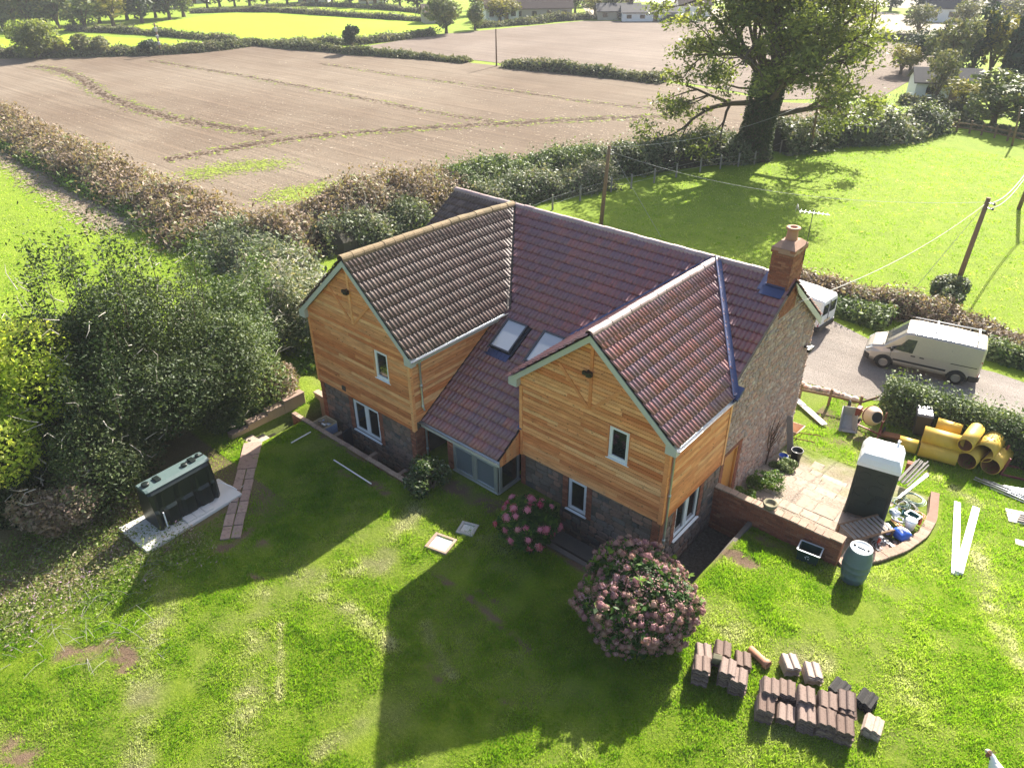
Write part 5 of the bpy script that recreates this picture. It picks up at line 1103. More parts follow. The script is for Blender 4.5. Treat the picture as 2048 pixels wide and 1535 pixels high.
# ---------------------------------------------- stacks of old roof tiles
def old_tile(w, l):
    prof = [(-.5, 0), (-.44, .035), (-.36, .045), (-.26, .03), (-.1, .005), (-.03, .005), (.04, .04), (.12, .05), (.2, .04), (.3, .008), (.45, .0), (.5, .012)]; k = len(prof); th = .018; V = []
    for y in (-l/2, l/2):
        for dz in (0, th): V += [(x*w, y, h+dz) for x, h in prof]
    Fs = []
    for i in range(k-1): Fs += [(k+i, k+i+1, 3*k+i+1, 3*k+i), (i, 2*k+i, 2*k+i+1, i+1), (i, i+1, k+i+1, k+i), (2*k+i, 3*k+i, 3*k+i+1, 2*k+i+1)]
    Fs += [(0, k, 3*k, 2*k), (k-1, 3*k-1, 4*k-1, 2*k-1)]
    me = bpy.data.meshes.new('stacked_tile'); me.from_pydata(V, [], Fs); me.update(); return me
TMESH = {}
for key, mt in (('pile', 'pile_tile'), ('pale', 'pile_tile_pale'), ('dark', 'pile_tile_dark')): m_ = old_tile(.36, .42); m_.materials.append(MATS[mt]); TMESH[key] = m_
rowang = math.atan2(.50, 1.14)
def stack(px, n, lab, kind='pile', rz=rowang, tilt=0, lift=0, jag=.012, pitch=.032):
    top = n*pitch+.07; zg = -1.15; p = atz(*px, zg+top+lift); z0 = float(slope_z(p[0], p[1])); t = E('tile_stack', (p[0], p[1], z0), rz, lab, 'tile stack', 'stacks of old roof tiles on the lawn')
    for k in range(n):
        o = link('roof_tile', TMESH[kind], None, t); o.location = (random.gauss(0, jag), random.gauss(0, jag*1.4), .005+k*pitch); o.rotation_euler = (tilt*k/n, random.gauss(0, .01), random.gauss(0, .02))
    return t
for i, px in enumerate([(1541, 1365), (1577, 1372), (1615, 1385), (1657, 1393)]): stack(px, (16, 11, 15, 14)[i], '%s stack of brown roof tiles from the left in the back row of five' % ordinal(i))
stack((1694, 1397), 11, 'untidy stack with broken tiles at the right end of the back row', jag=.05, tilt=.25)
for i, px in enumerate([(1533, 1402), (1573, 1416), (1615, 1421), (1655, 1430), (1692, 1444)]): stack(px, (13, 8, 12, 14, 14)[i], '%s stack of brown roof tiles from the left in the front row' % ordinal(i))
stack((1583, 1317), 9, 'small pale tile stack furthest left above the two rows', 'pale', rowang+.3); stack((1628, 1335), 9, 'cream topped tile stack just above the back row', 'pale', rowang+.2); stack((1749, 1442), 9, 'pale tile stack alone at the right of the rows', 'pale', rowang-.3)
for px, lab in (((1682, 1368), 'dark ventilator tile stack behind the untidy stack'), ((1736, 1391), 'dark ventilator tile stack right of the untidy stack')): stack(px, 8, lab, 'dark', rowang-.5)
for px, n, lab, rz in (((1410, 1296), 16, 'leftmost tile stack touching the mauve hydrangea', rowang+.15), ((1447, 1289), 16, 'rear tile stack beside the mauve hydrangea', rowang), ((1405, 1322), 17, 'tall dark fronted tile stack nearest the mauve hydrangea', rowang), ((1457, 1327), 17, 'tall tile stack in the middle of the left group', rowang-.05), ((1480, 1345), 15, 'frontmost tile stack of the left group', rowang-.05), ((1488, 1312), 6, 'low tile stack at the right of the left group', rowang+.1)): stack(px, n, lab, 'pile', rz)
p = atz(1438, 1310, -.62); t = E('concrete_block', (p[0], p[1]-.1, -.78), rowang, 'mossy concrete block leaning on top of the left tile stacks', 'block'); b = MB(); b.obox((0, 0, .12), (.10, 0, 0), (0, .06, .02), (0, -.06, .17)); part(b, 'block', 'mossy', t, bevel=.01)
p = G(1516, 1318); t = E('clay_pipe', p, math.radians(-18), 'brown clay pipe lying behind the left tile stacks', 'pipe'); b = MB(); b.lathe([(.075, -.28), (.095, -.28), (.095, .18), (.12, .2), (.12, .3), (.095, .3), (.075, .18), (.075, -.28)], 16, (0, 0, .1), axis=(1, 0, 0)); part(b, 'pipe', 'clay', t, fix=False)

# more clutter inside the curved wall
plain('orange_pipe', (.55, .16, .05), .5, 0, .2, 8, .05)
coil('hose_coil', (1836, 1032), 'orange red hose heap against the curved wall', 'orange_pipe', .16, 4, .013); coil('hose_coil', (1812, 1015), 'dark hose ring under the pale hose', 'black_plastic', .26, 3, .016)
A_ = at_patio((1780, 1040)); lst = [(A_+np.array([.03*k, .02*k, .05+.02*(k % 2)]), A_+np.array([.45+.03*k, -.35+.04*k, .06+.02*(k % 2)])) for k in range(5)]; bundle('copper_pipes', 'short copper pipes lying beside the canister', 'pipes', lst, 'copper_pipe', 'pipe', (.022, .022), True)
t = E('grey_slab', at_patio((1762, 1080)), -.5, 'flat grey board on the patio between frame and canister', 'board'); b = MB(); b.box((-.28, -.2, 0), (.28, .2, .03)); part(b, 'board', 'grey_wood', t, bevel=.005)
for i, (px, m_, lab) in enumerate((((1790, 1022), 'white_plastic', 'white bottle upright beside the green hose'), ((1805, 1030), 'teal_plastic', 'teal bottle between crate and cable coil'), ((1838, 1048), 'red_plastic', 'small red can against the curved wall'))):
    t = E('bottle', at_patio(px), 0, lab, 'bottle'); b = MB(); b.lathe([(0, 0), (.05, 0), (.055, .02), (.055, .17), (.025, .22), (.025, .25), (0, .25)], 12); part(b, 'body', m_, t, fix=False); b = MB(); b.lathe([(0, .25), (.03, .25), (.03, .275), (0, .275)], 10); part(b, 'cap', 'black_plastic', t, fix=False)
sack('white_sack', (1788, 1030), 'crumpled white sack behind the canister', 'white_plastic', .16, .13, .2)
# ================================================================ yard beyond the patio
plain('yellow_pipe', (.58, .38, .055), .5, 0, .25, 5, .12, .4); plain('pipe_inside', (.27, .12, .05), .8, 0, .3, 8, .3); plain('cream_drum', (.66, .46, .30), .55, 0, .15, 6, .1); plain('tan_tray', (.50, .33, .22), .6, 0, .25, 8, .15); plain('grey_tray', (.33, .32, .31), .6, 0, .35, 7, .2); plain('bin_grey', (.05, .048, .046), .45, 0, .2, 8, .05); plain('bin_lid', (.14, .14, .145), .3, 0, .15, 8, .03)
plain('rubber', (.012, .012, .012), .85, 0, .2, 12, .1); plain('wheel_steel', (.34, .32, .31), .45, .6, .15, 10, .05); plain('red_metal', (.20, .05, .045), .6, .2, .3, 12, .2)
def pipe(lab, a, c, r, th=.03, half=False):
    a, c = np.array(a, float), np.array(c, float); m = (a+c)/2; t = E('yellow_pipe', (m[0], m[1], m[2]-r), 0, lab, 'pipe', 'large yellow pipes by the hedge'); d = c-a; L = np.linalg.norm(d); b = MB()
    b.lathe([(r-th, -L/2), (r, -L/2), (r, L/2), (r-th, L/2)], 28, (0, 0, r), axis=d); part(b, 'barrel', 'yellow_pipe', t, fix=False); b = MB(); b.lathe([(r-th-.001, L/2), (r-th-.001, -L/2)], 28, (0, 0, r), axis=d); part(b, 'lining', 'pipe_inside', t, fix=False); return t
z1 = -2.97
def cz(px, z): return atz(*px, z)
pipe('short yellow pipe at the left end of the pile', cz((1797, 884), z1+.28), cz((1834, 894), z1+.28), .27)
pipe('long scuffed yellow pipe along the bottom front of the pile', cz((1838, 896), z1+.30), cz((1914, 916), z1+.30), .29)
pipe('long clean yellow pipe resting on top of the front one', cz((1846, 868), z1+.72), cz((1926, 890), z1+.72), .33)
pipe('half hidden yellow pipe against the hedge', cz((1873, 848), z1+.75), cz((1922, 862), z1+.75), .26)
pipe('topmost yellow pipe with light falling through its open end', cz((1930, 890), z1+1.05), cz((1954, 858), z1+1.05), .26)
pipe('upper right yellow pipe with wide dark mouth', cz((1966, 906), z1+.68), cz((1989, 880), z1+.68), .36)
pipe('lower yellow pipe whose dark mouth lies under the topmost pipe', cz((1933, 921), z1+.34), cz((1958, 893), z1+.34), .34)
pipe('lower right yellow pipe beside the red metal frame', cz((1981, 932), z1+.34), cz((2008, 904), z1+.34), .33)
t = E('pipe_shell', cz((1779, 875), z1), math.radians(18), 'broken piece of yellow pipe shell left of the pile', 'pipe'); b = MB(); V = []
for x in (-.35, .4):
    for k in range(7): th = math.radians(200+k*20); V.append((x, .3*math.cos(th), .3+.3*math.sin(th)))
b.add(V, [(k, k+1, k+8, k+7) for k in range(6)], smooth=True); b.add([(x*.99, y*.93, .3+(z-.3)*.93) for x, y, z in V], [(k, k+7, k+8, k+1) for k in range(6)], smooth=True); part(b, 'shell', 'pipe_inside', t, fix=False)
# red frame at the right
p = G(2000, 950); t = E('red_trestle', p, math.radians(18), 'dark red metal trestle lying on the grass beside the pipes', 'trestle')
for a, c in (((0, 0, .05), (2.2, -.1, .05)), ((0, .7, .05), (2.2, .6, .05)), ((0, 0, .05), (0, .7, .05)), ((1.2, -.05, .05), (1.2, .65, .05)), ((0, 0, .05), (.12, .05, .75)), ((0, .7, .05), (.12, .75, .85))): b = MB(); b.bar(a, c, .06, .06); part(b, 'bar', 'red_metal', t)
# wheelie bin
p = G(1836, 866); t = E('wheelie_bin', p, math.radians(18), 'dark grey wheelie bin by the hedge behind the pipes', 'bin'); b = loft([[(-.22, -.26, .05), (.22, -.26, .05), (.22, .24, .05), (-.22, .24, .05)], [(-.28, -.33, .95), (.28, -.33, .95), (.28, .33, .95), (-.28, .33, .95)]]); part(b, 'body', 'bin_grey', t, bevel=.03); b = loft([[(-.31, -.37, .955), (.31, -.37, .955), (.31, .37, .955), (-.31, .37, .955)], [(-.27, -.3, 1.05), (.27, -.3, 1.05), (.27, .34, 1.09), (-.27, .34, 1.09)]]); part(b, 'lid', 'bin_lid', t, bevel=.03)
for s in (-1, 1): b = MB(); b.lathe([(0, -.025), (.1, -.025), (.1, .025), (0, .025)], 16, (s*.24, .26, .1), axis=(1, 0, 0)); part(b, 'wheel', 'rubber', t, fix=False)
# cement mixer
p = G(1735, 864); t = E('cement_mixer', p, 0, 'cream drummed cement mixer beside the low fence', 'mixer'); dv = np.array([.52, -.55, .32]); dv /= np.linalg.norm(dv); c0 = np.array([0, 0, .78])
b = MB(); b.lathe([(0, -.34), (.2, -.33), (.33, -.18), (.38, .0), (.37, .08), (.27, .27), (.225, .36), (.21, .36), (.25, .26), (.33, .05), (0, -.2)], 24, c0, axis=dv); part(b, 'drum', 'cream_drum', t, fix=False); b = MB(); b.lathe([(.215, .352), (0, .30)], 24, c0, axis=dv); part(b, 'drum_mouth_shade', 'rubber', t, fix=False); b = MB(); b.lathe([(.378, -.02), (.392, -.02), (.392, .03), (.378, .03)], 24, c0, axis=dv); part(b, 'gear_ring', 'rust', t, fix=False)  # dark disc across the mouth stands for the shade inside the drum
for a, c in (((-.42, .1, .78), (-.42, .1, .1)), ((.42, .0, .7), (.40, -.05, .1)), ((-.5, .1, .12), (.5, -.05, .12)), ((-.45, .4, .1), (-.4, -.35, .1)), ((.4, .35, .1), (.45, -.4, .1)), ((-.42, .1, .8), (0, .1, .8))): b = MB(); b.bar(a, c, .05, .05); part(b, 'frame_bar', 'red_metal', t)
for s in (-1, 1): b = MB(); b.lathe([(0, -.03), (.13, -.03), (.14, 0), (.13, .03), (0, .03)], 16, (s*.48, .35, .14), axis=(1, 0, 0)); part(b, 'wheel', 'rubber', t, fix=False)
b = MB(); b.box((-.62, -.05, .55), (-.44, .25, .9)); part(b, 'motor_box', 'red_metal', t, bevel=.02); b = MB(); b.tube([(.45, 0, .9)]+[(.45, .2*math.cos(q), .9+.2*math.sin(q)) for q in np.linspace(0, 6.28, 14)], .012, 6); part(b, 'tilt_wheel', 'rust', t, fix=False)
# wheelbarrows
def barrow(p, rz, lab, mat, tilt):
    t = E('wheelbarrow', p, rz, lab, 'wheelbarrow'); Rm = Matrix.Rotation(tilt, 3, 'Y'); piv = Vector((.0, 0, 0))
    T = lambda v: tuple(Rm @ Vector(v))
    lo = [(-.28, -.2, .32), (.3, -.15, .28), (.3, .15, .28), (-.28, .2, .32)]; hi = [(-.45, -.33, .62), (.55, -.27, .58), (.55, .27, .58), (-.45, .33, .62)]
    b = MB(); V = [T(v) for v in lo+hi]+[T((x*.95, y*.95, z)) for x, y, z in hi]+[T((x*.94, y*.94, z+.02)) for x, y, z in lo]; b.add(V, [(3, 2, 1, 0), (12, 13, 14, 15)]+[(k*4+i, k*4+(i+1) % 4, k*4+4+(i+1) % 4, k*4+4+i) for k in range(3) for i in range(4)]); part(b, 'tray', mat, t, fix=False)
    b = MB(); [b.tube([T(hi[i]), T(hi[(i+1) % 4])], .018, 6) for i in range(4)]; part(b, 'tray_rim', mat, t, fix=False)
    for s in (-1, 1): b = MB(); b.tube([T((.72, s*.05, .2)), T((.3, s*.16, .26)), T((-.4, s*.24, .32)), T((-1.0, s*.27, .5)), T((-1.12, s*.27, .5))], .017, 6); part(b, 'handle', 'rust', t, fix=False); b = MB(); b.tube([T((-.05, s*.2, .3)), T((-.25, s*.24, .0)), T((-.45, s*.22, .31))], .015, 6); part(b, 'leg', 'rust', t, fix=False)
    b = MB(); b.lathe([(.0, -.02), (.13, -.03), (.18, -.035), (.20, 0), (.18, .035), (.13, .03), (0, .02)], 18, T((.72, 0, .2)), axis=T((0, 1, 0))); part(b, 'wheel', 'rubber', t, fix=False); return t
p = G(1690, 852); barrow((p[0]-.05, p[1]+.25, p[2]), math.radians(113), 'grey wheelbarrow tipped up against the low fence', 'grey_tray', math.radians(-48))
p = G(1590, 885); barrow((p[0]-.35, p[1]+.05, p[2]), math.radians(178), 'tan wheelbarrow parked at the corner of the end wall', 'tan_tray', 0)
# low fence by the drive
t = E('low_fence', G(1656, 812), 0, 'low weathered post and rail fence between yard and drive', 'fence'); o = np.array(t.location); fp = [G(1597, 800), G(1656, 812), G(1715, 826), G(1752, 815)]
for q in fp[:3]: b = MB(); q = q-o; b.box((q[0]-.05, q[1]-.05, -.02), (q[0]+.05, q[1]+.05, .82)); part(b, 'post', 'brown_wood', t, bevel=.01)
for a, c in zip(fp[:-1], fp[1:]): b = MB(); b.bar(a-o+(0, -.06, .55), c-o+(0, -.06, .55), .04, .11); part(b, 'rail', 'brown_wood', t, bevel=.008)
for k in range(12):   # low stone edging behind the fence
    pass
b = MB(); e0, e1 = G(1600, 770), G(1715, 800)
for k in range(26): q = e0+(e1-e0)*(k+random.uniform(-.3, .3))/26; s = random.uniform(.10, .2); b.lathe([(0, -.05), (s, 0), (s*.8, s*.6), (0, s*.8)], 7, (q[0], q[1]+random.uniform(-.1, .1), q[2]), smooth=True)
tag(b.build('stone_edging', MATS['stone_light'], fix=False), 'row of rough stones edging the gravel drive behind the fence', 'stones', kind='stuff')
A, B_ = G(1588, 800), G(1648, 853); t = E('white_plank', (A+B_)/2, 0, 'white plank lying on the path from the house corner', 'plank'); b = MB(); d = (B_-A)/2; b.bar(-d+(0, 0, .12), d+(0, 0, .10), .24, .045); part(b, 'plank', 'white_wood', t); b = MB(); b.box((d[0]*.6-.1, d[1]*.6-.1, 0), (d[0]*.6+.1, d[1]*.6+.1, .075)); part(b, 'bearer', 'brown_wood', t)
p = atz(1592, 912, -2.4); t = E('flower_pot', (p[0], p[1], float(gz(p[0], p[1]))), 0, 'black plastic plant pot by the house corner', 'pot'); b = MB(); b.lathe([(0, 0), (.16, 0), (.21, .36), (.225, .37), (.22, .40), (.19, .40), (.18, .3), (0, .28)], 20); part(b, 'pot', 'black_plastic', t, fix=False)
t = E('leaning_board', (5.35, 8.75, -2.5), 0, 'grey weathered board leaning on the stone end wall', 'board'); b = MB(); b.bar((.1, 0, 0), (-.25, .1, 1.5), .22, .04, (0, 1, 0)); part(b, 'board', 'grey_wood', t)
t = E('blue_tub', (5.45, 8.0, -2.3), 0, 'blue and white plastic tub at the foot of the end wall', 'tub'); b = MB(); b.lathe([(0, 0), (.12, 0), (.16, .2), (.15, .2), (.11, .03), (0, .03)], 16); part(b, 'tub', 'blue_plastic', t, fix=False); b = MB(); b.lathe([(.158, .19), (.175, .2), (.158, .215)], 16); part(b, 'rim', 'white_plastic', t, fix=False)
# ================================================================ vans
plain('silver_paint', (.50, .45, .39), .28, .35, .04, 2, 0, .6); plain('van_white', (.80, .80, .79), .25, 0, .03, 2, 0, .6); plain('trim_black', (.016, .016, .017), .55, 0, .2, 9, .05); plain('lamp_red', (.35, .02, .02), .2, 0, .1, 9, 0); plain('lamp_clear', (.55, .58, .60), .12, .2, .1, 9, 0); glass_mat('car_glass', (.03, .035, .038), .03); glass_mat('windscreen', (.06, .065, .07), .06)
ST = [(-2.30, .42, 1.74, .78, .64), (-2.22, .30, 1.84, .86, .70), (-1.2, .27, 1.90, .89, .73), (.45, .27, 1.91, .89, .73), (.78, .27, 1.86, .89, .71), (1.52, .27, 1.10, .89, .72), (1.98, .28, .96, .85, .66), (2.16, .30, .80, .76, .56), (2.24, .36, .62, .66, .46)]
def vsec(s):
    x, zl, zt, w, wt = s; bl = min(.98, zl+(zt-zl)*.62)
    h = [(w*.86, zl), (w, zl+.16), (w, bl), (wt+(w-wt)*.32, zt-.09), (wt-.02, zt-.01), (wt*.5, zt+.015)]
    return [(x, y, z) for y, z in h]+[(x, -y, z) for y, z in h[::-1]]
def vside(x, z, off=.006):
    """outer y of the body side at (x, z)"""
    for a, c in zip(ST[:-1], ST[1:]):
        if a[0] <= x <= c[0]: k = (x-a[0])/(c[0]-a[0]); s = [a[i]+(c[i]-a[i])*k for i in range(5)]; break
    x_, zl, zt, w, wt = s; bl = min(.98, zl+(zt-zl)*.62); y1 = wt+(w-wt)*.32; z1_ = zt-.09
    return (w if z <= bl else w+(y1-w)*min(1, (z-bl)/(z1_-bl)))+off
def make_van(p, rz, lab, paint, rack):
    t = E('parked_van', p, rz, lab, 'van'); secs = [vsec(s) for s in ST]; bd = part(loft(secs), 'body', paint, t, bevel=.015)
    for f in bd.data.polygons: f.use_smooth = False
    def panel(pts, side, name, mat, off=.008, th=.012):
        b = MB(); V = [(x, side*vside(x, z, off), z) for x, z in pts]; W_ = [(x, side*(vside(x, z, off)-th), z) for x, z in pts]; n = len(V); b.add(V+W_, [tuple(range(n)), tuple(range(n, 2*n))[::-1]]+[(i, n+i, n+(i+1) % n, (i+1) % n) for i in range(n)]); return part(b, name, mat, t)
    a, c = secs[4], secs[5]; b = MB(); L = lambda k: [np.array(a[k])*.97+np.array(c[k])*.03+(.01, 0, .01), np.array(a[k])*.03+np.array(c[k])*.97+(.01, 0, .01)]
    V = []; 
    for k in (4, 5, 6, 7): V += L(k)
    b.add(V, [(0, 1, 3, 2), (2, 3, 5, 4), (4, 5, 7, 6)]); part(b, 'windscreen', 'windscreen', t)
    b = MB(); b.add([np.array(c[4])+(.02, .02, .012), np.array(c[7])+(.02, -.02, .012), np.array(c[7])+(.07, -.02, -.01), np.array(c[4])+(.07, .02, -.01)], [(0, 1, 2, 3)]); part(b, 'bonnet_gap', 'trim_black', t)
    for s in (-1, 1):
        panel([(1.06, 1.03), (.36, 1.01), (.30, 1.62), (.66, 1.60)], s, 'door_window', 'car_glass', .012); panel([(1.42, .98), (1.09, 1.03), (.86, 1.30)], s, 'quarter_window', 'trim_black', .012)
        panel([(1.05, .52), (-1.05, .52), (-1.05, .60), (1.05, .60)], s, 'side_moulding', 'trim_black', .02, .03); panel([(-1.15, .92), (-2.15, .92), (-2.15, .955), (-1.15, .955)], s, 'door_rail', 'trim_black', .008)
        for x in (.22, -1.08, 1.18): panel([(x-.006, .34), (x+.006, .34), (x+.006, 1.5 if x < 1 else .95), (x-.006, 1.5 if x < 1 else .95)], s, 'door_gap', 'trim_black', .003, .004)
        for x in (.40, .05): panel([(x, .88), (x-.18, .88), (x-.18, .915), (x, .915)], s, 'door_handle', 'trim_black', .03, .03)
        b = MB(); b.obox((1.18, s*1.02, 1.10), (.06, 0, 0), (0, .09, 0), (0, 0, .085)); part(b, 'mirror', 'trim_black', t, bevel=.02)
        panel([(-2.20, .55), (-2.29, .55), (-2.28, 1.25), (-2.20, 1.25)], s, 'tail_light', 'lamp_red', .012, .03)
        b = MB(); b.prism([(2.20, s*.50, .66), (2.17, s*.70, .68), (1.95, s*.80, .86), (2.0, s*.56, .90)], (.03, 0, .03)); part(b, 'headlight', 'lamp_clear', t)
        for x in (1.38, -1.5):
            arch = MB(); pts = [(x+.40*math.cos(q), .30+.40*math.sin(q)) for q in np.linspace(-.1, math.pi+.1, 13)]; V = [(px_, s*(.905), pz) for px_, pz in pts]+[(x+.31*math.cos(q), s*.905, .30+.31*math.sin(q)) for q in np.linspace(-.1, math.pi+.1, 13)]; V += [(px_, s*.70, pz) for px_, _, pz in V]
            arch.add(V, [(i, i+1, 14+i, 13+i) for i in range(12)]+[(i, 26+i, 27+i, i+1) for i in range(12)]); part(arch, 'wheel_arch', 'trim_black', t)
            w = MB(); w.lathe([(.19, -.09), (.29, -.10), (.32, -.07), (.32, .07), (.29, .10), (.19, .09)], 24, (x, s*.82, .32), axis=(0, 1, 0)); wo_ = part(w, 'wheel', 'rubber', t, fix=False); w = MB(); w.lathe([(0, .06), (.07, .07), (.16, .03), (.2, .085), (.2, -.085), (.16, -.03), (.07, -.07), (0, -.06)], 20, (x, s*.82, .32), axis=(0, 1, 0)); part(w, 'hub_cap', 'wheel_steel', t, fix=False)
    b = MB(); b.prism([(2.255, -.62, .30), (2.255, .62, .30), (2.2, .76, .30), (2.0, .86, .28), (2.0, -.86, .28), (2.2, -.76, .30)], (0, 0, .28)); part(b, 'front_bumper', 'trim_black', t, bevel=.02)
    b = MB(); b.prism([(-2.36, -.74, .28), (-2.36, .74, .28), (-2.28, .87, .28), (-1.92, .90, .28), (-1.92, -.90, .28), (-2.28, -.87, .28)], (0, 0, .26)); part(b, 'rear_bumper', 'trim_black', t, bevel=.02)
    for s in (-1, 1): b = MB(); b.box((-2.312, s*.36-.27, 1.05), (-2.27, s*.36+.27, 1.58)); part(b, 'rear_window', 'car_glass', t)
    b = MB(); b.box((-2.325, -.012, .55), (-2.28, .012, 1.72)); part(b, 'rear_door_gap', 'trim_black', t); b = MB(); b.box((-2.34, -.26, .62), (-2.30, .26, .73)); part(b, 'number_plate', 'cream', t)
    if rack:
        for s in (-1, 1):
            b = MB(); b.tube([(.62, s*.60, 2.06), (-2.1, s*.62, 2.06)], .025, 8); part(b, 'rack_rail', 'white_paint', t, fix=False)
            for x in (-.3, -1.9): b = MB(); b.bar((x, s*.64, 1.86), (x, s*.62, 2.06), .05, .05, (0, 1, 0)); part(b, 'rack_foot', 'white_paint', t)
        for x in (-.3, -1.9): b = MB(); b.bar((x, -.6, 2.10), (x, .6, 2.10), .05, .035); part(b, 'rack_bar', 'white_paint', t)
    return t
wf, wr = G(1759, 736), G(1903, 769); d = wf-wr; rz = math.atan2(d[1], d[0]); mid = (wf+wr)/2; nrm = np.array([-math.sin(rz), math.cos(rz)])
make_van((mid[0]-nrm[0]*.92, mid[1]-nrm[1]*.92, -2.985), rz, 'silver van with roof rack parked on the drive behind the hedge', 'silver_paint', True)
q = G(1650, 690); make_van((q[0]-2.85, q[1]+1.5, -2.985), rz-.28, 'white van on the drive mostly hidden behind the house', 'van_white', False)
# ================================================================ poles and wires
def zat(B, py):
    lo, hi = B[2], B[2]+40
    for i in range(40):
        m = (lo+hi)/2; dd = np.array([B[0], B[1], m])-CAM; y = IH/2-F*(dd@AU)/(dd@AF)
        if y > py: lo = m
        else: hi = m
    return m
def pole(pxb, h, lab, lean=(0, 0), r=.14, arm=True, box=False):
    p = G(*pxb); t = E('utility_pole', p, 0, lab, 'pole'); b = MB(); top = (lean[0], lean[1], h); b.tube([(0, 0, -.3), (lean[0]*.5, lean[1]*.5, h*.5), top], [r, r*.88, r*.75], 12); part(b, 'post', 'brown_wood', t, fix=False)
    if arm:
        for k in (.25, .5): b = MB(); b.bar((top[0]+.1, top[1], h-k), (top[0]+.32, top[1]-.08, h-k), .05, .05); part(b, 'bracket', 'steel', t); b = MB(); b.lathe([(0, -.06), (.05, -.05), (.05, .05), (0, .06)], 10, (top[0]+.34, top[1]-.08, h-k)); part(b, 'insulator', 'frame_dark', t, fix=False)
    if box:
        for k, s in ((.9, .30), (1.9, .22), (2.9, .25)): b = MB(); b.box((.05, -.35, h-k-s), (.5, .05, h-k+s)); part(b, 'equipment_box', 'steel', t, bevel=.04)
        b = MB(); b.bar((-.8, 0, h-.3), (.8, 0, h-.3), .1, .1); part(b, 'crossarm', 'brown_wood', t)
    return np.array(p)+top
T1 = pole((1201, 455), 5.35, 'wooden utility pole rising right behind the main roof ridge', (.25, .1))
T2 = pole((1905, 592), 5.35, 'leaning wooden utility pole wrapped in ivy beside the drive', (.15, .1))
T3 = pole((1622, 305), 4.7, 'slim utility pole standing in front of the oak and hedge', (-.3, .0), .12, False)
T5 = pole((2024, 292), 3.3, 'distant utility pole near the rail fence', (-.3, 0), .10, True); T4 = pole((2037, 418), 5.4, 'utility pole cut off by the right edge', (.2, .2), .14, True)
T6 = pole((323, 110), 4.6, 'pale distant pole carrying boxes beyond the stubble', (0, 0), .16, False, True); T7 = pole((993, 133), 4.9, 'thin distant pole in the gap of the field hedge', (0, 0), .12, False)
plain('cable', (.30, .30, .29), .6, 0, .1, 8, 0)
def wire(a, c, sag, lab, r=.014, mat='cable'):
    a, c = np.array(a, float), np.array(c, float); m = (a+c)/2; pts = [a+(c-a)*t-np.array([0, 0, sag*4*t*(1-t)]) for t in np.linspace(0, 1, 21)]; b = MB(); b.tube(pts, r, 5); o = b.build('overhead_wire', MATS[mat], None, fix=False); return tag(o, lab, 'wire')
wire(T2+(.2, -.05, -.2), T4+(.1, 0, -.2), 1.1, 'upper thick cable from the ivy pole to the right edge', .028); wire(T2+(.2, -.05, -.45), T4+(.1, 0, -.5), 1.25, 'lower thick cable from the ivy pole to the right edge', .022)
wire(T1-(0, 0, .1), T3-(0, 0, .2), .9, 'wire from the roof ridge pole to the oak pole', .016); wire(T1-(0, 0, .15), T1+(4.0, .5, -5.2), 0, 'slanting stay wire of the roof ridge pole', .011); wire(T2-(.05, 0, .3), (5.2, 6.9, 4.2), .5, 'service wire from the ivy pole to the house', .012); wire(T2-(.05, 0, .35), (4.4, 24.5, -2.9), 0, 'stay wire of the ivy pole', .012); wire(T2-(.1, 0, .25), T1-(0, 0, .35), 1.0, 'long thin wire between the ivy pole and the ridge pole', .009)
# television aerial on the chimney
t = E('tv_aerial', (5.06, 6.95, 5.5), .25, 'thin television aerial strapped behind the chimney pot', 'aerial'); b = MB(); b.tube([(0, 0, 0), (0, 0, 1.55)], .016, 6); part(b, 'mast', 'frame_dark', t, fix=False); b = MB(); b.bar((-.5, 0, 1.45), (.6, 0, 1.45), .02, .02); part(b, 'boom', 'steel', t)
t.scale = (.75, .75, 1)
for k in range(7): b = MB(); x = -.45+k*.16; L = .22-.015*k; b.bar((x, -L, 1.46), (x, L, 1.46), .012, .012); part(b, 'element', 'steel', t)
b = MB()
for s in (-1, 1): b.tube([(-.5, 0, 1.45), (-.62, s*.12, 1.62+.0*s), (-.62, s*.2, 1.45)], .008, 5)
part(b, 'reflector', 'steel', t, fix=False)
# ================================================================ fences in the paddock
def wire_fence(name, lab, px, h, rails, mat, pr=.05, wire_r=.01):
    P = [G(*p) for p in px]; t = E(name, P[0], 0, lab, 'fence'); o = P[0]
    for q in P: b = MB(); q = q-o; b.box((q[0]-pr, q[1]-pr, -.05), (q[0]+pr, q[1]+pr, h)); part(b, 'post', mat, t)
    for zz, w in rails:
        for a, c in zip(P[:-1], P[1:]): b = MB(); b.bar(a-o+(0, -pr-.01, zz), c-o+(0, -pr-.01, zz), .01 if w < .03 else .04, w); part(b, 'rail' if w > .05 else 'strand', mat if w > .05 else 'steel', t)
    return t
wire_fence('wire_fence', 'wire fence with grey posts along the hedge to the oak', [(1060, 440), (1105, 420), (1160, 402), (1222, 384), (1262, 377), (1308, 366), (1352, 355), (1400, 344), (1440, 338), (1476, 333), (1508, 329), (1560, 306)], 1.1, ((.45, .01), (.9, .01)), 'grey_wood')
wire_fence('rail_fence', 'wooden post and rail fence at the far side of the paddock', [(1872, 256), (1890, 260), (1912, 264), (1938, 267), (1962, 271), (1988, 276), (2014, 282), (2050, 290)], 1.15, ((.45, .11), (.85, .11)), 'brown_wood', .08)
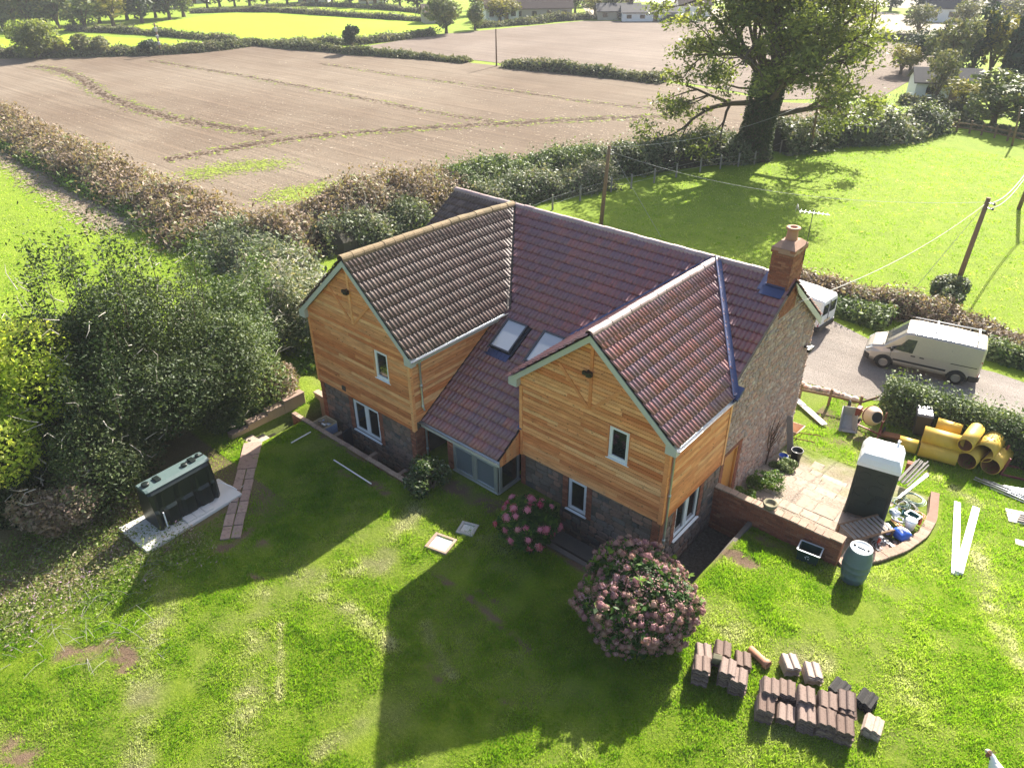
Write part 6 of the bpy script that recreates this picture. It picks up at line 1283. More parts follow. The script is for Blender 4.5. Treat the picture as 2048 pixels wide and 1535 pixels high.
# ================================================================ dog at the lower right corner
def dog():
    p = G(1992, 1562); t = E('dog', (p[0], p[1], p[2]), math.radians(150), 'white dog with dark and tan head patches at the bottom right corner', 'dog')
    V = [(-.22, 0, .32), (-.05, 0, .33), (.14, 0, .32), (.22, 0, .40), (.28, 0, .47), (.36, 0, .49), (.44, 0, .45), (-.30, 0, .36), (-.37, 0, .46), (.15, .08, .2), (.16, .08, .1), (.17, .08, .02), (.15, -.08, .2), (.16, -.08, .1), (.17, -.08, .02), (-.2, .08, .22), (-.25, .09, .12), (-.22, .09, .02), (-.2, -.08, .22), (-.25, -.09, .12), (-.22, -.09, .02)]
    Ed = [(0, 1), (1, 2), (2, 3), (3, 4), (4, 5), (5, 6), (0, 7), (7, 8), (2, 9), (9, 10), (10, 11), (2, 12), (12, 13), (13, 14), (0, 15), (15, 16), (16, 17), (0, 18), (18, 19), (19, 20)]
    R_ = [.095, .085, .11, .075, .07, .075, .04, .025, .015, .05, .03, .028, .05, .03, .028, .055, .03, .028, .055, .03, .028]
    me = bpy.data.meshes.new('body'); me.from_pydata(V, Ed, []); o = link('body', me, None, t); m = o.modifiers.new('skin', 'SKIN'); me.skin_vertices.new() if not me.skin_vertices else None
    for i, r in enumerate(R_): me.skin_vertices[0].data[i].radius = (r, r); me.skin_vertices[0].data[i].use_root = (i == 0)
    s = o.modifiers.new('sub', 'SUBSURF'); s.levels = 2; s.render_levels = 2
    mt, n, bs, out = new_mat('dog_coat'); tc = n.nodes.new('ShaderNodeTexCoord'); mx = n.nodes.new('ShaderNodeSeparateXYZ'); n.links.new(tc.outputs['Object'], mx.inputs[0]); nz = noise(n, 6, 2); ad = N(n, 'ShaderNodeMath', operation='MULTIPLY_ADD'); n.links.new(nz, ad.inputs[0]); ad.inputs[1].default_value = .18; n.links.new(mx.outputs[0], ad.inputs[2])
    n.links.new(ramp(n, ad.outputs[0], [(.34, (.80, .78, .75)), (.36, (.05, .035, .03)), (.42, (.05, .035, .03)), (.44, (.22, .09, .035)), (.50, (.7, .66, .62))]), bs.inputs['Base Color']); bs.inputs['Roughness'].default_value = .9; me.materials.append(mt)
    plain('tan_fur', (.22, .09, .035), .9); plain('dark_fur', (.03, .02, .02), .9)
    for s_ in (-1, 1): b = MB(); b.prism([(.27, s_*.05, .54), (.35, s_*.06, .55), (.34, s_*.12, .47), (.29, s_*.11, .46)], (0, s_*.012, .006)); part(b, 'ear', 'tan_fur', t)
    b = MB(); b.lathe([(0, 0), (.018, .0), (.0, .02)], 8, (.475, 0, .455), axis=(1, 0, 0)); part(b, 'nose', 'dark_fur', t, fix=False)
    for s_ in (-1, 1): b = MB(); b.lathe([(0, .012), (.012, 0), (0, -.012)], 8, (.40, s_*.05, .52)); part(b, 'eye', 'dark_fur', t, fix=False)
dog()
# ================================================================ plants
leafmat('holly', [(0, (.017, .033, .010)), (.4, (.038, .062, .018)), (.75, (.08, .11, .036)), (1, (.14, .165, .06))], .26, .55, .22)
leafmat('bramble', [(0, (.06, .085, .035)), (.35, (.11, .14, .06)), (.6, (.20, .22, .13)), (.8, (.30, .26, .18)), (1, (.40, .36, .28))], .3, .55, .35)
leafmat('twiggy', [(0, (.10, .08, .05)), (.3, (.21, .145, .10)), (.55, (.31, .22, .17)), (.75, (.20, .21, .10)), (.9, (.42, .35, .26)), (1, (.18, .25, .06))], .3, .6, .3)
leafmat('green_hedge', [(0, (.04, .07, .02)), (.4, (.085, .13, .035)), (.7, (.15, .20, .06)), (1, (.30, .32, .12))], .3, .55, .3)
leafmat('far_hedge', [(0, (.09, .11, .05)), (.4, (.14, .155, .07)), (.75, (.20, .185, .10)), (1, (.26, .23, .15))], .25, .7, .2)
leafmat('ash_yellow', [(0, (.30, .40, .06)), (.4, (.45, .52, .10)), (.75, (.64, .62, .16)), (1, (.72, .62, .18))], .7, .45, .3)
leafmat('oak_leaf', [(0, (.075, .10, .028)), (.4, (.14, .17, .045)), (.75, (.24, .26, .075)), (1, (.38, .36, .12))], .5, .5, .35)
leafmat('far_leaf', [(0, (.08, .11, .045)), (.35, (.13, .16, .06)), (.7, (.20, .21, .08)), (1, (.32, .27, .10))], .25, .6, .2)
leafmat('far_dark', [(0, (.022, .042, .028)), (.5, (.04, .065, .035)), (1, (.075, .09, .04))], .15, .6, .2)
leafmat('far_gold', [(0, (.13, .14, .03)), (.5, (.22, .20, .04)), (1, (.33, .26, .07))], .3, .6, .2)
leafmat('hydr_leaf', [(0, (.018, .05, .010)), (.5, (.04, .10, .015)), (1, (.13, .22, .02))], .3, .55, .2)
leafmat('weed', [(0, (.05, .11, .012)), (.5, (.11, .20, .02)), (1, (.24, .30, .06))], .35, .5, .3)
leafmat('rose_leaf', [(0, (.02, .045, .012)), (.5, (.05, .09, .02)), (.8, (.12, .16, .04)), (1, (.55, .58, .42))], .3, .35, .45)  # palest leaf tone paints in the white sunlight on the rose bush
leafmat('scrub_leaf', [(0, (.05, .09, .012)), (.3, (.12, .19, .025)), (.55, (.20, .25, .07)), (.75, (.26, .22, .13)), (.92, (.34, .30, .21)), (1, (.46, .30, .40))], .3, .6, .2)
plain('bark', (.10, .075, .055), .95, 0, .4, 9, .6, .1); plain('bark_pale', (.26, .24, .20), .9, 0, .35, 9, .4, .1); plain('twig', (.10, .065, .045), .95, 0, .4, 9, .3, .1); plain('dead_wood', (.42, .38, .33), .9, 0, .2, 9, .2, .1)
def foliage(name, P, size, mat, parent=None, tone=None, outward=None, up=.3):
    V, Fq = leaf_quads(P, size, up, outward=outward); r = tone if tone is not None else np.clip(.45+.28*RNG.normal(size=len(P)), 0, 1)
    return link(name, raw_mesh(name, V, Fq, False, np.repeat(r, 4)), MATS[mat], parent)
def tone_clump(P, s=1.0, seed=0, spread=.22): return np.clip(.42+.22*fbm2(P[:, 0]*s+P[:, 2]*.7*s, P[:, 1]*s+P[:, 2]*.5*s, seed)+spread*RNG.normal(size=len(P)), 0, 1)
def branches(b, p, d, L, r, depth, tips, spread=.7, up=.25, kids=(3, 4), n=7, ivy=None):
    pts = [np.array(p, float)]; d = np.array(d, float); d /= np.linalg.norm(d); seg = 4
    for i in range(seg): d = d+RNG.normal(size=3)*.16+np.array([0, 0, up*.1]); d /= np.linalg.norm(d); pts.append(pts[-1]+d*L/seg)
    b.tube(pts, [r*(1-.5*i/seg) for i in range(seg+1)], n, cap=False)
    if depth == 0:
        tips += [(pts[2], d), (pts[3], d), (pts[4], d)]; return
    for k in range(RNG.integers(kids[0], kids[1]+1)):
        j = RNG.integers(2, seg+1); a = RNG.normal(size=3); a -= d*np.dot(a, d); a /= np.linalg.norm(a)+1e-9; nd = d*(1-.35*spread)+a*spread+np.array([0, 0, up*.3]); branches(b, pts[j], nd, L*RNG.uniform(.55, .78), r*(.46+.1*RNG.random()), depth-1, tips, spread, up, kids, max(4, n-1))
    tips.append((pts[-1], d))
# ---------------------------------------------- hedges
def hedge(lab, line, w, h, mat, n, size, core='twig', world=False, hvar=.33, group=None, name='hedge', seed=1, wob=.3, twigs=0):
    P = np.array([p[:2] for p in line] if world else [G(*p)[:2] for p in line]); seg = np.hypot(*np.diff(P, axis=0).T); cum = np.r_[0, np.cumsum(seg)]; L = cum[-1]
    p0 = P[len(P)//2]; z0 = float(slope_z(*p0)); t = E(name, (p0[0], p0[1], z0), 0, lab, 'hedge', group)
    def xy(s): return np.stack([np.interp(s, cum, P[:, 0]), np.interp(s, cum, P[:, 1])], 1)
    def frame2(s): T = xy(np.clip(s+.3, 0, L))-xy(np.clip(s-.3, 0, L)); T /= np.linalg.norm(T, axis=1)[:, None]+1e-9; return T, np.stack([-T[:, 1], T[:, 0]], 1)
    def H(s): return h*(1+hvar*fbm2(s*.35, s*0+seed, seed)+hvar*.6*fbm2(s*1.3, s*0+seed, seed+1))
    s = RNG.random(n)*L; th = RNG.uniform(-.15, math.pi+.15, n); k = .70+.34*RNG.random(n)**.7+.30*np.clip(RNG.normal(size=n)-.9, 0, 1.2); T, Nn = frame2(s); c = xy(s); ww = w/2*(1+wob*fbm2(s*.5, s*0+3, seed+2))
    off = np.cos(th)*ww*k; zz = np.maximum(.03, np.sin(th))**.8*H(s)*k; pos = np.c_[c+Nn*off[:, None]+T*RNG.normal(size=(n, 1))*.1, zz]; g = slope_z(pos[:, 0], pos[:, 1]); pos[:, 2] += g
    out = np.c_[Nn*np.cos(th)[:, None], np.sin(th)]
    P3 = pos-(p0[0], p0[1], z0); foliage('foliage', P3, size, mat, t, tone_clump(pos, .8/max(.4, size*4), seed), out)
    # stems fill the heart of the hedge
    m = max(6, int(L/.8)); ss = np.linspace(0, L, m); T, Nn = frame2(ss); c = xy(ss); secs = []
    for i in range(m):
        hh = float(H(ss[i:i+1])[0])*.78; q = w/2*.72; g = float(slope_z(*c[i])); e = .3 if i in (0, m-1) else 1
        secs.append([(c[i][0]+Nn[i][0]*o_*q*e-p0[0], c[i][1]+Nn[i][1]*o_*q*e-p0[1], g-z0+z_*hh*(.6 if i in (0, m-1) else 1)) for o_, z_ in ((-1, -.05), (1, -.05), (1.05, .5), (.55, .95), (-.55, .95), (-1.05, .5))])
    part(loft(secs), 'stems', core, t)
    if twigs:
        b = MB()
        for _ in range(twigs):
            s_ = np.array([random.random()*L]); T_, N_ = frame2(s_); c_ = xy(s_)[0]+N_[0]*random.uniform(-.45, .45)*w; hh = float(H(s_)[0]); g = float(slope_z(*c_)); a = np.array([c_[0]-p0[0], c_[1]-p0[1], g-z0+hh*random.uniform(.4, .8)]); d_ = np.array([random.gauss(0, .35), random.gauss(0, .35), random.uniform(.4, 1.0)])*random.uniform(.5, 1.0)*hh*.5; b.tube([a, a+d_*.5+(0, 0, .05), a+d_], [.018, .012, .005], 4, cap=False)
        tag(part(b, 'twigs', 'dead_wood' if twigs > 400 else 'twig', t, fix=False), kind='stuff')
    return t
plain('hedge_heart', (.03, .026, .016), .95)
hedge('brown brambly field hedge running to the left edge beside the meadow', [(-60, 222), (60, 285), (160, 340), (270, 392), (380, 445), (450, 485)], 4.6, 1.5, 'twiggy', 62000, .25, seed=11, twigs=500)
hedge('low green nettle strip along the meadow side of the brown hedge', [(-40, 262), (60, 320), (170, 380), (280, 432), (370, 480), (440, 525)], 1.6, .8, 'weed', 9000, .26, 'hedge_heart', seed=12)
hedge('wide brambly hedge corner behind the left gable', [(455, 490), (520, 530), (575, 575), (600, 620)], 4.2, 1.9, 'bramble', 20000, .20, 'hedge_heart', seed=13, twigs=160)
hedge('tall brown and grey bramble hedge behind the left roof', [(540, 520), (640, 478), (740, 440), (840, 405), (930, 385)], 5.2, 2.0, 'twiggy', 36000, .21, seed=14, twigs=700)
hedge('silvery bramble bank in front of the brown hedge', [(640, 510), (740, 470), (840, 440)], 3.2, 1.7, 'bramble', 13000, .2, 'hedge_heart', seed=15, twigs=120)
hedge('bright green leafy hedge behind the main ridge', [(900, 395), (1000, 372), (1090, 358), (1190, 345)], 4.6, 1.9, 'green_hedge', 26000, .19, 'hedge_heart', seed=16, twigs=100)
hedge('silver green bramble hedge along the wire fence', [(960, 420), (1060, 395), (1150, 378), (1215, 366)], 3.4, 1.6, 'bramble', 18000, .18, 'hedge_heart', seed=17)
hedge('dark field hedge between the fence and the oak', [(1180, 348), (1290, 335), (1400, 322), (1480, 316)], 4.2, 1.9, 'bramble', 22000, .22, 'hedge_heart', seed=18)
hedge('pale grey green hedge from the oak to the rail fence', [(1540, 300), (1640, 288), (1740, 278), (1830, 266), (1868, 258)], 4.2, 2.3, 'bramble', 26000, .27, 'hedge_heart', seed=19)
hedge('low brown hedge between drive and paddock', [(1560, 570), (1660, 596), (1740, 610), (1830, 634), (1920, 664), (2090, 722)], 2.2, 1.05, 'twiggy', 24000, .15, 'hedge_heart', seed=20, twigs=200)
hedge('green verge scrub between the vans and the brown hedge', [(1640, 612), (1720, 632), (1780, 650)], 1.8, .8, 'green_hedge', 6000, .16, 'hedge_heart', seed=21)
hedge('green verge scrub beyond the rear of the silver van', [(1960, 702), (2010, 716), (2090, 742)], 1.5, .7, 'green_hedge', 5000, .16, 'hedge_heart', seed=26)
hedge('clipped dark green laurel hedge behind the yellow pipes', [(6.75, 14.75), (9, 14.95), (11.5, 14.9), (14.5, 14.7)], 1.9, 1.55, 'green_hedge', 30000, .10, 'hedge_heart', True, .10, seed=22, wob=.1)
FH = [('bushy far hedge left of the boxed pole', [(-30, 116), (60, 114), (150, 113), (250, 110), (330, 108)], 4, 1.9), ('far hedge right of the boxed pole', [(330, 108), (400, 104), (460, 98), (510, 90)], 3, 1.6), ('long thin hedge between the two bright fields', [(135, 62), (240, 66), (340, 73), (440, 82), (500, 88)], 2.6, 1.5), ('far hedge left of the lone field tree', [(505, 90), (580, 97), (650, 102), (705, 108)], 3, 1.3), ('far hedge right of the lone field tree', [(705, 108), (800, 114), (880, 121), (935, 126)], 3, 1.3), ('far hedge right of the gateway pole', [(1008, 134), (1090, 141), (1180, 150), (1260, 158), (1330, 166)], 3, 1.5), ('far hedge below the large bright field', [(540, 90), (640, 90), (730, 88), (800, 79), (870, 70)], 3, 1.5), ('far hedge above the large bright field', [(380, 27), (480, 24), (560, 25), (700, 34), (860, 44)], 3, 1.5), ('far hedge before the brown roofed barns', [(950, 56), (1040, 50), (1110, 43), (1180, 38)], 3.4, 1.8), ('far hedge before the long dark roofs', [(1190, 38), (1280, 41), (1400, 45)], 3, 1.4), ('hedge along the far grass strip', [(510, 17), (620, 12), (740, 17), (860, 28)], 3, 1.5), ('dark clipped hedge beyond the rail fence', [(1905, 248), (1950, 256), (2010, 266), (2060, 276)], 2.4, 1.1), ('garden hedge below the pale shed', [(1800, 206), (1860, 212), (1920, 222), (1990, 236)], 2.6, 1.2), ('far right hedge under the hillside', [(1560, 62), (1700, 78), (1850, 86), (1980, 100)], 3.4, 1.8)]
for i, (lab, ln, w, h) in enumerate(FH): hedge(lab, ln, w*.8, h*.72, 'far_hedge', 4600 if i else 8000, .38, 'hedge_heart', seed=30+i)
# ---------------------------------------------- trees
def tree(name, lab, p, h, w, mat, n, size, trunk=.25, bark='bark', blobs=9, seed=0, shape='round', group=None, lean=(0, 0), nbr=5):
    t = E(name, p, 0, lab, 'tree', group); b = MB(); th = h*trunk; b.tube([(0, 0, -.2), (lean[0]*.3, lean[1]*.3, th), (lean[0], lean[1], h*.75)], [w*.05+.06, w*.035+.04, .03], 8, cap=False); r_ = np.random.default_rng(seed+99)
    pts = []; outs = []; ns = []; bl = []
    for k in range(blobs):
        a = r_.random()*6.28
        if shape == 'cone': f = (k+.5)/blobs; c = np.array([.12*w*math.cos(a)*(1-f), .12*w*math.sin(a)*(1-f), th+(h-th)*f*.95]); rr = np.array([w*.5*(1-f*.85), w*.5*(1-f*.85), (h-th)/blobs*1.2])
        else:
            f = r_.random(); rad = (.34*w)*math.sqrt(r_.random()); c = np.array([rad*math.cos(a)+lean[0]*.7, rad*math.sin(a)+lean[1]*.7, th+(h-th)*(.22+.58*f)]); q = r_.uniform(.2, .32)*w; rr = np.array([q, q, min(q*r_.uniform(.8, 1.2), (h-c[2])*1.0+.2)])
        bl.append((c, rr)); 
        if k < nbr: b.tube([(lean[0]*.3, lean[1]*.3, th*.9), c*(.5, .5, .6)+np.array([0, 0, th*.4]), c], [w*.02+.03, w*.014+.02, .01], 6, cap=False)
    vol = np.array([q[1][0]*q[1][1] for q in bl]); vol /= vol.sum()
    for (c, rr), v in zip(bl, vol): q, d = blob_points(int(n*v)+4, c, rr, .55); pts.append(q); outs.append(d)
    pts = np.concatenate(pts); outs = np.concatenate(outs); part(b, 'trunk', bark, t, fix=False); foliage('crown', pts, size, mat, t, tone_clump(pts, 3.0/w, seed), outs); return t
# the big oak
def oak():
    p = G(1500, 316); t = E('oak_tree', p, 0, 'huge spreading oak tree with ivy covered trunk in the field hedge', 'tree'); b = MB(); tips = []
    tr = [(0, 0, -.3), (.1, 0, 1.2), (.35, .1, 3.2), (.7, .2, 5.2), (.9, .3, 7.0)]; b.tube(tr, [1.7, 1.15, 1.0, .95, .8], 14, cap=False); lx, ly = AR[0], AR[1]
    for i in range(15):
        a = i*2.4; out = RNG.uniform(.55, 1.25); z0 = RNG.uniform(3.6, 7.0); d = np.array([math.cos(a)*out, math.sin(a)*out, RNG.uniform(.35, 1.0)])
        branches(b, (.3+.1*z0-.2, .2, z0), d, RNG.uniform(4.8, 6.4), RNG.uniform(.20, .30), 3, tips, .8, .10, (2, 3), 8)
    for q, dd, L in (((.6, 0, 3.6), (lx*1.0, ly*1.0, .18), 6.5), ((.5, 0, 4.6), (-lx, -ly, .25), 5.6), ((.7, .2, 5.2), (lx*.9, ly*.9, .5), 6.4)): branches(b, q, dd, L, .27, 3, tips, .75, .02, (2, 3), 8)
    for i in range(7): a = i*.9; branches(b, (.9, .3, 6.8), (.35*math.cos(a), .35*math.sin(a), 1), RNG.uniform(5, 7), .28, 3, tips, .7, .2, (2, 3), 8)
    part(b, 'trunk', 'bark', t, fix=False)
    c = np.array([q for q, d in tips]); m = 44; N_ = len(c); P = np.repeat(c, m, 0)+RNG.normal(size=(N_*m, 3))*np.array([.42, .42, .33]); print('oak tips', N_, 'zmax', c[:, 2].max(), 'r', np.abs(c[:, :2]).max())
    clump = np.repeat(np.clip(.42+.2*RNG.normal(size=N_), 0, 1), m); foliage('crown', P, .27, 'oak_leaf', t, np.clip(clump+.12*RNG.normal(size=N_*m)+.02*(P[:, 2]-9), 0, 1))
    n = 16000; th = RNG.random(n)*6.28; z = RNG.random(n)*7.5; r = np.interp(z, [0, 1.2, 3.2, 7.5], [1.75, 1.3, 1.2, 1.25])*(.9+.25*RNG.random(n)); P = np.c_[.1*z+r*np.cos(th), r*np.sin(th), z]; foliage('ivy', P, .17, 'holly', t, None, np.c_[np.cos(th), np.sin(th), 0*z])
oak()
# shrubs and trees at the left of the garden
def shrub(name, lab, p, h, w, mat, n, size, seed, blobs=14, stems=True, dead=0, cat='shrub', spike=0, pale=False, trunk=.05):
    p = np.array(p, float); p[2] = float(slope_z(p[0], p[1])); t = E(name, p, 0, lab, cat); r_ = np.random.default_rng(seed); pts, outs = [], []; b = MB()
    for k in range(blobs):
        a = r_.random()*6.28; rad = .36*w*math.sqrt(r_.random()); f = r_.random(); q = r_.uniform(.16, .28)*w; c = np.array([rad*math.cos(a), rad*math.sin(a), h*(.12+.62*f*(1-.5*rad/(.36*w)))]); rr = np.array([q, q, min(q, h*.32)]); k_, d_ = blob_points(n//blobs, c, rr, .5); pts.append(k_); outs.append(d_)
        if stems: b.tube([(rad*.2*math.cos(a), rad*.2*math.sin(a), 0), c*.6+(0, 0, .1), c+(0, 0, rr[2]*.5)], [.05, .035, .012], 5, cap=False)
    for k in range(spike):
        a = r_.random()*6.28; rad = .4*w*math.sqrt(r_.random()); z = h*r_.uniform(.75, 1.15); m = 260; z = h*r_.uniform(.6, .95); b.tube([(rad*.9*math.cos(a), rad*.9*math.sin(a), z*.75), (rad*math.cos(a), rad*math.sin(a), z+.5)], [.014, .004], 5, cap=False); q = np.array([rad*math.cos(a), rad*math.sin(a), z])+r_.normal(size=(m, 3))*np.array([.2, .2, .5])*(w/5); pts.append(q); outs.append(r_.normal(size=(m, 3)))
    pts = np.concatenate(pts); outs = np.concatenate(outs); k = pts[:, 2] > -.02; pts, outs = pts[k], outs[k]
    if stems: part(b, 'stems', 'bark', t, fix=False)
    if dead:
        b = MB()
        for k in range(dead):
            a = r_.random()*6.28; z = h*r_.uniform(.25, .8); c = np.array([.38*w*math.cos(a), .38*w*math.sin(a), z]); d_ = np.array([math.cos(a)*.6, math.sin(a)*.6, r_.uniform(-.2, .8)])*r_.uniform(.3, .9); b.tube([c-d_*.8, c+r_.normal(size=3)*.08, c+d_*.6+r_.normal(size=3)*.1], [.018, .012, .005], 4, cap=False)
        tag(part(b, 'bare_twigs', 'dead_wood', t, fix=False), kind='stuff')
    foliage('foliage', pts, size, mat, t, tone_clump(pts, 2.2/w*1.6, seed), outs); return t
shrub('holly_tree', 'large dark glossy holly in the middle left of the garden', (-11.4, -6.0, 0), 8.0, 7.0, 'holly', 95000, .095, 1, 22, True, 60, 'tree', 16)
shrub('holly_tree', 'dark holly rising behind the oil tank', (-9.9, -8.4, 0), 5.2, 4.6, 'holly', 45000, .09, 2, 16, True, 40, 'tree', 8)
shrub('holly_tree', 'leftmost sparse holly against the meadow', (-13.0, -8.4, 0), 7.8, 5.0, 'holly', 46000, .095, 3, 16, True, 30, 'tree', 14)
shrub('holly_tree', 'grey green shrub between the holly and the left gable', (-12.0, -2.6, 0), 5.6, 5.4, 'green_hedge', 50000, .105, 4, 16, True, 40, 'tree', 6)
shrub('bramble_bank', 'silver leaved bramble mound behind the left gable', (-14.4, 1.2, 0), 4.0, 6.0, 'bramble', 44000, .125, 5, 14, True, 30)
shrub('weed_patch', 'fresh green weeds beside the left gable wall', (-11.4, .8, 0), 1.0, 2.8, 'weed', 8000, .12, 6, 9, False)
shrub('shrub', 'brownish shrub overhanging the tan wall', (-10.6, -2.2, 0), 1.9, 2.4, 'twiggy', 9000, .10, 7, 9, True, 14)
shrub('shrub', 'green bramble clump at the top of the garden steps', (-9.9, -4.6, 0), 1.7, 1.9, 'green_hedge', 7000, .10, 8, 8, True, 6)
shrub('shrub', 'bronze leaved shrub between the ash and the oil tank', (-9.0, -10.2, 0), 2.4, 2.4, 'twiggy', 9000, .12, 9, 9, True, 14)
shrub('holly_tree', 'low dark holly behind the bronze shrub', (-10.9, -10.6, 0), 2.9, 3.6, 'holly', 22000, .09, 10, 12, True, 16, 'tree', 2)
p = atz(0, 860, 1.2); tree('ash_tree', 'yellow green ash tree at the left edge', (p[0]-.1, p[1]-.1, -1.15), 5.2, 4.4, 'ash_yellow', 34000, .12, .22, 'bark_pale', 20, 41)
n = 34000; x = RNG.uniform(-9.5, -2.2, n); y = RNG.uniform(-14.4, -8.0, n); k = RNG.random(n) < np.clip((-4.6+.10*(y+14)-x)*.6+.3*fbm2(x*1.5, y*1.5, 5), 0, 1); x, y = x[k], y[k]
P = np.c_[x, y, slope_z(x, y)+.01+.25*RNG.random(len(x))**2*np.clip(1+fbm2(x*1.2, y*1.2, 77), .1, 2)]; tag(foliage('ground_ivy', P, .065, 'scrub_leaf', None, np.clip(.5+.22*RNG.normal(size=len(P))+.2*fbm2(x*1.3, y*1.3, 15), 0, 1)), 'trailing ivy and weeds below the trees at lower left', 'ground cover', kind='stuff')
shrub('rose_bush', 'rose bush with sunlit white leaves beside the porch', (-1.9, -2.2, 0), 1.6, 1.5, 'rose_leaf', 5000, .09, 15, 8, True)
shrub('wall_weeds', 'tall weeds along the foot of the stone end wall', (5.6, 6.0, 0), .5, 1.3, 'weed', 3000, .07, 16, 8, False); shrub('wall_weeds', 'leafy weeds by the black plant pot', (5.6, 7.6, 0), .5, 1.0, 'green_hedge', 2200, .07, 17, 7, False); shrub('wall_weeds', 'long grass tuft where the garden wall meets the house', (5.5, 4.6, 0), .45, .9, 'weed', 2000, .07, 18, 6, False)
shrub('pole_ivy', 'ivy bush round the foot of the leaning pole', G(1898, 606), 1.9, 2.4, 'bramble', 7000, .16, 19, 8, False)
# dead climber on the end wall
t = E('wall_climber', (5.05, 7.4, -2.3), 0, 'dead bare climber fanned on the stone end wall', 'climber'); b = MB()
for k in range(16): a = random.uniform(-1.2, 1.2); L = random.uniform(.4, 1.1); s0 = np.array([.03, random.uniform(-.3, .3), random.uniform(.4, 1.2)]); b.tube([s0, s0+(.05, math.sin(a)*L*.5, math.cos(a)*L*.5), s0+(.03, math.sin(a+.3)*L, math.cos(a+.2)*L)], [.016, .011, .005], 5, cap=False)
b.tube([(.04, 0, 0), (.05, .05, .7), (.04, 0, 1.2)], [.03, .025, .015], 6, cap=False); part(b, 'stems', 'twig', t, fix=False)
# ---------------------------------------------- hydrangeas
def head_mesh(name, mat, r=.085, n=64, s=.042):
    d = RNG.normal(size=(n, 3)); d /= np.linalg.norm(d, axis=1)[:, None]; d[:, 2] = np.abs(d[:, 2])*.9-.15; P = d*r*(.75+.4*RNG.random((n, 1))); a = np.cross(d, RNG.normal(size=(n, 3))); a /= np.linalg.norm(a, axis=1)[:, None]; c = np.cross(d, a)
    V = np.stack([P-a*s*.5+d*.004, P+c*s*.5, P+a*s*.5+d*.004, P-c*s*.5], 1).reshape(-1, 3); k8 = 8; ring = lambda rr, zz: [(rr*math.cos(i*2*math.pi/k8), rr*math.sin(i*2*math.pi/k8), zz) for i in range(k8)]; cv = np.array(ring(.01, -.5*r)+ring(.6*r, -.3*r)+ring(.68*r, .15*r)+ring(.4*r, .5*r)+ring(.01, .62*r)); cf = np.array([(4*n+j*k8+i, 4*n+j*k8+(i+1) % k8, 4*n+(j+1)*k8+(i+1) % k8, 4*n+(j+1)*k8+i) for j in range(4) for i in range(k8)])
    me = raw_mesh(name, np.concatenate([V, cv]), np.concatenate([np.arange(4*n).reshape(n, 4), cf]), False, np.r_[np.repeat(RNG.random(n)*.18, 4), np.zeros(len(cv))]); me.materials.append(mat); return me
def flower_mat(name, stops):
    m, n, b, o = new_mat(name); c = ramp(n, rnd_out(n), stops); n.links.new(c, b.inputs['Base Color']); b.inputs['Roughness'].default_value = .6; b.inputs['Specular IOR Level'].default_value = .2
    tr = N(n, 'ShaderNodeBsdfTranslucent'); n.links.new(c, tr.inputs[0]); mx = N(n, 'ShaderNodeMixShader'); mx.inputs[0].default_value = .3; n.links.new(b.outputs[0], mx.inputs[1]); n.links.new(tr.outputs[0], mx.inputs[2]); n.links.new(mx.outputs[0], o.inputs[0]); MATS[name] = m; return m
fm1 = flower_mat('petal_pink', [(0, (.62, .16, .24)), (.3, (.70, .30, .38)), (.5, (.45, .03, .06)), (.7, (.75, .42, .44)), (.85, (.38, .02, .05)), (1, (.66, .16, .36))]); fm2 = flower_mat('petal_faded', [(0, (.30, .14, .13)), (.25, (.42, .25, .22)), (.45, (.34, .16, .19)), (.65, (.46, .32, .24)), (.82, (.26, .11, .09)), (.92, (.52, .34, .38)), (1, (.36, .23, .14))])
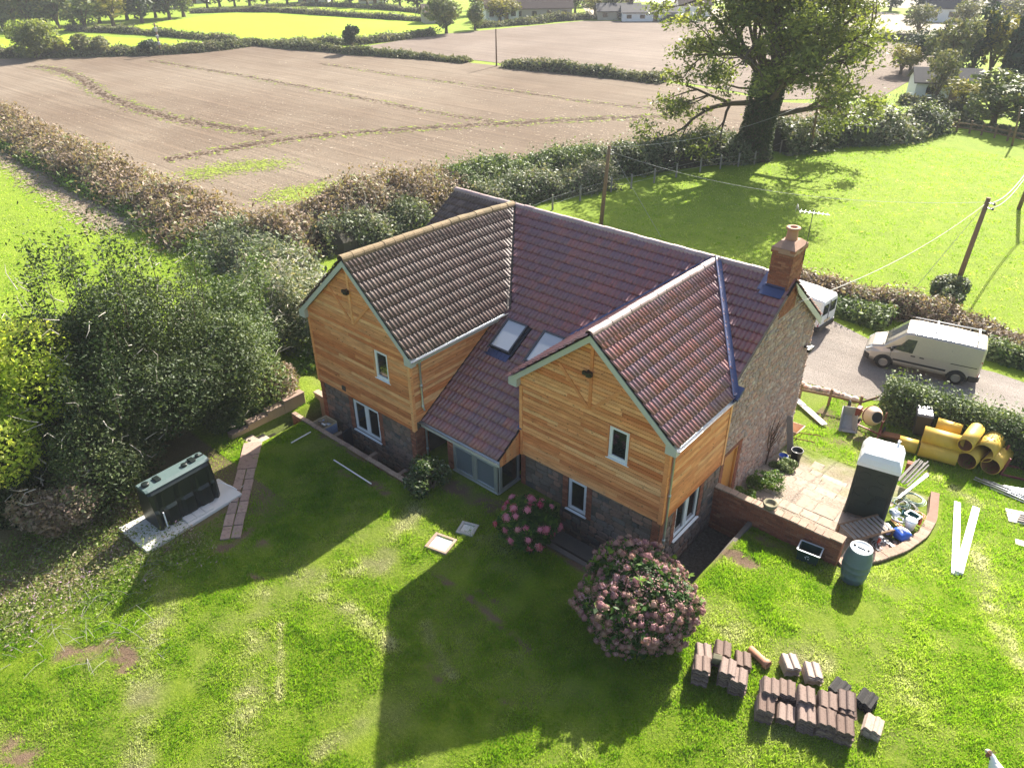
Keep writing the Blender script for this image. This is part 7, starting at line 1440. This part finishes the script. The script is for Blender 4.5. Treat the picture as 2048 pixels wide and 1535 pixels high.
def hydrangea(lab, p, rx, rz, nh, fm, hr, nleaf, fresh=0):
    t = E('hydrangea', p, 0, lab, 'hydrangea'); lob = lambda v: (1+.16*fbm2(v[:, 0]*2.3+rx, v[:, 1]*2.3+v[:, 2]*1.7, int(rx*100))+.07*fbm2(v[:, 0]*6, v[:, 1]*6+v[:, 2]*4, 5))[:, None]; P, d = blob_points(nleaf, (0, 0, 0), (rx, rx, rz*.55), .62, flat=.75); P = P*lob(d)+(0, 0, rz*.45); k = P[:, 2] > .02; foliage('leaves', P[k], .15, 'hydr_leaf', t, tone_clump(P[k], 2, 3), d[k], .5); b = MB()
    for i in range(14): a = i*.9; b.tube([(.1*math.cos(a), .1*math.sin(a), 0), (rx*.45*math.cos(a), rx*.45*math.sin(a), rz*.45), (rx*.75*math.cos(a), rx*.75*math.sin(a), rz*.7)], [.025, .02, .01], 5, cap=False)
    part(b, 'stems', 'twig', t, fix=False); M = [head_mesh('flower_head', fm, hr) for _ in range(3)]; done = []; g = 0
    while len(done) < nh and g < nh*60:
        g += 1; v = RNG.normal(size=3); v /= np.linalg.norm(v)
        if v[2] < -.45: continue
        q = np.array([0, 0, rz*.45])+v*(rx*1.0, rx*1.0, rz*.56)*RNG.uniform(.90, 1.06)*lob(v[None])[0]
        if fbm2(v[:1]*4+7, v[1:2]*4+v[2:]*3, 8)[0] < -.55: continue
        if q[2] < .12 or any(np.linalg.norm(q-o_) < hr*1.25 for o_ in done): continue
        done.append(q); o = link('flower_head', M[len(done) % 3], None, t); o.location = q; o.rotation_euler = Vector(v).to_track_quat('Z', 'Y').to_euler(); s = RNG.uniform(.75, 1.2); o.scale = (s, s, s)
    if fresh:
        Q_, d_ = blob_points(9000, (0, 0, 0), (rx*1.0, rx*1.0, rz*.56), .9, flat=.6); Q_ = Q_*lob(d_)+(0, 0, rz*.45); k = (Q_[:, 2] > .1) & (fbm2(d_[:, 0]*5+2, d_[:, 1]*5+d_[:, 2]*4, 9) > -.25); V_, F_ = leaf_quads(Q_[k], .055, .4, outward=d_[k]); tag(link('faded_florets', raw_mesh('faded_florets', V_, F_, False, np.repeat(RNG.random(k.sum()), 4)), fm, t), kind='stuff')
        n = fresh*7; cs = RNG.normal(size=(fresh, 3)); cs /= np.linalg.norm(cs, axis=1)[:, None]; cs[:, 2] = np.abs(cs[:, 2]); cs = cs*(rx*1.04, rx*1.04, rz*.58)+(0, 0, rz*.45); Q = np.repeat(cs, 7, 0); V = []
        dirs = RNG.normal(size=(n, 3)); dirs[:, 2] = np.abs(dirs[:, 2])*.5; dirs /= np.linalg.norm(dirs, axis=1)[:, None]; sd = np.cross(dirs, (0, 0, 1)); sd /= np.linalg.norm(sd, axis=1)[:, None]; L = .17; V = np.stack([Q, Q+dirs*L*.5+sd*.035, Q+dirs*L, Q+dirs*L*.5-sd*.035], 1).reshape(-1, 3); link('young_leaves', raw_mesh('young_leaves', V, np.arange(4*n).reshape(n, 4), False, np.full(4*n, .95)), MATS['hydr_leaf'], t)
p = G(1048, 1092); hydrangea('pink and red hydrangea bush in the shade below the gable', (p[0]-.15, p[1]+.30, -1.15), .85, 1.35, 40, fm1, .135, 5200)
p = G(1268, 1318); hydrangea('huge rounded hydrangea with faded mauve flower heads', (p[0]-.55, p[1]+.95, -1.15), 1.42, 2.15, 300, fm2, .10, 9000, 12)
# ---------------------------------------------- far trees
def flat_p(px): q = atz(*px, -3); return (q[0], q[1], -3)
tree('field_tree', 'dark upright lone tree in the field hedge', flat_p((708, 107)), 4.3, 2.7, 'far_dark', 2600, .34, .12, seed=51, blobs=8); tree('hawthorn', 'broad dark hawthorn beyond the left end of the stubble', flat_p((78, 117)), 5.4, 7.2, 'oak_leaf', 8000, .42, .2, seed=52, blobs=16)
tree('field_tree', 'large rounded tree at the corner of the bright field', flat_p((893, 67)), 6.6, 6.4, 'far_leaf', 4200, .5, .12, seed=53, blobs=12); tree('field_tree', 'second rounded tree right of the bright field corner', flat_p((950, 60)), 5.4, 4.2, 'far_leaf', 2600, .45, .12, seed=54)
for i, (px, h) in enumerate((((120, 113), 2.6), ((165, 112), 3.0), ((205, 111), 2.6), ((300, 109), 2.0))): tree('hedge_bush', '%s bush from the left in the far bushy hedge' % ordinal(i), flat_p(px), h, 3.6, ('far_gold', 'far_hedge', 'far_hedge', 'far_dark')[i], 1500, .4, .1, seed=60+i, group='bushes in the far hedge')
kinds = ['far_leaf', 'far_dark', 'far_gold', 'far_hedge']; protos = {}
def far_tree(px, h, w, k, lab, group, name='far_tree'):
    key = (kinds[k], name); p = flat_p(px)
    if key not in protos: protos[key] = tree(name, lab, p, 8.0, 7.0 if name == 'far_tree' else 4.0, kinds[k], 1500, .62, .12, seed=70+k, blobs=11, group=group, shape='round' if name == 'far_tree' else 'cone'); o = protos[key]
    else: o = copy_tree(protos[key]); o['label'] = lab; o['group'] = group; o.location = p
    o.scale = (w/7.0, w/7.0, h/8.0); o.rotation_euler = (0, 0, random.random()*6.28); return o
wood = [(8, 62), (30, 56), (62, 60), (92, 52), (118, 58), (148, 50), (172, 60), (200, 46), (228, 54), (255, 40), (285, 46), (312, 36), (340, 40), (368, 34)]
for i, px in enumerate(wood): far_tree(px, random.uniform(7, 9.5), random.uniform(7, 9.5), [0, 2, 0, 1, 0, 2, 0, 1, 2, 0, 1, 0, 1, 0][i], '%s tree from the left along the front of the far wood' % ordinal(i), 'trees of the far wood')
for i in range(13): far_tree((10+i*31, 30-i*1.3+random.uniform(-3, 3)), random.uniform(9, 12), 10, [1, 0, 1, 3][i % 4], '%s tree from the left in the back of the far wood' % ordinal(i), 'trees behind the far wood')
tops = [(415, 16), (440, 14), (470, 13), (500, 12), (535, 11), (575, 9), (610, 8), (665, 10), (700, 10), (735, 11), (770, 13), (800, 14), (835, 17), (870, 14)]
for i, px in enumerate(tops): far_tree(px, random.uniform(5, 8), random.uniform(5.5, 9), [1, 3, 0, 1][i % 4], '%s tree from the left in the line above the bright fields' % ordinal(i), 'tree line above the bright fields')
tops2 = [(985, 18), (1025, 22), (1060, 14), (1100, 16), (1150, 26), (1190, 30), (1222, 34), (1255, 16), (1120, 10), (1195, 12), (960, 30), (1000, 44)]
for i, px in enumerate(tops2): far_tree(px, random.uniform(4.5, 7), random.uniform(5, 8), [0, 2, 1, 0, 0, 2][i % 6], '%s tree among the brown roofed barns' % ordinal(i), 'trees around the barns')
rt = [((1868, 205), 5.5, 3.6, 3), ((1925, 222), 3.4, 4.2, 2), ((1985, 250), 5.0, 6.5, 0), ((2040, 262), 4.2, 6, 0), ((1900, 165), 7.5, 5.5, 3), ((1940, 160), 8.5, 5.0, 1), ((1975, 158), 8.5, 6.0, 2), ((2045, 165), 9, 6, 1), ((1870, 150), 5.5, 5, 0), ((1820, 140), 5, 4.5, 1), ((1800, 150), 4.0, 4.5, 2), ((1835, 70), 5, 6, 3), ((1720, 60), 5, 7, 3), ((1930, 60), 5, 6, 3), ((1980, 40), 6, 9, 1), ((2035, 55), 5, 8, 3), ((1850, 40), 5, 7, 1), ((1780, 22), 5, 7, 1), ((1640, 66), 4, 6, 3), ((1575, 55), 4, 6, 3)]
for i, (px, h, w, k) in enumerate(rt): far_tree(px, h, w, k, '%s tree counted from the paddock in the far right trees' % ordinal(i), 'trees at the far right')
for i, (px, h) in enumerate((((2020, 170), 11.5), ((1880, 118), 5.0))): far_tree(px, h, 7.5, 1, ('tall dark fir at the far right', 'small dark fir left of the tall one')[i], 'far firs', 'fir_tree')
# ---------------------------------------------- far buildings
plain('far_roof', (.13, .09, .07), .9, 0, .25, 2, .2); plain('far_roof_dark', (.07, .065, .065), .9, 0, .2, 2, .2); plain('far_wall', (.42, .36, .29), .9, 0, .1, 2, .1); plain('far_white', (.75, .74, .72), .8, 0, .05, 2, 0)
def far_house(px, rz, L, D, h, rh, lab, wall='far_wall', roof='far_roof', nw=3, name='far_house', chim=True):
    t = E(name, flat_p(px), rz, lab, 'house'); b = MB(); b.box((-L/2, -D/2, 0), (L/2, D/2, h)); b.prism([(-L/2, -D/2, h), (-L/2, D/2, h), (-L/2, 0, h+rh)], (.2, 0, 0)); b.prism([(L/2-.2, -D/2, h), (L/2-.2, D/2, h), (L/2-.2, 0, h+rh)], (.2, 0, 0)); part(b, 'wall', wall, t)
    b = MB(); e = .35
    for s in (-1, 1): k = rh/(D/2); b.prism([(-L/2-e, s*(D/2+e), h-k*e+.05), (L/2+e, s*(D/2+e), h-k*e+.05), (L/2+e, 0, h+rh+.05), (-L/2-e, 0, h+rh+.05)], (0, 0, .14))
    part(b, 'roof', roof, t)
    if chim: b = MB(); b.box((L*.3-.4, -.4, h+rh-.5), (L*.3+.4, .4, h+rh+.9)); part(b, 'chimney', 'far_roof', t)
    for i in range(nw): b = MB(); x = -L/2+L*(i+.5)/nw; b.box((x-.5, -D/2-.05, h*.35), (x+.5, -D/2+.02, h*.75)); part(b, 'window', 'glass', t)
    b = MB(); b.box((L*.12-.45, -D/2-.06, 0), (L*.12+.45, -D/2+.02, min(2, h*.8))); part(b, 'door', 'brown_wood', t); return t
vr = math.atan2(AR[1], AR[0])
far_house((1000, 40), vr+.2, 7, 6, 2.6, 2.2, 'far brown roofed house with pale gable left of the long barn', 'far_white'); far_house((1080, 38), vr+.1, 13, 6, 2.4, 2.3, 'long brown roofed barn in the distance', 'far_wall', 'far_roof', 4, 'barn', False)
far_house((1235, 38), vr, 9, 5, 1.7, 1.2, 'left of the low dark roofed houses near the oak', 'far_wall', 'far_roof_dark', 3); far_house((1295, 41), vr-.05, 11, 5, 1.7, 1.1, 'right of the low dark roofed houses near the oak', 'far_white', 'far_roof_dark', 4)
far_house((872, 45), vr+.3, 5.5, 5, 1.6, 1.8, 'small brown roofed shed behind the bright field corner tree', 'far_wall', 'far_roof', 2, 'shed', False); far_house((1880, 195), vr-.25, 6.5, 4, 1.9, 1.1, 'pale walled shed with dark roof among the right trees', 'far_white', 'far_roof_dark', 2, 'shed', False)
far_house((1890, 42), vr-.2, 9, 6, 2.6, 2.2, 'far white house on the hillside at right', 'far_white', 'far_roof_dark', 3); far_house((2030, 50), vr-.3, 8, 6, 2.2, 2.0, 'far house at the right edge of the hillside', 'far_white', 'far_roof_dark', 3); far_house((630, 4), vr, 8, 5, 2.4, 1.8, 'pale building at the very top above the bright fields', 'far_white', 'far_roof_dark', 3); far_house((745, 6), vr+.1, 7, 5, 2.2, 1.6, 'second pale building at the top right of the first', 'far_white', 'far_roof', 3)
far_house((385, 6), vr+.2, 8, 5, 2.2, 1.4, 'pale roofed building above the end of the far wood', 'far_white', 'far_white', 3); far_house((1385, 32), vr, 7, 5, 2.4, 1.8, 'white gabled house just left of the oak', 'far_white', 'far_roof', 2)

# ---------------------------------------------- autumn haze over the valley
b = MB(); b.box((-420, -60, -4.2), (330, 420, 26)); m = bpy.data.materials.new('haze'); m.use_nodes = True; n = m.node_tree; n.nodes.clear(); o_ = n.nodes.new('ShaderNodeOutputMaterial'); v_ = n.nodes.new('ShaderNodeVolumePrincipled')
v_.inputs['Color'].default_value = (.92, .95, 1, 1); v_.inputs['Density'].default_value = .00035; v_.inputs['Anisotropy'].default_value = .0; n.links.new(v_.outputs[0], o_.inputs['Volume'])
hz = b.build('haze', m); tag(hz, 'pale haze over the valley', 'haze', kind='stuff')

b = MB()
for k in range(150):
    q = G(random.uniform(0, 330), random.uniform(1090, 1330)); L = random.uniform(.15, .7); a = random.random()*6.28; d_ = np.array([math.cos(a)*L, math.sin(a)*L, random.uniform(.0, .25)]); b.tube([q+(0, 0, .03), q+d_*.5+(0, 0, .08), q+d_+(0, 0, .03)], [.006, .005, .003], 4, cap=False)
tag(b.build('brushwood', MATS['grey_wood'], None, fix=False), 'scattered dry twigs and cuttings at the lower left', 'twigs', kind='stuff')
